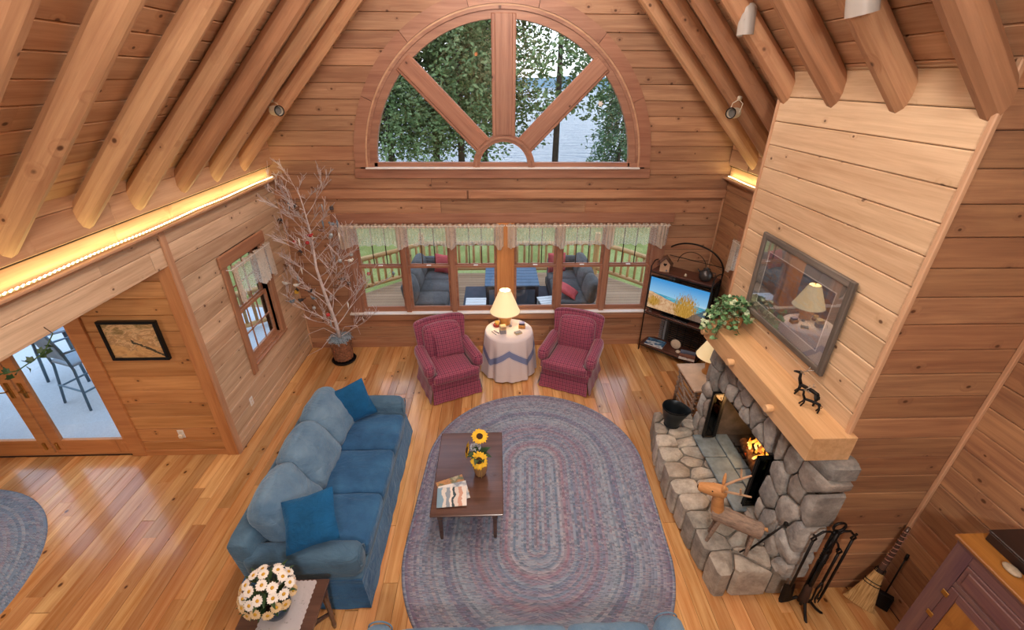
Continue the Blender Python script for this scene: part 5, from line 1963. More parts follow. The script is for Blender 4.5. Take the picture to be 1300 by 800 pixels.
metal_deer('larger black metal deer figurine with silver antlers on the mantel', 2.385, 2.70, 0.92, radians(108))
metal_deer('smaller black metal deer figurine in front of the larger one on the mantel', 2.345, 2.585, 0.66, radians(129))

# ------------------------------------------------------------------ ivy in a basket at the far end of the mantel
M['ivy'] = plain('ivy_leaf', '#5f8a5a', 0.5, var=0.45, scale=25)
M['ivyp'] = plain('variegated_ivy_leaf', '#b8c8a4', 0.5, var=0.3, scale=40)
M['ivyk'] = plain('ivy_leaf_dark', '#3f6a44', 0.5, var=0.35, scale=25)
M['wick'] = plain('wicker', '#a87a4c', 0.7, var=0.4, scale=60, bump=0.5)
IX, IY, IZ = 2.34, 3.88, 1.811
ib = thing('basket', 'brown woven basket with a hoop handle on the mantel', 'basket', (IX, IY, IZ))
for k in range(9):
    z = 0.008 + 0.0155 * k
    w_ = 0.072 + 0.0018 * k
    ring_ = [(w_ * math.copysign(abs(cos(a)) ** 0.5, cos(a)), 1.15 * w_ * math.copysign(abs(sin(a)) ** 0.5, sin(a)), z) for a in [2 * pi * j / 28 for j in range(29)]]
    MB().tube(ring_, 0.0088, 6).build('weave', M['wick'], ib, smooth=True)
MB().box(0, 0, 0.006, 0.13, 0.15, 0.01).build('bottom', M['wick'], ib)
MB().tube([(0, -0.095 * cos(t), 0.13 + 0.17 * sin(t)) for t in [pi * k / 16 for k in range(17)]], 0.006, 6).build('handle', M['wick'], ib, smooth=True)
iv = thing('ivy_plant', 'trailing green and white ivy spilling from the mantel basket', 'plant', (IX, IY, IZ + 0.13))


def ivy_leaf(mat, s):
    vs = [(0, 0, 0)]
    for a, r in ((-150, 0.35), (-120, 0.55), (-85, 0.45), (-50, 0.8), (-25, 0.62), (0, 1.05), (25, 0.62), (50, 0.8), (85, 0.45), (120, 0.55), (150, 0.35)):
        w = radians(a) + pi / 2
        vs.append((r * s * cos(w), r * s * sin(w) + 0.3 * s, 0.12 * s * sin(radians(a) * 2.2)))
    me = bpy.data.meshes.new('leaf')
    me.from_pydata(vs, [], [(0, k, k + 1) for k in range(1, 11)])
    me.materials.append(mat)
    return me


lvs = [ivy_leaf(M[k], 0.040) for k in ('ivy', 'ivy', 'ivyp', 'ivyk')]
rs = random.Random(9)
vines = []
for k in range(20):
    a = rs.uniform(0.55 * pi, 1.6 * pi) if k < 12 else rs.uniform(0, 2 * pi)
    d = Vector((cos(a), sin(a) * 0.95, 0))
    L = rs.uniform(0.16, 0.30)
    dr = rs.uniform(-0.14, 0.10)
    pts = [Vector((0, 0, 0)) + d * (L * t) + Vector((0, 0, 0.15 * sin(pi * min(1, t * 1.2)) + dr * t * t)) for t in [j / 6 for j in range(7)]]
    for p in pts:
        if abs(p.x) < 0.16 and -1.0 < p.y < 0.12 and p.z < -0.11:
            p.z = -0.11
        p.x = min(p.x, 0.05)
    MB().tube(pts, 0.0025, 4).build('vine', M['stem'], iv)
    for j in range(1, 7):
        for q in range(2):
            p = pts[j] + Vector((rs.uniform(-1, 1), rs.uniform(-1, 1), rs.uniform(-0.5, 1))) * 0.028
            p.x = min(p.x, 0.06)
            o = link('leaf', rs.choice(lvs), iv)
            o.location = p
            o.rotation_euler = (rs.uniform(-0.9, 0.9), rs.uniform(-1.2, 0.3), rs.uniform(0, 6.28))
            o.scale = (rs.uniform(0.75, 1.25),) * 3
# a fall of ivy over the front of the beam
for (x_, y_) in ((-0.185, 0.02), (-0.19, 0.10), (-0.17, -0.12)):
    pts = [Vector((-0.06, y_ * 0.5, 0.03)), Vector((-0.15, y_, 0.0)), Vector((x_, y_, -0.12)), Vector((x_ - 0.01, y_ + 0.01, -0.20))]
    MB().tube(pts, 0.0025, 4).build('vine', M['stem'], iv)
    for j in range(14):
        t_ = j / 13 * 2.99
        p = pts[int(t_)].lerp(pts[int(t_) + 1], t_ % 1) + Vector((rs.uniform(-0.03, 0.0), rs.uniform(-0.025, 0.025), rs.uniform(-0.01, 0.02)))
        o = link('leaf', rs.choice(lvs), iv)
        o.location = p
        o.rotation_euler = (rs.uniform(-0.6, 0.6), rs.uniform(-1.4, -0.4), rs.uniform(0, 6.28))

# ------------------------------------------------------------------ on the hearth: coal bucket, log deer, poker
M['bucketm'] = plain('blackened_steel', '#2a3238', 0.35, 0.7, var=0.2)
bk = thing('coal_bucket', 'black steel coal bucket with a pouring lip on the hearth', 'bucket', (2.06, 4.05, 0.372))


def lip(w, z):
    return 1 + 0.22 * max(0, cos(w + 0.5)) ** 6 * max(0, (z - 0.12) / 0.12) if z > 0.12 else 1


MB().lathe([(0.0, 0.02), (0.085, 0.02), (0.105, 0.10), (0.13, 0.18), (0.142, 0.245), (0.146, 0.25), (0.140, 0.245), (0.126, 0.18), (0.1, 0.1), (0.08, 0.026), (0.0, 0.026)], 36, fr=lip, cap=False).build('body', M['bucketm'], bk, smooth=50)
MB().lathe([(0.075, 0.0), (0.09, 0.0), (0.08, 0.025), (0.07, 0.02)], 28).build('foot', M['bucketm'], bk, smooth=40)
MB().tube([(0.14 * cos(t) , 0.14 * sin(t), 0.25 + 0.012) for t in [0.35 * pi + 1.3 * pi * k / 18 for k in range(19)]], 0.004, 6).build('handle', M['iron'], bk, smooth=True)


def barkmat():
    t = NT('birch_bark_brown')
    o = t.obj()
    n = t.noise(t.vmath('MULTIPLY', o, (4.0, 14.0, 14.0)), 3, 5, 0.7)
    t.bump(n, 0.6, 0.006)
    return t.fin(t.ramp(n, [(0.3, lin('#6a5a50')), (0.5, lin('#927e70')), (0.7, lin('#a8907c'))]), 0.9, 0, 0.15)


M['bark'] = barkmat()
M['twigl'] = plain('pale_twig', '#b08e70', 0.8, var=0.2)
M['cutw'] = wood('cut_pine', '#d09a64', '#b47c48', rough=0.6, var=0.05, knots=0.0, tint=0.0)
HX, HY = 2.015, 2.50
dd = Vector((0.885, -0.465, 0))                      # from chest to rump
dz = atan2(dd.y, dd.x)
wd_ = thing('log_deer', 'wooden deer made of a log body, stick legs and twig antlers on the hearth', 'figurine', (HX, HY, 0.372), dz)
MB().tube([(-0.19, 0, 0.315), (-0.17, 0, 0.318), (0.0, 0, 0.305), (0.19, 0, 0.285), (0.205, 0, 0.283)], [0.062, 0.070, 0.072, 0.070, 0.062], 16).build('body', M['bark'], wd_, smooth=40)
for (x0_, y0_, x1_, y1_) in ((-0.13, 0.035, -0.155, 0.055), (-0.12, -0.04, -0.17, -0.05), (0.14, 0.035, 0.155, 0.045), (0.15, -0.035, 0.145, -0.05)):
    MB().tube([(x0_, y0_, 0.27), (x1_, y1_, 0.0)], [0.019, 0.016], 8).build('leg', M['bark'], wd_, smooth=40)
MB().tube([(-0.15, 0, 0.335), (-0.17, 0, 0.43), (-0.18, 0, 0.54)], [0.056, 0.050, 0.045], 12).build('neck', M['cutw'], wd_, smooth=40)
hm = Matrix.Translation((-0.225, 0.0, 0.565)) @ Matrix.Rotation(radians(2), 4, 'Y')
MB().tube([(0.10, 0, 0.016), (0.08, 0, 0.016), (0.0, 0, 0.0), (-0.10, 0, -0.022), (-0.12, 0, -0.024)], [0.038, 0.054, 0.057, 0.041, 0.030], 12).build('head', M['cutw'], wd_, mtx=hm, smooth=35)
MB().ball((-0.343, 0, 0.545), (0.014, 0.022, 0.014), 8, 6).build('nose', M['dark'], wd_, smooth=True)
for q in (-1, 1):
    MB().ball((-0.237, q * 0.050, 0.588), (0.007, 0.005, 0.007), 8, 5).build('eye', M['iron'], wd_, smooth=True)
    er = Matrix.Rotation(q * radians(-30), 3, 'X')
    MB().ball((-0.165, q * 0.055, 0.655), (0.014, 0.028, 0.060), 10, 8, rot=er).build('ear', M['cutw'], wd_, smooth=True)
    a = MB().tube([(-0.175, q * 0.025, 0.60), (-0.075, q * 0.075, 0.67), (0.025, q * 0.12, 0.73)], [0.012, 0.010, 0.008], 7).build('antler', M['twigl'], wd_, smooth=40)
    MB().tube([(-0.045, q * 0.09, 0.69), (-0.06, q * 0.115, 0.77)], [0.009, 0.007], 6).build('antler_tine', M['twigl'], a, smooth=40)
MB().tube([(0.205, 0, 0.31), (0.235, 0, 0.325), (0.245, 0, 0.30)], [0.014, 0.016, 0.006], 7).build('tail', M['cutw'], wd_, smooth=True)
pk = thing('fire_poker', 'black iron poker leaning on the stones beside the log deer', 'poker', (0, 0, 0))
MB().tube([(2.13, 2.405, 0.385), (2.296, 2.32, 0.86)], 0.008, 7).build('shaft', M['iron'], pk, smooth=True)
MB().tube([(2.29, 2.323, 0.84), (2.297, 2.32, 0.865), (2.301, 2.318, 0.875)], [0.012, 0.017, 0.008], 8).build('handle', M['iron'], pk, smooth=True)
MB().tube([(2.145, 2.395, 0.43), (2.10, 2.40, 0.42), (2.08, 2.41, 0.38), (2.09, 2.42, 0.366)], [0.008, 0.008, 0.007, 0.004], 6).build('hook', M['iron'], pk, smooth=True)

# ------------------------------------------------------------------ fire tools on their stand
TX_, TY_ = 2.555, 2.15
ts = thing('tool_stand', 'tall black iron stand for fire tools at the corner of the hearth', 'stand', (TX_, TY_, 0.001))
for (ex, ey) in ((-0.13, 0.045), (0.155, -0.055), (-0.01, -0.12)):
    MB().tube([(0, 0, 0.13), (ex * 0.35, ey * 0.35, 0.12), (ex * 0.7, ey * 0.7, 0.05), (ex, ey, 0.012), (ex * 1.1, ey * 1.1, 0.012)], [0.013, 0.013, 0.012, 0.012, 0.009], 8).build('leg', M['iron'], ts, smooth=True)
for k in range(3):
    a = 2 * pi * k / 3
    MB().tube([(0.017 * cos(a + 0.0), 0.017 * sin(a + 0.0), 0.07), (0.017 * cos(a), 0.017 * sin(a), 0.62)] + [(0.017 * cos(a + t), 0.017 * sin(a + t), 0.62 + 0.16 * t / (4 * pi)) for t in [4 * pi * j / 14 for j in range(1, 15)]] + [(0.014 * cos(a), 0.014 * sin(a), 0.98)], 0.013, 7).build('post_rod', M['iron'], ts, smooth=True)
MB().tube([(0.045 * sin(t), 0, 1.035 - 0.045 * cos(t)) for t in [2 * pi * k / 20 for k in range(21)]], 0.010, 7).build('ring_finial', M['iron'], ts, smooth=True)
for sx in (-1, 1):
    MB().tube([(0, 0, 0.93), (sx * 0.05, 0, 0.985), (sx * 0.105, 0, 0.985), (sx * 0.14, 0, 0.945), (sx * 0.155, 0, 0.93), (sx * 0.17, 0, 0.95)], 0.009, 7).build('hook_arm', M['iron'], ts, smooth=True)
    MB().tube([(0, 0, 0.90), (sx * 0.03, -0.02, 0.87), (sx * 0.045, -0.03, 0.83), (sx * 0.03, -0.035, 0.81)], 0.008, 6).build('small_hook', M['iron'], ts, smooth=True)


def tool(name, label, dx, dy, kind, top=0.93):
    t = thing(name, label, 'fire tool', (TX_ + dx, TY_ + dy, 0.0), 0)
    z0 = {'shovel': 0.30, 'poker': 0.16, 'tongs': 0.42, 'brush': 0.36}[kind]
    MB().tube([(0, 0, z0), (0, 0, top - 0.05)], 0.010, 8).build('shaft', M['iron'], t, smooth=True)
    MB().tube([(0.0, 0, top - 0.055), (-0.02, 0, top - 0.025), (0, 0, top + 0.005), (0.02, 0, top - 0.025), (0.0, 0, top - 0.055)], 0.008, 6).build('handle_loop', M['iron'], t, smooth=True)
    if kind == 'shovel':
        pl2 = lambda o_: (lambda u, v: ((v - 0.5) * 0.115 * (0.8 + 0.2 * u), -0.02 * u + 0.014 * (abs(v - 0.5) * 2) ** 2 + o_, 0.32 - 0.19 * u))
        MB().grid(pl2(0.004), 6, 6).grid(pl2(-0.002), 6, 6).build('blade', M['iron'], t, smooth=True)
    elif kind == 'poker':
        MB().tube([(0, 0, 0.17), (0, 0, 0.06)], [0.010, 0.004], 7).tube([(0, 0, 0.13), (-0.022, 0, 0.11), (-0.032, 0, 0.14), (-0.03, 0, 0.17)], 0.007, 6).build('tip', M['iron'], t, smooth=True)
    elif kind == 'tongs':
        for q in (-1, 1):
            MB().tube([(0, 0, 0.44), (q * 0.022, 0, 0.34), (q * 0.012, 0, 0.20), (q * 0.028, 0, 0.15)], 0.008, 6).build('jaw', M['iron'], t, smooth=True)
    else:
        MB().lathe([(0.014, 0.38), (0.025, 0.36), (0.038, 0.20), (0.0, 0.20)], 12).build('bristles', M['dark'], t, smooth=True)


tool('ash_shovel', 'black ash shovel hanging from the hearth side arm of the tool stand', -0.155, 0.0, 'shovel')
tool('stand_poker', 'black barbed poker hanging from the wall side arm of the tool stand', 0.155, 0.0, 'poker')
tool('log_tongs', 'black log tongs hanging close in front of the tool stand posts', 0.042, -0.048, 'tongs', 0.84)
tool('hearth_brush', 'black hearth brush hanging close beside the tool stand posts', -0.046, -0.046, 'brush', 0.84)

# ------------------------------------------------------------------ broom and dustpan in the corner
def straw():
    t = NT('broom_straw')
    o = t.obj()
    n = t.noise(t.vmath('MULTIPLY', o, (160.0, 160.0, 5.0)), 1, 3)
    t.bump(n, 0.8, 0.004)
    return t.fin(t.ramp(n, [(0.3, lin('#8a6438')), (0.6, lin('#c8a06c'))]), 0.9, 0, 0.1)


M['straw'] = straw()


def lean(o, base, top):
    z = (Vector(top) - Vector(base)).normalized()
    y_ = Vector((0.55, 0.8, 0)).cross(z).cross(z) * -1
    y_ = (Vector((0.707, 0.707, 0)) - z * z.dot(Vector((0.707, 0.707, 0)))).normalized()
    x_ = y_.cross(z)
    m = Matrix((x_, y_, z)).transposed().to_4x4()
    m.translation = Vector(base)
    o.matrix_world = m


br = thing('broom', 'straw besom with a wound handle leaning in the wall corner', 'broom')
lean(br, (3.085, 2.155, 0.012), (3.28, 2.27, 0.85))


def fan(u, v):
    a = 2 * pi * u
    z = 0.40 * v
    w = 0.115 - 0.085 * v ** 0.8
    d = 0.026 - 0.004 * v
    return (w * cos(a) * (1 + 0.03 * sin(31 * a)), d * sin(a), z)


mb = MB()
mb.grid(fan, 60, 10, cu=True)
mb.add([fan(k / 60, 0) for k in range(60)], [tuple(range(60))])
mb.build('bristles', M['straw'], br, smooth=60)
MB().tube([(0, 0, 0.38), (0, 0, 0.44), (0.004, 0, 0.62), (-0.003, 0, 0.80), (0.0, 0, 0.86)], [0.030, 0.024, 0.016, 0.014, 0.012], 10).build('handle', M['walnut'], br, smooth=True)
for z, w in ((0.24, 0.059), (0.27, 0.055), (0.38, 0.034), (0.395, 0.033), (0.41, 0.030)):
    MB().tube([((w + 0.002) * cos(t), 0.026 * sin(t), z) for t in [2 * pi * k / 20 for k in range(21)]], 0.004, 5).build('binding', M['iron'], br, smooth=True)
for k in range(9):
    z = 0.46 + 0.042 * k
    MB().tube([(0.0185 * cos(t), 0.0185 * sin(t), z + 0.02 * t / (2 * pi)) for t in [2 * pi * j / 12 for j in range(13)]], 0.005, 5).build('cord_winding', plain('pink_cord', '#9a6a58', 0.9) if k == 0 else bpy.data.materials['pink_cord'], br, smooth=True)
dp = thing('dustpan', 'black metal dustpan with a thin handle leaning behind the broom', 'dustpan')
lean(dp, (3.235, 2.13, 0.012), (3.325, 2.21, 0.62))
MB().bbox(-0.06, 0.06, -0.006, 0.0, 0.0, 0.17, 0.002).bbox(-0.06, -0.054, -0.05, 0.0, 0.03, 0.17, 0.002).bbox(0.054, 0.06, -0.05, 0.0, 0.03, 0.17, 0.002).bbox(-0.06, 0.06, -0.05, 0.0, 0.164, 0.17, 0.002).build('pan', M['iron'], dp)
MB().tube([(0, -0.01, 0.16), (0, -0.012, 0.55)], 0.006, 6).build('handle', M['iron'], dp, smooth=True)
MB().tube([(0, -0.012, 0.545), (0, -0.012, 0.60)], 0.012, 8).build('grip', M['iron'], dp, smooth=True)

# ------------------------------------------------------------------ cupboard in the near right corner
def cab_wood():
    return wood('violet_lit_pine', '#7c5c54', '#5a4048', rough=0.45, var=0.12, knots=0.3, tint=0.3, warm='#8a4a3a')  # violet tone is the purple light on the front, put into the wood


M['cabv'] = cab_wood()
M['cabt'] = wood('amber_pine_top', '#b07838', '#8a5624', rough=0.4, var=0.1, knots=0.6, tint=0.1, coat=0.2)
KX0, KX1, KY0, KY1, KH = 2.965, 3.335, 0.62, 1.785, 1.42
kb = thing('cupboard', 'dark wooden cupboard with panelled doors and amber top', 'cabinet', (KX0, KY1, 0.001))


def kbar(name, x0_, x1_, y0_, y1_, z0_, z1_, mat, c=0.003, par=None):
    L = (x1_ - x0_, y1_ - y0_, z1_ - z0_)
    ax = max(range(3), key=lambda i: L[i])
    ctr = Vector(((x0_ + x1_) / 2 - KX0, (y0_ + y1_) / 2 - KY1, (z0_ + z1_) / 2))
    d = Vector((0, 0, 0))
    d[ax] = L[ax] / 2
    upv = X if ax == 1 else (Y if ax == 2 else Z)
    w_, h_ = {1: (L[2], L[0]), 2: (L[0], L[1]), 0: (L[1], L[2])}[ax]
    return bar(name, par or kb, mat, ctr - d, ctr + d, w_, h_, c, up=upv)


kbar('side', KX0 + 0.02, KX1, KY1 - 0.025, KY1, 0, KH - 0.025, M['cabv'])
kbar('side', KX0 + 0.02, KX1, KY0, KY0 + 0.025, 0, KH - 0.025, M['cabv'])
kbar('back', KX1 - 0.015, KX1, KY0 + 0.025, KY1 - 0.025, 0, KH - 0.03, M['cabv'])
kbar('top', KX0 - 0.025, KX1, KY0 - 0.02, KY1 + 0.02, KH - 0.025, KH, M['cabt'], 0.006)
kbar('top_moulding', KX0 - 0.012, KX0 + 0.02, KY0, KY1, KH - 0.05, KH - 0.025, M['cabv'], 0.006)
kbar('stile', KX0, KX0 + 0.02, KY1 - 0.11, KY1, 0, KH - 0.05, M['cabv'])
kbar('stile', KX0, KX0 + 0.02, KY0, KY0 + 0.09, 0, KH - 0.05, M['cabv'])
kbar('rail', KX0, KX0 + 0.02, KY0 + 0.09, KY1 - 0.11, KH - 0.13, KH - 0.05, M['cabv'])
kbar('rail', KX0, KX0 + 0.02, KY0 + 0.09, KY1 - 0.11, 0.0, 0.09, M['cabv'])
kbar('mid_stile', KX0, KX0 + 0.02, KY1 - 0.60, KY1 - 0.50, 0.09, KH - 0.13, M['cabv'])
for k, (ya, yb) in enumerate(((KY1 - 0.50, KY1 - 0.11), (KY0 + 0.09, KY1 - 0.60))):
    zt_ = KH - 0.33 if k == 0 else KH - 0.33
    # drawer above, door below
    dw = kbar('drawer', KX0 - 0.004, KX0 + 0.015, ya + 0.004, yb - 0.004, KH - 0.30, KH - 0.135, M['cabv'], 0.004)
    kbar('panel', KX0 - 0.016, KX0 - 0.004, ya + 0.035, yb - 0.035, KH - 0.275, KH - 0.16, M['cabv'], 0.006)
    kbar('rail', KX0, KX0 + 0.02, ya, yb, KH - 0.345, KH - 0.305, M['cabv'])
    for (y0_, y1_, z0_, z1_, nm) in ((ya + 0.003, ya + 0.06, 0.095, KH - 0.35, 'door_stile'), (yb - 0.06, yb - 0.003, 0.095, KH - 0.35, 'door_stile'), (ya + 0.06, yb - 0.06, KH - 0.42, KH - 0.35, 'door_rail'), (ya + 0.06, yb - 0.06, 0.095, 0.17, 'door_rail')):
        kbar(nm, KX0 - 0.006, KX0 + 0.014, y0_, y1_, z0_, z1_, M['cabv'])
    kbar('door_panel', KX0 - 0.002, KX0 + 0.010, ya + 0.06, yb - 0.06, 0.17, KH - 0.42, M['cabt'], 0.006)
    for zz_ in (KH - 0.43, 0.30, KH - 0.66):
        hy_ = (yb if k == 0 else ya)
        MB().bbox(-0.012, -0.004, hy_ - KY1 - 0.022, hy_ - KY1 + 0.022, zz_ - 0.02, zz_ + 0.02, 0.003).build('hinge', M['brass'], kb)
o = MB().bbox(-0.11, 0.11, -0.16, 0.16, 0, 0.07, 0.006).bbox(-0.115, 0.115, -0.165, 0.165, 0.07, 0.085, 0.004)
tag(o.build('wooden_box', plain('dark_box', '#2a1c1a', 0.4, var=0.3), None, (3.20, 1.60, KH + 0.002)), 'dark flat wooden box at the back of the cupboard top', 'box')
o = MB().ball((0, 0, 0.014), (0.035, 0.05, 0.016), 14, 8).build('pebble', plain('pale_pebble', '#a89a84', 0.6, var=0.2, scale=40), None, (3.045, 1.55, KH + 0.001), smooth=True)
tag(o, 'smooth pale pebble lying on the amber cupboard top', 'stone')
o = MB().tube([(0.03 * cos(t), 0.03 * sin(t), 0.008) for t in [2 * pi * k / 24 for k in range(25)]], 0.005, 6).build('iron_ring', M['iron'], None, (3.055, 1.33, KH + 0.001), smooth=True)
tag(o, 'black iron ring lying on the amber cupboard top', 'ring')
# ------------------------------------------------------------------ corner rack with television
RC = Vector((2.70, 6.0, 0))
ra = atan2(-0.64, 0.68)
M['shelfw'] = wood('dark_red_shelf', '#5e3a30', '#43261f', rough=0.35, var=0.08, knots=0.05, tint=0.1, coat=0.2)
rk = thing('corner_rack', 'black iron rack with dark shelves and arched back in the room corner', 'shelf', RC, ra)
RW, RD = 0.465, 0.36
for sx in (-1, 1):
    for sy in (0, 1):
        MB().tube([(sx * RW, sy * RD, 0), (sx * RW, sy * RD, 1.50 if sy == 0 else 1.52)], 0.010, 8).build('post', M['iron'], rk, smooth=True)
    for z in (0.12, 0.71, 1.42):
        MB().tube([(sx * RW, 0, z - 0.012), (sx * RW, RD, z - 0.012)], 0.007, 6).build('side_rail', M['iron'], rk)
    # curled brackets at the top of the front posts
    MB().tube([(sx * RW, 0, 1.50), (sx * RW, 0.10, 1.56), (sx * RW, 0.24, 1.54), (sx * RW, RD, 1.50)], 0.008, 6).build('scroll', M['iron'], rk, smooth=True)
for z in (0.12, 0.71, 1.42):
    MB().bbox(-RW + 0.008, RW - 0.008, 0.008, RD - 0.008, z - 0.012, z + 0.012, 0.003).build('shelf', M['shelfw'], rk)
    for yy in (0, RD):
        MB().tube([(-RW, yy, z - 0.02), (RW, yy, z - 0.02)], 0.007, 6).build('rail', M['iron'], rk)
arc = [(RW * cos(t), RD, 1.52 + 0.33 * sin(t)) for t in [pi * k / 28 for k in range(29)]]
MB().tube(arc, 0.012, 8).build('arch', M['iron'], rk, smooth=True)
MB().tube([(p[0] * 0.46, RD, 1.52 + (p[2] - 1.52) * 0.62) for p in arc], 0.005, 6).build('inner_arch', M['iron'], rk, smooth=True)
MB().tube([(-RW, RD, 1.60), (RW, RD, 1.60)], 0.006, 6).build('rail', M['iron'], rk)
for k in range(7):
    xx = -0.36 + 0.12 * k
    MB().tube([(xx, RD, 0.13), (xx, RD, 0.70)], 0.004, 5).build('back_rod', M['iron'], rk)
    MB().tube([(xx, RD, 0.72), (xx, RD, 1.41)], 0.004, 5).build('back_rod', M['iron'], rk)


def on_rack(x, y, z):
    c, s = cos(ra), sin(ra)
    return (RC.x + x * c - y * s, RC.y + x * s + y * c, z)


def tvmat():
    t = NT('beach_on_screen')
    o = t.obj()
    x_, y_, z_ = t.sep(o)
    n = t.noise(o, 9, 5, 0.7)
    nf = t.noise(t.vmath('MULTIPLY', o, (60.0, 1.0, 9.0)), 1.5, 4, 0.7)
    v = t.math('ADD', z_, t.math('MULTIPLY', t.math('SUBTRACT', n, 0.5), 0.0))
    sky = t.ramp(t.math('MULTIPLY_ADD', v, 2.0, 0.5), [(0.40, lin('#cfe0ea')), (0.55, lin('#8fc4e8')), (0.98, lin('#3f97d8'))])
    sea = t.ramp(t.math('MULTIPLY_ADD', t.noise(t.vmath('MULTIPLY', o, (3.0, 1.0, 50.0)), 2, 3), 1.0, 0.0), [(0.4, lin('#2f86a8')), (0.6, lin('#6fc0cc'))])
    sand = t.ramp(t.noise(o, 26, 4), [(0.3, lin('#b98a62')), (0.6, lin('#dcb48a'))])
    gras = t.ramp(nf, [(0.3, lin('#6a4a1c')), (0.5, lin('#b98a34')), (0.7, lin('#e2b860'))])
    c = t.mix(t.math('LESS_THAN', v, t.math('MULTIPLY_ADD', x_, -0.05, 0.0)), sky, sea)
    c = t.mix(t.math('LESS_THAN', v, t.math('ADD', t.math('MULTIPLY_ADD', x_, -0.22, -0.075), t.math('MULTIPLY_ADD', n, 0.06, -0.03))), c, sand)
    # dune grass: a clump right of the middle and a small one at the left
    for (cx, cz, w, h, k) in ((0.14, -0.12, 0.20, 0.25, 0.9), (-0.36, -0.13, 0.12, 0.10, 0.8)):
        e = t.math('ADD', t.math('POWER', t.math('DIVIDE', t.math('SUBTRACT', x_, cx), w), 2.0), t.math('POWER', t.math('DIVIDE', t.math('ABSOLUTE', t.math('SUBTRACT', z_, cz)), h), 2.0))
        e = t.math('ADD', e, t.math('MULTIPLY', t.math('SUBTRACT', nf, 0.5), 5.0))
        c = t.mix(t.math('LESS_THAN', e, k * 0.8), c, gras)
    drk = t.math('MULTIPLY', t.math('GREATER_THAN', t.math('ADD', t.math('MULTIPLY', x_, 1.0), t.math('MULTIPLY', z_, -1.2)), t.math('MULTIPLY_ADD', n, 0.16, 0.40)), 0.8)
    c = t.mix(drk, c, lin('#4a4448'))
    return t.fin((0.01, 0.01, 0.01, 1), 0.2, 0, 0.5, Emission_Color=c, Emission_Strength=0.62)


tv = thing('television', 'flat television showing a beach with dune grass, on the corner rack', 'tv', on_rack(0, 0.06, 0.723), ra)
MB().bbox(-0.475, 0.475, -0.012, 0.03, 0.045, 0.60, 0.006).build('casing', M['frameb'], tv)
MB().box(0, -0.0135, 0.0, 0.92, 0.003, 0.515).build('screen', tvmat(), tv, loc=(0, 0, 0.328))
MB().tube([(0, 0.012, 0.05), (0, 0.012, 0.01)], 0.025, 8).build('neck', M['frameb'], tv)
MB().bbox(-0.22, 0.22, -0.03, 0.12, 0.0, 0.012, 0.004).build('foot', M['frameb'], tv)
o = MB().bbox(-0.15, 0.15, -0.05, 0.05, 0, 0.03, 0.004).build('cable_box', M['frameb'], None, on_rack(-0.02, -0.035 + 0.0, 0.724), ra)
o.location = on_rack(-0.29, 0.20, 0.724)
tag(o, 'black cable box on the middle rack shelf behind the television', 'box')
o = MB().bbox(-0.022, 0.022, -0.075, 0.075, 0, 0.018, 0.005).build('remote_control', M['steel'], None, on_rack(-0.415, 0.09, 0.723), ra + 0.5)
tag(o, 'pale remote control at the left end of the television shelf', 'remote control')
o = MB().bbox(-0.022, 0.022, -0.08, 0.08, 0, 0.02, 0.005).build('remote_control', M['frameb'], None, on_rack(0.33, 0.16, 0.723), ra + 1.2)
tag(o, 'black remote control at the right end of the television shelf', 'remote control')
# birdhouse, jug, small things on the rack
bh = thing('birdhouse', 'small wooden birdhouse with a dark heart shaped hole on the top rack shelf', 'birdhouse', on_rack(-0.30, 0.10, 1.433), ra + 0.35)
M['bhw'] = plain('birdhouse_wood', '#b89478', 0.7, var=0.15)
MB().prism([(-0.07, 0), (0.07, 0), (0.07, 0.13), (0, 0.21), (-0.07, 0.13)], lambda u, v: (u, -0.06, v), lambda u, v: (u, 0.06, v)).build('body', M['bhw'], bh)
for s in (-1, 1):
    MB().prism([(0, 0.215), (s * 0.105, 0.095), (s * 0.113, 0.103), (0, 0.23)], lambda u, v: (u, -0.085, v), lambda u, v: (u, 0.085, v)).build('roof_panel', M['walnut'], bh)
hrt = [(0.026 * sin(t) ** 3 * 1.0, (13 * cos(t) - 5 * cos(2 * t) - 2 * cos(3 * t) - cos(4 * t)) * 0.0018 + 0.115) for t in [2 * pi * k / 24 for k in range(24)]]
MB().prism(hrt, lambda u, v: (u, -0.062, v), lambda u, v: (u, -0.058, v)).build('heart_hole', M['iron'], bh)
MB().ball((0.03, -0.075, 0.03), (0.012, 0.018, 0.012), 8, 6).ball((0.03, -0.092, 0.042), 0.009, 8, 6).build('bird', M['slate'], bh, smooth=True)
M['pewter'] = plain('dark_pewter', '#4e4a4a', 0.35, 0.7, var=0.2)
jg = thing('jug', 'round dark pewter jug on the right of the top rack shelf', 'jug', on_rack(0.30, 0.14, 1.433), ra)
MB().lathe([(0.0, 0), (0.06, 0), (0.085, 0.03), (0.095, 0.08), (0.08, 0.13), (0.045, 0.155), (0.04, 0.165), (0.05, 0.175), (0.0, 0.17)], 22).build('body', M['pewter'], jg, smooth=True)
MB().lathe([(0.0, 0.172), (0.03, 0.178), (0.012, 0.19), (0.012, 0.2), (0.0, 0.205)], 12).build('lid', M['pewter'], jg, smooth=True)
MB().tube([(0.075, 0, 0.135), (0.125, 0, 0.14), (0.135, 0, 0.09), (0.092, 0, 0.06)], 0.007, 6).build('handle', M['pewter'], jg, smooth=True)
MB().tube([(-0.08, 0, 0.10), (-0.125, 0, 0.145)], [0.016, 0.010], 8).build('spout', M['pewter'], jg, smooth=True)
o = MB().lathe([(0.0, 0), (0.02, 0), (0.015, 0.03), (0.0, 0.045)], 10).build('trinket', M['cream'], None, on_rack(0.03, 0.10, 1.433), smooth=True)
tag(o, 'tiny pale trinket in the middle of the top rack shelf', 'trinket')
p_ = on_rack(-0.25, 0.14, 0.133)
mags('blue picture book lying at the left of the lowest rack shelf', p_[0], p_[1], p_[2], 0.30, 0.23, ra + 0.1, 0.018, 3)
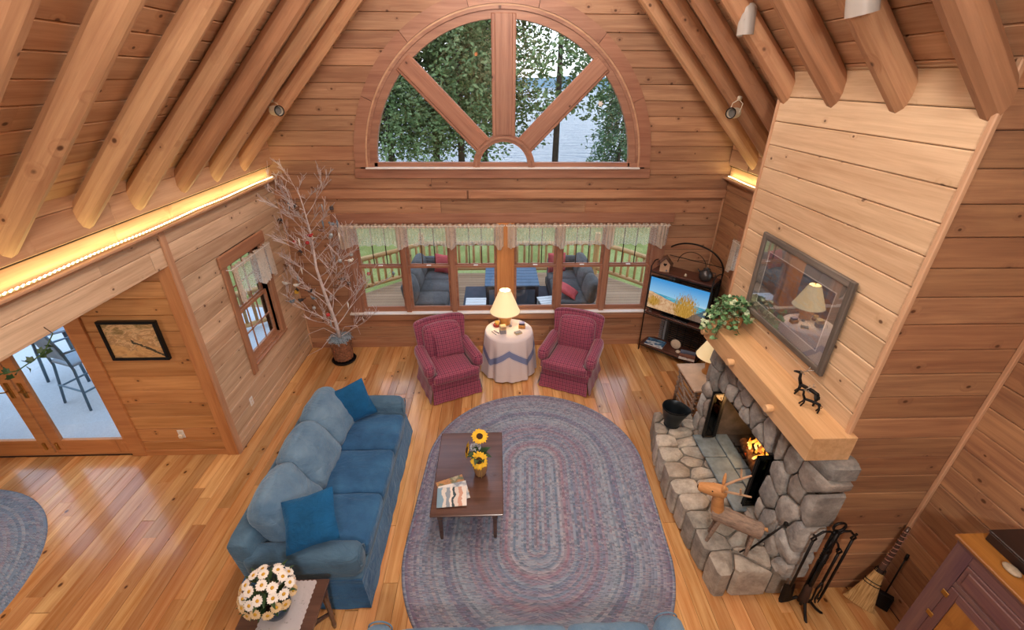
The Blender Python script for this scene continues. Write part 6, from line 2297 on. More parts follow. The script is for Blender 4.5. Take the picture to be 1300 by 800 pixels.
o = MB().ball((0, 0, 0.085), (0.085, 0.022, 0.085), 18, 12).build('shell_disc', plain('sand_dollar', '#c8b8a4', 0.8, var=0.1, scale=30), None, on_rack(0.06, 0.20, 0.133), ra, smooth=True)
tag(o, 'round pale sand dollar standing on the lowest rack shelf', 'shell')
o = MB().lathe([(0.0, 0), (0.03, 0.002), (0.04, 0.015), (0.025, 0.035), (0.0, 0.045)], 14).build('seashell', M['cream'], None, on_rack(0.145, 0.12, 0.133), smooth=True)
tag(o, 'small cream seashell beside the sand dollar on the lowest shelf', 'shell')
p_ = on_rack(0.30, 0.13, 0.133)
mags('magazine with a sunset coast cover at the right of the lowest rack shelf', p_[0], p_[1], p_[2], 0.24, 0.29, ra + 0.25, 0.008, 4)
# dark louvred shutters leaning behind the rack
M['shut'] = plain('dark_shutter', '#3a3634', 0.7, var=0.15)
M['shutp'] = plain('grey_shutter', '#8f959c', 0.6, var=0.1)
for k, (x0_, wd_2, mt__, lb) in enumerate(((-0.33, 0.20, 'shutp', 'narrow grey louvred shutter standing behind the left of the rack'), (0.12, 0.62, 'shut', 'wide dark louvred shutter standing behind the right of the rack'))):
    sh = thing('louvred_shutter', lb, 'shutter', on_rack(x0_, RD + 0.035, 0.001), ra)
    hS = 1.36
    for s in (-1, 1):
        MB().bbox(s * wd_2 / 2 - 0.02, s * wd_2 / 2 + 0.02, -0.012, 0.012, 0, hS, 0.003).build('stile', M[mt__], sh)
    for z in (0.02, 0.68, hS - 0.02):
        MB().bbox(-wd_2 / 2 + 0.02, wd_2 / 2 - 0.02, -0.012, 0.012, z - 0.02, z + 0.02, 0.003).build('rail', M[mt__], sh)
    sl = MB()
    sl.box(0, 0, 0, wd_2 - 0.04, 0.006, 0.042, Matrix.Rotation(radians(35), 3, 'X'))
    so = sl.build('louvre', M[mt__], sh, loc=(0, 0, 0.07))
    for j in range(1, 34):
        z = 0.07 + 0.037 * j
        if abs(z - 0.68) < 0.04 or z > hS - 0.06:
            continue
        q = so.copy()
        C.objects.link(q)
        q.location = (0, 0, z)

# ------------------------------------------------------------------ twig table and unlit lamp behind the fireplace
tw = thing('twig_table', 'rustic table with slab top and twig lattice legs behind the stone fireplace', 'table', (2.70, 4.72, -0.0))
MB().sbox((0, 0, 0.562), (0.52, 0.62, 0.035), 0.016, 6).build('tabletop', plain('bleached_slab', '#c4ac98', 0.6, var=0.12), tw, smooth=40)
for sx in (-1, 1):
    for sy in (-1, 1):
        MB().tube([(sx * 0.21, sy * 0.26, 0), (sx * 0.20, sy * 0.25, 0.55)], [0.022, 0.018], 8).build('leg', M['bark'], tw, smooth=True)
for sx in (-1, 1):
    for k in range(5):
        MB().tube([(sx * 0.20, -0.30, 0.10 + 0.085 * k), (sx * 0.205, 0.30, 0.11 + 0.085 * k)], 0.012, 7).build('twig', M['bark'], tw, smooth=True)
for k in range(5):
    MB().tube([(-0.24, -0.255, 0.10 + 0.09 * k), (0.24, -0.255, 0.11 + 0.09 * k)], 0.011, 7).build('twig', M['bark'], tw, smooth=True)
MB().tube([(-0.215, -0.30, 0.05), (-0.215, 0.28, 0.52)], 0.016, 7).build('brace', M['bark'], tw, smooth=True)
lp2 = thing('table_lamp', 'table lamp with plain cream shade half hidden behind the fireplace stones', 'lamp', (2.78, 4.80, 0.581))
MB().lathe([(0.0, 0), (0.08, 0), (0.085, 0.015), (0.05, 0.05), (0.065, 0.12), (0.05, 0.2), (0.02, 0.24), (0.012, 0.36)], 20).build('base', M['lampclay'], lp2, smooth=True)
mb = MB()
mb.lathe([(0.20, 0.26), (0.095, 0.48)], 32, cap=False).lathe([(0.197, 0.26), (0.092, 0.48)], 32, cap=False)
mb.build('lamp_shade', plain('cream_shade', '#e8d8b8', 0.8, var=0.03, Emission_Color=lin('#ffdf9c'), Emission_Strength=0.25), lp2, smooth=True)
MB().ball((0, 0, 0.36), (0.03, 0.03, 0.04), 10, 6).build('bulb', emit('dim_bulb', '#ffe6b0', 2.0), lp2, smooth=True)

# ------------------------------------------------------------------ twig tree in its basket
BXc, BYc = -2.46, 6.10
M['wickd'] = plain('brown_wicker', '#8f5f44', 0.7, var=0.5, scale=30, bump=0.6)
bs = thing('planter_basket', 'round brown woven basket holding the twig tree', 'basket', (BXc, BYc, 0))
for k in range(15):
    z = 0.06 + 0.0225 * k
    r_ = 0.125 + 0.0018 * k
    MB().tube([((r_ + 0.004 * sin(12 * t + k * pi)) * cos(t), (r_ + 0.004 * sin(12 * t + k * pi)) * sin(t), z) for t in [2 * pi * j / 48 for j in range(49)]], 0.012, 6).build('weave', M['wickd'], bs, smooth=True)
for k in range(16):
    t = 2 * pi * k / 16
    MB().tube([(0.140 * cos(t), 0.140 * sin(t), 0.05), (0.168 * cos(t), 0.168 * sin(t), 0.40)], 0.006, 5).build('stake', M['wickd'], bs)
MB().lathe([(0.0, 0.30), (0.13, 0.32), (0.15, 0.31)], 20).build('filling', M['dark'], bs)
o = MB().lathe([(0.0, 0.0), (0.17, 0.0), (0.19, 0.035), (0.18, 0.04), (0.165, 0.012), (0.0, 0.012)], 32).build('saucer', M['iron'], bs, smooth=40)
M['moss'] = plain('grey_moss', '#98a8b4', 0.95, var=0.35, scale=60)
mo = MB()
rs = random.Random(3)
for k in range(240):
    a, r_ = rs.uniform(0, 2 * pi), 0.165 * sqrt(rs.random())
    p = Vector((r_ * cos(a), r_ * sin(a), 0.40 + rs.uniform(-0.015, 0.03)))
    d = Vector((rs.uniform(-1, 1), rs.uniform(-1, 1), rs.uniform(-0.4, 0.5))).normalized() * 0.045
    mo.tube([p - d, p + Vector((0, 0, 0.02)), p + d], 0.004, 4, cap=False)
mo = stuff(mo.build('spanish_moss', M['moss'], None, (BXc, BYc, 0)))
tag(mo, 'grey blue moss tangled over the top of the twig tree basket', 'moss')
M['twig'] = plain('whitened_twig', '#cfc4c4', 0.8, var=0.25, scale=20)
tr_ = thing('twig_tree', 'tall leafless whitened tree hung with ornaments, standing in a basket', 'tree', (BXc, BYc, 0.34))
rs = random.Random(41)
tips = []
fine = MB()


def grow(p, d, L, r, lvl, mb):
    n_ = 5
    pts, rad = [p.copy()], [r]
    q = p.copy()
    dd_ = d.copy()
    for i in range(n_):
        dd_ = (dd_ + Vector((rs.uniform(-1, 1), rs.uniform(-0.8, 0.8), rs.uniform(-0.2, 0.5))) * 0.13).normalized()
        q = q + dd_ * (L / n_)
        q.y = min(q.y, 0.30)
        q.x = max(q.x, -0.58)
        pts.append(q.copy())
        rad.append(max(0.0032, r * (1 - 0.8 * (i + 1) / n_)))
        if i in (1, 2, 3, 4) and lvl < 2:
            for _ in range(2 if lvl == 1 else 1):
                e = (dd_ + Vector((rs.uniform(-1, 1), rs.uniform(-0.9, 0.7), rs.uniform(-0.1, 0.7))) * 0.9).normalized()
                grow(q, e, L * rs.uniform(0.35, 0.6), max(0.0036, rad[-1] * 0.65), lvl + 1, fine if lvl >= 1 else fine)
    mb.tube(pts, rad, 5 if lvl == 0 else 3, cap=False)
    tips.append(pts[-1])
    tips.append(pts[3])
    return pts


trunk = [Vector((0, 0, 0)), Vector((-0.02, 0, 0.35)), Vector((-0.10, 0.02, 0.8)), Vector((-0.14, 0.0, 1.25)), Vector((-0.13, 0.04, 1.7)), Vector((-0.16, 0.05, 2.1)), Vector((-0.19, 0.05, 2.38))]
MB().tube(trunk, [0.030, 0.027, 0.024, 0.019, 0.014, 0.009, 0.004], 8).build('trunk', M['twig'], tr_, smooth=True)
for k in range(28):
    t_ = 0.25 + 5.2 * (k / 28)
    i = int(t_)
    p = trunk[i].lerp(trunk[i + 1], t_ - i)
    a = k * 2.4 + rs.uniform(-0.4, 0.4)
    up_ = rs.uniform(0.5, 1.3)
    d = Vector((cos(a), sin(a) * 0.7, up_)).normalized()
    b = MB()
    grow(p, d, rs.uniform(0.45, 0.85) * (1 - 0.08 * i), 0.0095 * (1 - 0.1 * i), 0, b)
    b.build('branch', M['twig'], tr_, smooth=True)
for (e1, e2, e3) in (((-0.2, -0.05, 0.28), (-0.42, -0.08, 0.20), (-0.62, -0.15, -0.02)), ((-0.08, -0.12, 0.18), (-0.22, -0.22, 0.02), (-0.42, -0.32, -0.05)), ((0.12, -0.05, 0.3), (0.3, -0.02, 0.3), (0.34, -0.05, 0.16))):
    MB().tube([(0, 0, 0.1), e1, e2, e3], [0.006, 0.005, 0.004, 0.002], 5).build('branch', M['twig'], tr_, smooth=True)
    tips += [Vector(e2), Vector(e3)]
stuff(fine.build('twigs', M['twig'], tr_))
# ornaments: little birds, balls, bells and icicles
ocol = [('red', '#b02a2c'), ('white', '#dcdcd8'), ('brown', '#6a4630'), ('silver', '#aab4bc'), ('dark', '#2c2a30'), ('yellow', '#d0a83c'), ('blue grey', '#6f8698')]
for n_, h_ in ocol:
    M['orn_' + n_] = plain('ornament_' + n_.replace(' ', '_'), h_, 0.35, 0.3 if n_ == 'silver' else 0.0)
protos = {}


def ornament(kind, cn, p):
    lb = {'bird': 'tiny %s bird ornament on the twig tree', 'ball': 'tiny %s ball ornament hanging in the twig tree', 'drop': 'slim %s drop ornament hanging in the twig tree', 'house': 'tiny %s house ornament hanging in the twig tree'}[kind] % cn
    loc = (BXc + p.x, BYc + p.y, 0.34 + p.z)
    k = (kind, cn)
    if k in protos:
        o = dup(protos[k], loc, rs.uniform(0, 6.28))
        return o
    m = M['orn_' + cn]
    t = thing('tree_ornament', lb, 'ornament', loc, 0, '%s %s ornaments on the twig tree' % (cn, kind))
    if kind == 'bird':
        MB().ball((0, 0, 0.012), (0.030, 0.017, 0.018), 10, 6).build('body', m, t, smooth=True)
        MB().ball((0.026, 0, 0.026), (0.013, 0.012, 0.012), 8, 6).build('head', m, t, smooth=True)
        MB().box(-0.042, 0, 0.014, 0.035, 0.014, 0.004).build('tail', m, t)
        MB().lathe([(0.0035, 0), (0.0, 0.01)], 6, (0, 0, 0)).build('beak', M['orn_yellow'], t, mtx=Matrix.Translation((0.037, 0, 0.025)) @ Matrix.Rotation(pi / 2, 4, 'Y'))
    elif kind == 'ball':
        MB().ball((0, 0, -0.03), 0.021, 12, 8).build('ball', m, t, smooth=True)
        MB().lathe([(0.006, -0.012), (0.006, -0.004), (0.0, -0.003)], 8).build('cap', M['steel'], t)
    elif kind == 'drop':
        MB().lathe([(0.0, -0.10), (0.006, -0.07), (0.010, -0.03), (0.004, -0.005), (0.0, 0.0)], 10).build('drop', m, t, smooth=True)
        MB().tube([(0, 0, -0.003), (0, 0, 0.01)], 0.002, 4).build('loop', M['steel'], t)
    else:
        MB().prism([(-0.018, -0.06), (0.018, -0.06), (0.018, -0.03), (0, -0.01), (-0.018, -0.03)], lambda u, v: (u, -0.014, v), lambda u, v: (u, 0.014, v)).build('body', m, t)
        MB().box(0.012, 0, -0.018, 0.034, 0.036, 0.004, Matrix.Rotation(radians(48), 3, 'Y')).box(-0.012, 0, -0.018, 0.034, 0.036, 0.004, Matrix.Rotation(radians(-48), 3, 'Y')).build('roof', M['orn_dark'], t)
    t.scale = (1.3, 1.3, 1.3)
    protos[k] = t
    return t


kinds = [('bird', 'white'), ('drop', 'white'), ('bird', 'brown'), ('ball', 'silver'), ('drop', 'silver'), ('ball', 'red'), ('house', 'brown'), ('bird', 'blue grey'), ('drop', 'blue grey'), ('bird', 'dark')]
rs.shuffle(tips)
used = []
for p in tips:
    if p.z < 0.05 or p.z > 2.2 or any((p - q).length < 0.13 for q in used):
        continue
    k = len(used)
    if k >= 44:
        break
    used.append(p)
    ornament(*kinds[k % len(kinds)], p)
ornament('bird', 'red', Vector((-0.12, -0.03, 1.72)))
ornament('house', 'yellow', Vector((-0.44, -0.12, 0.98)))

# ------------------------------------------------------------------ lace valances on their rods
M['lace'] = lace('sheer_lace', '#f2f2ee', 0.26, 0.52, 90, 0.63)
M['laced'] = lace('gathered_lace', '#dccfc0', 0.78, 1.0, 55, 0.5)


def valance(name, label, a, b, at, z0, drop, gath, nf, group=None):
    """a..b along the wall; at(s, off, z) -> point; gath: places where the cloth is bunched"""
    t = thing(name, label, 'curtain', (0, 0, 0), 0, group)
    nu = int((b - a) * 110)

    def dens(s):
        return max([math.exp(-((s - g) / 0.06) ** 2) for g in gath] + [0])

    def f(u, v):
        s = a + (b - a) * u
        d = dens(s)
        ln = drop * (1 + 0.22 * d) + 0.012 * sin(s * 46) + 0.015 * noise.noise(Vector((s * 8, 0, 0)))
        off = 0.055 + (0.010 + 0.016 * d) * sin(s * nf + 1.5 * sin(s * 7)) * (0.4 + 0.6 * v) + 0.012 * d
        return at(s, off, z0 - ln * v)
    k = 0
    while k < nu:
        dk_ = dens(a + (b - a) * (k + 0.5) / nu) > 0.35
        e = k
        while e < nu and (dens(a + (b - a) * (e + 0.5) / nu) > 0.35) == dk_:
            e += 1
        u0, u1 = k / nu, e / nu
        MB().grid(lambda u, v: f(u0 + (u1 - u0) * u, v), e - k, 8).build('gather' if dk_ else 'sheer', M['laced' if dk_ else 'lace'], t, smooth=True, fix=False)
        k = e
    # ruffled heading
    hd_ = MB()
    n2 = int((b - a) * 120)
    hd_.grid(lambda u, v: at(a + (b - a) * u, 0.055 + 0.020 * sin(u * (b - a) * 105 + 2 * sin(u * 31)) * (v - 0.5) * 2 * (1 if v > 0.5 else 0.5), z0 - 0.03 + 0.06 * v + 0.008 * sin(u * (b - a) * 47) * v), n2, 4)
    hd_.build('ruffle', M['laced'], t, smooth=True)
    rod = MB().tube([at(a - 0.02, 0.055, z0), at(b + 0.02, 0.055, z0)], 0.006, 6).build('rod', M['white'], t)
    for s in (a - 0.015, b + 0.015):
        MB().tube([at(s, 0.055, z0), at(s, 0.0, z0)], 0.006, 6).build('bracket', M['white'], t)
    return t


wall_at = lambda s, off, z: (s, YB - 0.045 - off, z)
valance('lace_valance', 'cream lace valance over the left three windows by the twig tree', -2.32, 0.10, wall_at, 2.10, 0.29, [-2.24, -1.42, -0.69, 0.04], 120)
valance('lace_valance', 'cream lace valance over the right three windows by the corner rack', 0.16, 2.56, wall_at, 2.10, 0.29, [0.22, 0.96, 1.69, 2.46], 120)
valance('lace_valance', 'short lace valance on the single window of the left wall', SWY0 - 0.05, SWY1 + 0.07, lambda s, off, z: (XL + 0.045 + off, s, z), 2.06, 0.36, [SWY0 + 0.0, SWY0 + 0.55, SWY0 + 0.66, SWY1 + 0.02], 110)
valance('lace_valance', 'lace valance on the right wall window, mostly hidden by the chimney', SWY0 - 0.05, SWY1 + 0.07, lambda s, off, z: (XR - 0.045 - off, s, z), 2.06, 0.36, [SWY0, SWY1 + 0.02], 110)

# ------------------------------------------------------------------ string of lights lying on both ledges
def light_string(label, x, y0, y1, z, seed):
    t = thing('light_string', label, 'string lights', (x, 0, z))
    r2 = random.Random(seed)
    tube_, bulbs = [], MB()
    y = y0
    while y < y1:
        xo = 0.008 * sin(y * 5.1) + 0.01 * noise.noise(Vector((y * 2, seed, 0)))
        tube_.append((xo, y, 0.010))
        for j in range(2):
            bulbs.ball((xo + 0.004 * (-1) ** j, y + 0.020 * j, 0.016), (0.0075, 0.0095, 0.0075), 6, 4)
        y += 0.04
    MB().tube(tube_, 0.008, 6).build('cable', plain('clear_rope', '#d8c890', 0.3), t, smooth=True)
    stuff(bulbs.build('bulbs', emit('warm_string_bulb', '#fff0b0', 5.0), t))
    return t


light_string('glowing warm string of lights along the left wall ledge', XL + 0.05, 0.9, 6.42, ZT + 0.026, 1)
light_string('glowing warm string of lights along the right wall ledge', XR - 0.05, 4.4, 6.42, ZT + 0.026, 2)
for (xx, ya, yb, e) in ((XL + 0.07, 0.9, 6.4, 5.5), (XR - 0.07, 4.5, 6.4, 2.4)):
    light('string_glow', 'AREA', (xx, (ya + yb) / 2, ZT + 0.05), e, (1.0, 0.84, 0.34), (0.04, yb - ya), rot=(radians(180), radians(-8 if xx < 0 else 8), 0))

# ------------------------------------------------------------------ spot heads on the rafters
def spot_head(label, loc, aim, base, lit, col='cream', r=0.052, L=0.15):
    t = thing('spotlight', label, 'spotlight', loc)
    d = Vector(aim).normalized()
    q = Vector((0, 0, 1)).rotation_difference(d).to_matrix().to_4x4()
    MB().lathe([(r * 0.62, -L * 0.55), (r * 0.95, -L * 0.42), (r, -L * 0.2), (r, L * 0.5), (r * 0.9, L * 0.5), (r * 0.86, L * 0.2)], 22).build('can', M[col], t, mtx=q, smooth=40)
    MB().lathe([(0.0, L * 0.22), (r * 0.85, L * 0.22)], 18, cap=False).build('lamp_face', emit('spot_lamp_face', '#fff1d8', 6.0) if lit else plain('unlit_lamp_face', '#6a6866', 0.2), t, mtx=q)
    if not lit:
        MB().tube([(r * 0.97 * cos(a), r * 0.97 * sin(a), L * 0.5) for a in [2 * pi * k / 22 for k in range(23)]], 0.006, 5).build('rim', M['iron'], t, mtx=q, smooth=True)
    b = Vector(base) - Vector(loc)
    y = MB()
    s = d.cross(Vector((0, 0, 1)))
    s = s.normalized() if s.length > 0.05 else Vector((0, 1, 0))
    for k in (-1, 1):
        y.tube([s * (k * r * 1.02), s * (k * r * 1.05) + b * 0.6, b * 0.85], 0.004, 5)
    y.build('yoke', M[col], t)
    MB().tube([b * 0.82, b], [0.022, 0.026], 12).build('mount', M[col], t, smooth=True)
    return t


spot_head('cream spotlight on a left rafter facing the room', (-2.42, 5.50, 3.68), (0.75, -0.62, 0.02), (-2.50, 5.60, 3.79), False)
spot_head('cream spotlight on a right rafter facing the room', (2.52, 5.10, 3.70), (-0.75, -0.62, 0.02), (2.58, 5.16, 3.85), False)
spot_head('pale grey spotlight pointing down beside the rafter over the chimney', (1.98, 4.12, 4.42), (0.05, -0.05, -1), (1.96, 4.20, 4.60), True, 'spotgrey', 0.062, 0.2)
spot_head('pale grey spotlight cut off by the top edge above the chimney', (1.90, 2.76, 4.44), (0.25, 0.0, -0.95), (1.84, 2.88, 4.60), True, 'spotgrey', 0.075, 0.26)
light('spot_beam', 'SPOT', (1.98, 4.11, 4.28), 32, (1.0, 0.88, 0.70), 0.04, rot=(radians(8), radians(22), 0), spot_size=radians(95), spot_blend=0.8)
light('spot_beam', 'SPOT', (1.93, 2.76, 4.27), 48, (1.0, 0.88, 0.70), 0.05, rot=(0, radians(28), 0), spot_size=radians(110), spot_blend=0.8)

# ------------------------------------------------------------------ alcove: picture, outlets, ivy garland
def landmat():
    t = NT('desert_painting')
    o = t.obj()
    x_, y_, z_ = t.sep(o)
    n = t.noise(t.vmath('MULTIPLY', o, (3.0, 1.0, 7.0)), 2.2, 6, 0.65, 0.6)
    c = t.ramp(t.math('ADD', n, t.math('MULTIPLY', z_, 0.6)), [(0.25, lin('#b98a58')), (0.4, lin('#d8ac74')), (0.5, lin('#a9845c')), (0.55, lin('#dfb98a')), (0.68, lin('#8c7448')), (0.8, lin('#d0a878'))])
    riv = t.math('ABSOLUTE', t.math('ADD', t.math('MULTIPLY_ADD', x_, 0.62, z_), t.math('MULTIPLY_ADD', n, 0.10, -0.03)))
    c = t.mix(t.math('MULTIPLY', t.math('LESS_THAN', riv, 0.016), t.math('GREATER_THAN', x_, -0.03)), c, lin('#4a4436'))
    return t.fin(c, 0.5, 0, 0.3)


pn = thing('framed_painting', 'desert landscape painting in a black frame on the alcove wall', 'picture', (-3.735, YN - 0.028, 1.60))
for p0, p1 in (((-0.29, 0, 0.215), (0.29, 0, 0.215)), ((-0.29, 0, -0.215), (0.29, 0, -0.215))):
    bar('frame', pn, M['frameb'], p0, p1, 0.045, 0.03, 0.003)
for p0, p1 in (((-0.275, 0, -0.2), (-0.275, 0, 0.2)), ((0.275, 0, -0.2), (0.275, 0, 0.2))):
    bar('frame', pn, M['frameb'], p0, p1, 0.045, 0.03, 0.003, up=X)
MB().box(0, 0.0, 0, 0.53, 0.012, 0.41).build('canvas', landmat(), pn)
for (lb, lc, rt) in (('white wall outlet on the left wall boards behind the sofa', (XL + 0.0035, 4.60, 0.385), Matrix.Rotation(pi / 2, 4, 'Z')), ('cream wall outlet with a plug in night light on the alcove wall', (-3.70, YN - 0.0035, 0.32), Matrix.Identity(4))):
    ot = thing('wall_outlet', lb, 'outlet')
    ot.matrix_world = Matrix.Translation(lc) @ rt
    MB().bbox(-0.036, 0.036, -0.004, 0.0035, -0.058, 0.058, 0.003).build('cover_plate', M['white'], ot)
    for z in (-0.024, 0.024):
        MB().bbox(-0.016, 0.016, -0.006, -0.003, z - 0.014, z + 0.014, 0.002).build('socket', M['cream'], ot)
    if 'night' in lb:
        MB().bbox(-0.022, 0.022, -0.035, -0.006, -0.045, 0.0, 0.005).build('night_light', M['cream'], ot)
leaf_g = ivy_leaf(M['leafd'], 0.034)
gar = thing('ivy_garland', 'dark green ivy garland hanging from the header over the patio door', 'garland', (XL - 0.05, 0, 0))
rs = random.Random(8)
gp = [(0.10, 2.08, 2.52), (0.14, 2.28, 2.42), (0.15, 2.43, 2.36), (0.15, 2.62, 2.37), (0.12, 2.76, 2.44)]
MB().tube(gp, 0.004, 5).build('vine', M['stem'], gar)
for k in range(26):
    t_ = rs.uniform(0, 3.4)
    i = int(t_)
    p = Vector(gp[i]).lerp(Vector(gp[i + 1]), t_ - i)
    o = link('leaf', leaf_g, gar)
    o.location = p + Vector((rs.uniform(-0.03, 0.03), rs.uniform(-0.03, 0.03), rs.uniform(-0.05, 0.01)))
    o.rotation_euler = (rs.uniform(0.6, 1.6), rs.uniform(-0.6, 0.6), rs.uniform(0, 6.28))
    o.scale = (1.1,) * 3
MB().tube([gp[4], (-0.018, 2.82, 2.50)], 0.003, 4).build('hanger', M['iron'], gar)
MB().tube([gp[0], (-0.018, 2.05, 2.56)], 0.003, 4).build('hanger', M['iron'], gar)

# little stickers on the panes of the half-round window
for (lb, nm, px, pz, r_, mat_) in (('white snowflake sticker on the lower right pane of the arched window', 'snowflake_sticker', 1.40, 3.72, 0.045, M['white']), ('orange leaf sticker on the upper left pane of the arched window', 'leaf_sticker', -0.24, 4.28, 0.03, plain('orange_film', '#b8703c', 0.6))):
    pts = [((r_ if k % 2 == 0 else r_ * 0.5) * cos(pi * k / 6), (r_ if k % 2 == 0 else r_ * 0.5) * sin(pi * k / 6)) for k in range(12)]
    tag(MB().prism(pts, lambda u, v: (u, 0, v), lambda u, v: (u, 0.001, v)).build(nm, mat_, None, (px, YB + 0.047, pz)), lb, 'sticker')
# ------------------------------------------------------------------ outside: deck, railing, furniture
DZ = -0.10


def deckmat(name, a, b, pitch, axis):
    t = NT(name)
    o = t.obj()
    p = t.sep(o)
    k = t.math('FLOOR', t.math('MULTIPLY', p[axis], 1 / pitch))
    f = t.math('FRACT', t.math('MULTIPLY', p[axis], 1 / pitch))
    w = t.node('TexWhiteNoise', noise_dimensions='1D')
    t.l.new(k, w.inputs['W'])
    n = t.noise(t.vmath('MULTIPLY', o, (2.0, 14.0, 1.0) if axis == 1 else (14.0, 2.0, 1.0)), 2, 4)
    c = t.mix(t.math('ADD', t.math('MULTIPLY', w.outputs[0], 0.5), t.math('MULTIPLY', n, 0.5)), lin(a), lin(b))
    c = t.mix(t.math('MULTIPLY', t.math('LESS_THAN', f, 0.09), 0.75), c, lin('#3c342e'))
    return t.fin(c, 0.7, 0, 0.3)


M['deck'] = deckmat('composite_deck', '#a07c5c', '#bf9a78', 0.14, 1)
M['cedar'] = wood('cedar_rail_log', '#dcb478', '#b4854e', rough=0.6, var=0.2, knots=0.3)
FYR = 9.95
dk = struct(MB().prism([(-8.5, YB + 0.16), (6.5, YB + 0.16), (6.5, 6.9), (3.9, 8.2), (2.35, FYR), (-1.75, FYR), (-3.35, 8.35), (-8.5, 8.35)], lambda u, v: (u, v, DZ - 0.06), lambda u, v: (u, v, DZ)).build('floor_deck', M['deck']))
rl = thing('deck_railing', 'rustic peeled log deck railing outside the window bank', 'railing', (0, 0, 0))
line = [(-5.6, 8.35 - 2.2), (-3.3, 8.42), (-1.72, FYR - 0.06), (2.33, FYR - 0.06), (3.75, 8.30), (5.9, 6.0)]
bal = {}
for (a, b) in zip(line[:-1], line[1:]):
    A, B = Vector((a[0], a[1], 0)), Vector((b[0], b[1], 0))
    d = (B - A)
    L = d.length
    d.normalize()
    ang = atan2(d.y, d.x)
    for z, r in ((0.66, 0.052), (0.04, 0.045)):
        o = MB().tube([(0, 0, 0), (L * 0.33, 0.01, 0.006), (L * 0.66, -0.008, -0.004), (L, 0, 0)], [r, r * 1.05, r * 0.97, r], 10).build('rail', M['cedar'], rl, (A.x, A.y, DZ + 0.10 + z), ang, smooth=True)
    nb = int(L / 0.165)
    for k in range(1, nb):
        p = A + d * (L * k / nb)
        if 'b' not in bal:
            bal['b'] = MB().tube([(0, 0, 0), (0.22, 0.002, 0), (0.44, -0.002, 0), (0.62, 0, 0)], [0.026, 0.030, 0.028, 0.026], 8)
            bo = bal['b'].build('baluster', M['cedar'], rl, smooth=True)
            bal['o'] = bo
            bo.rotation_euler = (0, -pi / 2, 0)
            bo.location = (p.x, p.y, DZ + 0.14)
        else:
            q = bal['o'].copy()
            C.objects.link(q)
            q.location = (p.x, p.y, DZ + 0.14)
            q.rotation_euler = (0, -pi / 2, random.uniform(0, 6))
for a in line:
    MB().tube([(0, 0, 0), (0.5, 0.003, 0), (1.0, 0, 0)], [0.07, 0.068, 0.066], 10).build('post', M['cedar'], rl, mtx=Matrix.Translation((a[0], a[1], DZ)) @ Matrix.Rotation(-pi / 2, 4, 'Y'), smooth=40)

M['outfab'] = fabric('charcoal_outdoor_fabric', '#514c49', '#6a6460', sheen=0.2)
M['coral'] = fabric('coral_fabric', '#b84a48', '#d2625e', sheen=0.2)
M['outframe'] = plain('dark_outdoor_frame', '#2e2c2c', 0.5)


def out_sofa(label, x0, y0, L, W, s):
    """sofa running along y, its back on the outer side (s = -1: back at low x)"""
    t = thing('outdoor_sofa', label, 'sofa', (x0, y0, DZ))
    MB().bbox(-W / 2, W / 2, -L / 2, L / 2, 0.05, 0.22, 0.02).build('base', M['outframe'], t)
    for q in (-1, 1):
        for p in (-1, 1):
            MB().bbox(q * (W / 2 - 0.05) - 0.03, q * (W / 2 - 0.05) + 0.03, p * (L / 2 - 0.06) - 0.03, p * (L / 2 - 0.06) + 0.03, 0, 0.05, 0.004).build('leg', M['outframe'], t)
    n = 3
    for k in range(n):
        yy = -L / 2 + L * (k + 0.5) / n
        MB().sbox((-s * -0.0 + (-s) * 0.08, yy, 0.32), (W - 0.2, L / n - 0.01, 0.18), 0.045, 8, (0, 0, 0.025)).build('seat_cushion', M['outfab'], t, smooth=True)
        MB().sbox((s * (W / 2 - 0.14), yy, 0.58), (0.20, L / n + 0.01, 0.44), 0.085, 8, (0.04, 0, 0.02), fn=wrinkle(0.02, 4, k * 3 + s), rot=Matrix.Rotation(s * radians(12), 3, 'Y')).build('back_cushion', M['outfab'], t, smooth=True)
    MB().sbox((0, L / 2 - 0.07, 0.50), (W - 0.05, 0.16, 0.42), 0.07, 8, (0, 0.02, 0.02)).build('end_cushion', M['outfab'], t, smooth=True)
    return t


out_sofa('charcoal outdoor sofa on the deck behind the left windows', -1.35, 8.35, 1.75, 0.85, -1)
out_sofa('charcoal outdoor sofa on the deck behind the right windows', 1.50, 8.35, 1.75, 0.85, 1)
pillow('coral cushion leaning on the left outdoor sofa', 'coral', 0.42, 0.40, 0.14, (-1.15, 8.92, DZ + 0.43), radians(-14), 0, radians(-20), 2.0)
pillow('coral cushion leaning on the far end of the right outdoor sofa', 'coral', 0.44, 0.42, 0.14, (1.28, 8.92, DZ + 0.43), radians(-14), radians(6), radians(22), 4.0)
pillow('coral cushion lying at the near end of the right outdoor sofa', 'coral', 0.38, 0.38, 0.12, (1.52, 7.72, DZ + 0.43), radians(-62), 0, radians(70), 6.0)
ot = thing('outdoor_table', 'blue grey slatted outdoor table on the deck between the outdoor sofas', 'table', (0.30, 8.75, DZ))
M['outt'] = plain('blue_grey_outdoor_board', '#55697e', 0.5, var=0.12)
for k in range(7):
    MB().bbox(-0.55, 0.55, -0.56 + 0.16 * k, -0.41 + 0.16 * k - 0.004, 0.42, 0.45, 0.004).build('slat', M['outt'], ot)
for q in (-1, 1):
    for p in (-1, 1):
        MB().bbox(q * 0.5 - 0.035, q * 0.5 + 0.035, p * 0.5 - 0.035, p * 0.5 + 0.035, 0, 0.42, 0.004).build('leg', M['outframe'], ot)
    MB().bbox(-0.5, 0.5, q * 0.5 - 0.02, q * 0.5 + 0.02, 0.34, 0.42, 0.003).build('apron', M['outframe'], ot)
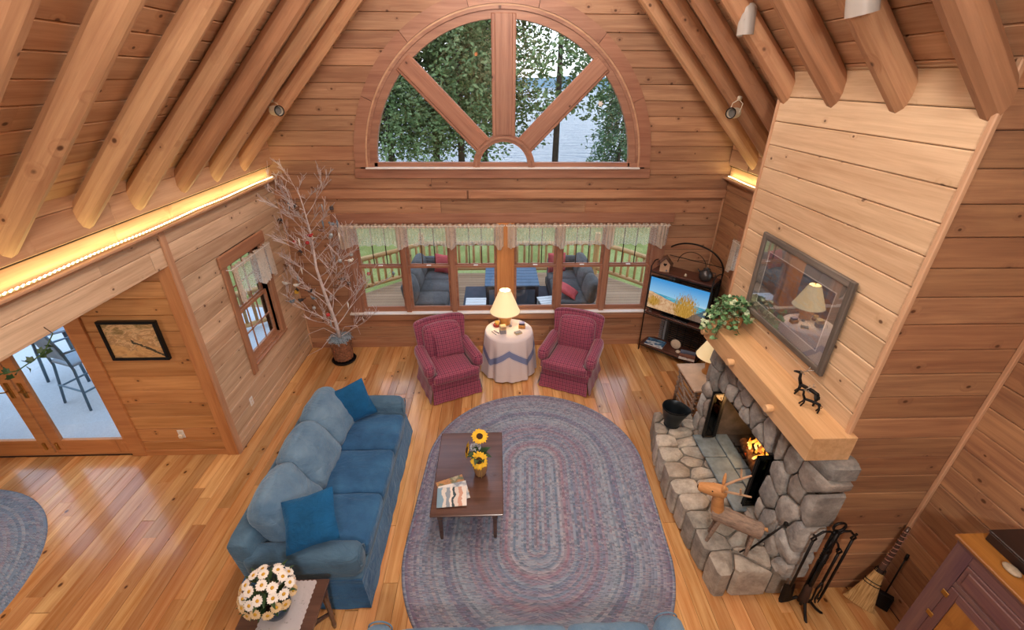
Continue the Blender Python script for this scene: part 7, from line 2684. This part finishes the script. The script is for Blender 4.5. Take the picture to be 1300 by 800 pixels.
o = tag(MB().bbox(-1.0, 1.0, -0.9, 0.9, 0, 0.012, 0.004).build('outdoor_rug', plain('grey_outdoor_rug', '#4c5058', 0.9, var=0.15), None, (0.3, 8.25, DZ + 0.001)), 'dark grey outdoor rug under the slatted deck table', 'rug')
wl_ = thing('white_crate_seat', 'low white slatted footstool on the deck rug near the windows', 'stool', (-0.42, 7.85, DZ + 0.014))
for k in range(4):
    MB().bbox(-0.2, 0.2, -0.2 + 0.105 * k, -0.11 + 0.105 * k, 0.22, 0.24, 0.003).build('slat', M['white'], wl_)
for q in (-1, 1):
    for p in (-1, 1):
        MB().bbox(q * 0.17 - 0.02, q * 0.17 + 0.02, p * 0.17 - 0.02, p * 0.17 + 0.02, 0, 0.22, 0.003).build('leg', M['white'], wl_)
dup(wl_, (1.02, 7.90, DZ + 0.014), 0.2, 'low white slatted footstool on the deck in front of the right outdoor sofa')

# ------------------------------------------------------------------ patio beyond the alcove door
M['patio'] = plain('pale_blue_patio', '#c2c8cc', 0.9, var=0.10, scale=60)
struct(MB().box(-8.0, 6.2, -0.11, 9.4, 3.9, 0.1).build('floor_patio', M['patio']))
M['chairm'] = plain('grey_blue_steel_tube', '#5f7684', 0.35, 0.6)
M['sling'] = plain('grey_sling', '#8b98a4', 0.7, var=0.1)


def bar_chair(label, x, y, rz):
    t = thing('bar_chair', label, 'chair', (x, y, -0.06), rz)
    h = 0.66
    for q in (-1, 1):
        MB().tube([(q * 0.26, -0.26, 0), (q * 0.20, -0.19, h - 0.05), (q * 0.19, -0.15, h)], 0.017, 8).build('leg', M['chairm'], t, smooth=True)
        MB().tube([(q * 0.26, 0.26, 0), (q * 0.20, 0.19, h - 0.05), (q * 0.20, 0.22, h + 0.25), (q * 0.20, 0.28, h + 0.52)], 0.017, 8).build('leg', M['chairm'], t, smooth=True)
        MB().tube([(q * 0.235, -0.235, 0.27), (q * 0.235, 0.235, 0.27)], 0.014, 7).build('stretcher', M['chairm'], t)
        MB().tube([(q * 0.20, -0.17, h), (q * 0.25, -0.15, h + 0.2), (q * 0.25, 0.05, h + 0.22), (q * 0.20, 0.23, h + 0.22)], 0.015, 7).build('armrest', M['chairm'], t, smooth=True)
        MB().tube([(-0.235, q * 0.235, 0.30), (0.235, q * 0.235, 0.30)], 0.014, 7).build('stretcher', M['chairm'], t)
    MB().sbox((0, 0, h + 0.01), (0.42, 0.40, 0.05), 0.024, 6, (0, 0, 0.01)).build('seat', M['sling'], t, smooth=True)
    MB().grid(lambda u, v: (-0.19 + 0.38 * u, 0.20 + 0.08 * v - 0.02 * sin(pi * u), h + 0.08 + 0.42 * v), 6, 6).grid(lambda u, v: (-0.19 + 0.38 * u, 0.21 + 0.08 * v - 0.02 * sin(pi * u), h + 0.08 + 0.42 * v), 6, 6).build('backrest', M['sling'], t, smooth=True)
    return t


bar_chair('grey steel bar chair seen through the right pane of the patio door', -5.75, 5.35, radians(160))
bar_chair('grey steel bar chair on the patio behind the left pane of the patio door', -7.3, 5.0, radians(60))
bt = thing('bar_table', 'round grey bar table on the patio beyond the bar chair', 'table', (-6.45, 6.0, -0.06))
MB().lathe([(0.0, 0.90), (0.55, 0.90), (0.56, 0.91), (0.55, 0.93), (0.0, 0.93)], 32).build('tabletop', M['sling'], bt)
for k in range(4):
    a = pi / 4 + k * pi / 2
    MB().tube([(0.42 * cos(a), 0.42 * sin(a), 0), (0.34 * cos(a), 0.34 * sin(a), 0.9)], 0.02, 8).build('leg', M['chairm'], bt, smooth=True)

# ------------------------------------------------------------------ ground, lake, far shore
def grassmat():
    t = NT('lawn')
    o = t.obj()
    n = t.noise(o, 1.2, 5, 0.6)
    n2 = t.noise(o, 30, 3)
    c = t.ramp(t.math('MULTIPLY_ADD', n2, 0.5, t.math('MULTIPLY', n, 0.5)), [(0.3, lin('#646632')), (0.5, lin('#86884c')), (0.7, lin('#acaa72'))])
    return t.fin(c, 0.95, 0, 0.1)


gm = MB()


def ground(u, v):
    x_ = -60 + 120 * u
    y_ = -8 + 58 * v
    z = -0.55 - 0.015 * max(0, y_ - 9) - (0 if y_ < 24 else (y_ - 24) ** 1.25 * 0.10)
    z += 0.12 * noise.noise(Vector((x_ * 0.2, y_ * 0.2, 0))) * (1 if y_ > 11 else 0)
    return (x_, y_, z)


gm.grid(ground, 40, 46)
struct(gm.build('ground_lawn', grassmat(), smooth=True))


def watermat():
    t = NT('lake_water')
    o = t.obj()
    n = t.noise(t.vmath('MULTIPLY', o, (0.25, 0.9, 1.0)), 0.7, 5, 0.65)
    t.bump(n, 1.0, 1.6)
    return t.fin(lin('#56646f'), 0.12, 0, 0.6)


struct(MB().add([(-400, 30, -3.6), (400, 30, -3.6), (400, 700, -3.6), (-400, 700, -3.6)], [(0, 1, 2, 3)]).build('lake_water', watermat()))
hl_ = MB()
hl_.grid(lambda u, v: (-420 + 840 * u, 560 + 80 * v, -4 + (10 + 9 * noise.noise(Vector((u * 9, 0, 2)))) * sin(pi * min(1, v))), 60, 4)
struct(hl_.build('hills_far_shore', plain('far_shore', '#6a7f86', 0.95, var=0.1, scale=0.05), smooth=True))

# ------------------------------------------------------------------ trees
def foliagemat(name, a, b, c):
    t = NT(name)
    o = t.obj()
    n = t.noise(o, 0.9, 4, 0.6)
    n2 = t.noise(o, 9, 2)
    col = t.ramp(t.math('MULTIPLY_ADD', n, 0.6, t.math('MULTIPLY', n2, 0.4)), [(0.32, lin(a)), (0.5, lin(b)), (0.68, lin(c))])
    return t.fin(col, 0.8, 0, 0.2)


M['fol'] = foliagemat('cedar_foliage', '#465a38', '#6c8052', '#a4ac7e')
M['fol2'] = foliagemat('spruce_foliage', '#3e5438', '#5c7454', '#889a70')
M['tbark'] = plain('tree_bark', '#4c4038', 0.95, var=0.3, scale=5, bump=0.5)


def conifer_mesh(name, H, R, crown0, seed, mat, nb=150, spray=15, droop=0.25, size=0.34, gap=0.0):
    r2 = random.Random(seed)
    vs, fs = [], []
    for k in range(nb):
        t_ = (k + 0.5) / nb
        z = crown0 + (H - crown0) * t_ ** 0.9
        rr = R * (1 - t_) ** 0.75 * r2.uniform(0.65, 1.1) + 0.25
        a = k * 2.399 + r2.uniform(-0.3, 0.3)
        if noise.noise(Vector((cos(a) * 1.4, sin(a) * 1.4, z * 0.6 + seed))) < gap - 0.35:
            continue
        for j in range(spray):
            f = 0.2 + 0.8 * (j + r2.random()) / spray
            p = Vector((cos(a) * rr * f, sin(a) * rr * f, z - droop * rr * f * f + r2.uniform(-0.15, 0.15)))
            p += Vector((r2.gauss(0, 1), r2.gauss(0, 1), r2.gauss(0, 0.5))) * 0.16 * rr * 0.6
            for q in range(3):
                u = Vector((r2.gauss(0, 1) + cos(a), r2.gauss(0, 1) + sin(a), r2.gauss(0, 0.6) - 0.25)).normalized()
                w = u.cross(Vector((r2.gauss(0, 1), r2.gauss(0, 1), r2.gauss(0, 1)))).normalized()
                s = size * r2.uniform(0.5, 1.1)
                c = p + u * r2.uniform(-0.1, 0.2)
                o = len(vs)
                vs += [c - w * s * 0.13, c + u * s * 0.5 - w * s * 0.26, c + u * s, c + u * s * 0.5 + w * s * 0.26, c + w * s * 0.13]
                fs.append((o, o + 1, o + 2, o + 3, o + 4))
    me = bpy.data.meshes.new(name)
    me.from_pydata([tuple(v) for v in vs], [], fs)
    me.materials.append(mat)
    return me


def tree(label, mesh, x, y, z, H, r, s, rz, group=None):
    t = thing('conifer_tree', label, 'tree', (x, y, z), rz, group)
    t.scale = (s, s, s)
    MB().tube([(0, 0, -0.4), (0.04, 0.02, H * 0.35), (0.0, -0.03, H * 0.7), (0, 0, H * 0.98)], [r, r * 0.8, r * 0.45, 0.02], 9).build('trunk', M['tbark'], t, smooth=True)
    stuff(link('foliage', mesh, t))
    return t


c1 = conifer_mesh('cedar_foliage', 13, 2.6, 2.0, 1, M['fol'], 330, 26, 0.25, 0.22)
c2 = conifer_mesh('cedar_foliage', 12, 2.9, 2.6, 2, M['fol'], 320, 26, 0.35, 0.23)
c3 = conifer_mesh('spruce_foliage', 9, 2.1, 0.8, 3, M['fol2'], 300, 22, 0.3, 0.19)
c4 = conifer_mesh('open_foliage', 13, 4.6, 3.2, 4, M['fol'], 240, 34, -0.05, 0.24, 0.12)
gz = lambda y_: -0.55 - 0.015 * max(0, y_ - 9) - (0 if y_ < 24 else (y_ - 24) ** 1.25 * 0.10)
lb1 = 'tall dense cedar in the row behind the left half of the arched window'
for k, (x_, y_, m_, s) in enumerate(((-8.2, 21.5, c1, 1.0), (-6.3, 23.5, c2, 1.05), (-4.6, 21.0, c1, 0.9), (-3.0, 24.0, c2, 1.1), (-1.6, 21.8, c1, 0.98), (-0.6, 25.5, c2, 1.0))):
    tree('dense cedar, %s in the row behind the left of the arched window' % ('leftmost', 'second from the left', 'third from the left', 'third from the right', 'second from the right', 'rightmost')[k], m_, x_, y_, gz(y_), 12.5, 0.17, s, k * 1.3, 'cedars behind the left half of the arched window')
tree('broad open tree with airy branches behind the upper right of the arched window', c4, 2.9, 23.0, gz(23.0), 12.0, 0.17, 1.0, 0.5)
tree('young spruce in front of the lake at the lower right of the arched window', c3, 5.15, 19.5, gz(19.5), 8.8, 0.10, 0.70, 0.8)
tree('slender spruce at the right edge of the arched window', c3, 7.35, 22.5, gz(22.5), 8.8, 0.11, 0.78, 2.2)
tree('dark spruce beyond the patio, seen in the left side window', c3, -11.5, 11.5, -0.6, 8.8, 0.13, 0.9, 1.0)
tree('broad cedar beyond the patio, behind the dark spruce', c2, -14.0, 15.0, -0.7, 12, 0.2, 0.9, 2.0)
# grey boulders at the lawn edge
rs = random.Random(77)
for k in range(7):
    x_, y_ = 1.5 + k * 0.55 + rs.uniform(-0.15, 0.15), 16.5 + rs.uniform(-0.5, 0.5)
    s = rs.uniform(0.22, 0.42)
    o = MB().sbox((0, 0, 0.3 * s), (1.6 * s, 1.2 * s, 1.0 * s), 0.3 * s, 5, fn=wrinkle(0.16 * s, 2.2 / s, k * 7.0)).build('boulder', M['stone'], None, (x_, y_, gz(y_) - 0.05), rs.uniform(0, 3), smooth=True)
    tag(o, 'grey boulder, %s in the row at the lawn edge beyond the railing' % ('leftmost', 'second from the left', 'third from the left', 'middle one', 'third from the right', 'second from the right', 'rightmost')[k], 'rock', 'boulders at the lawn edge')
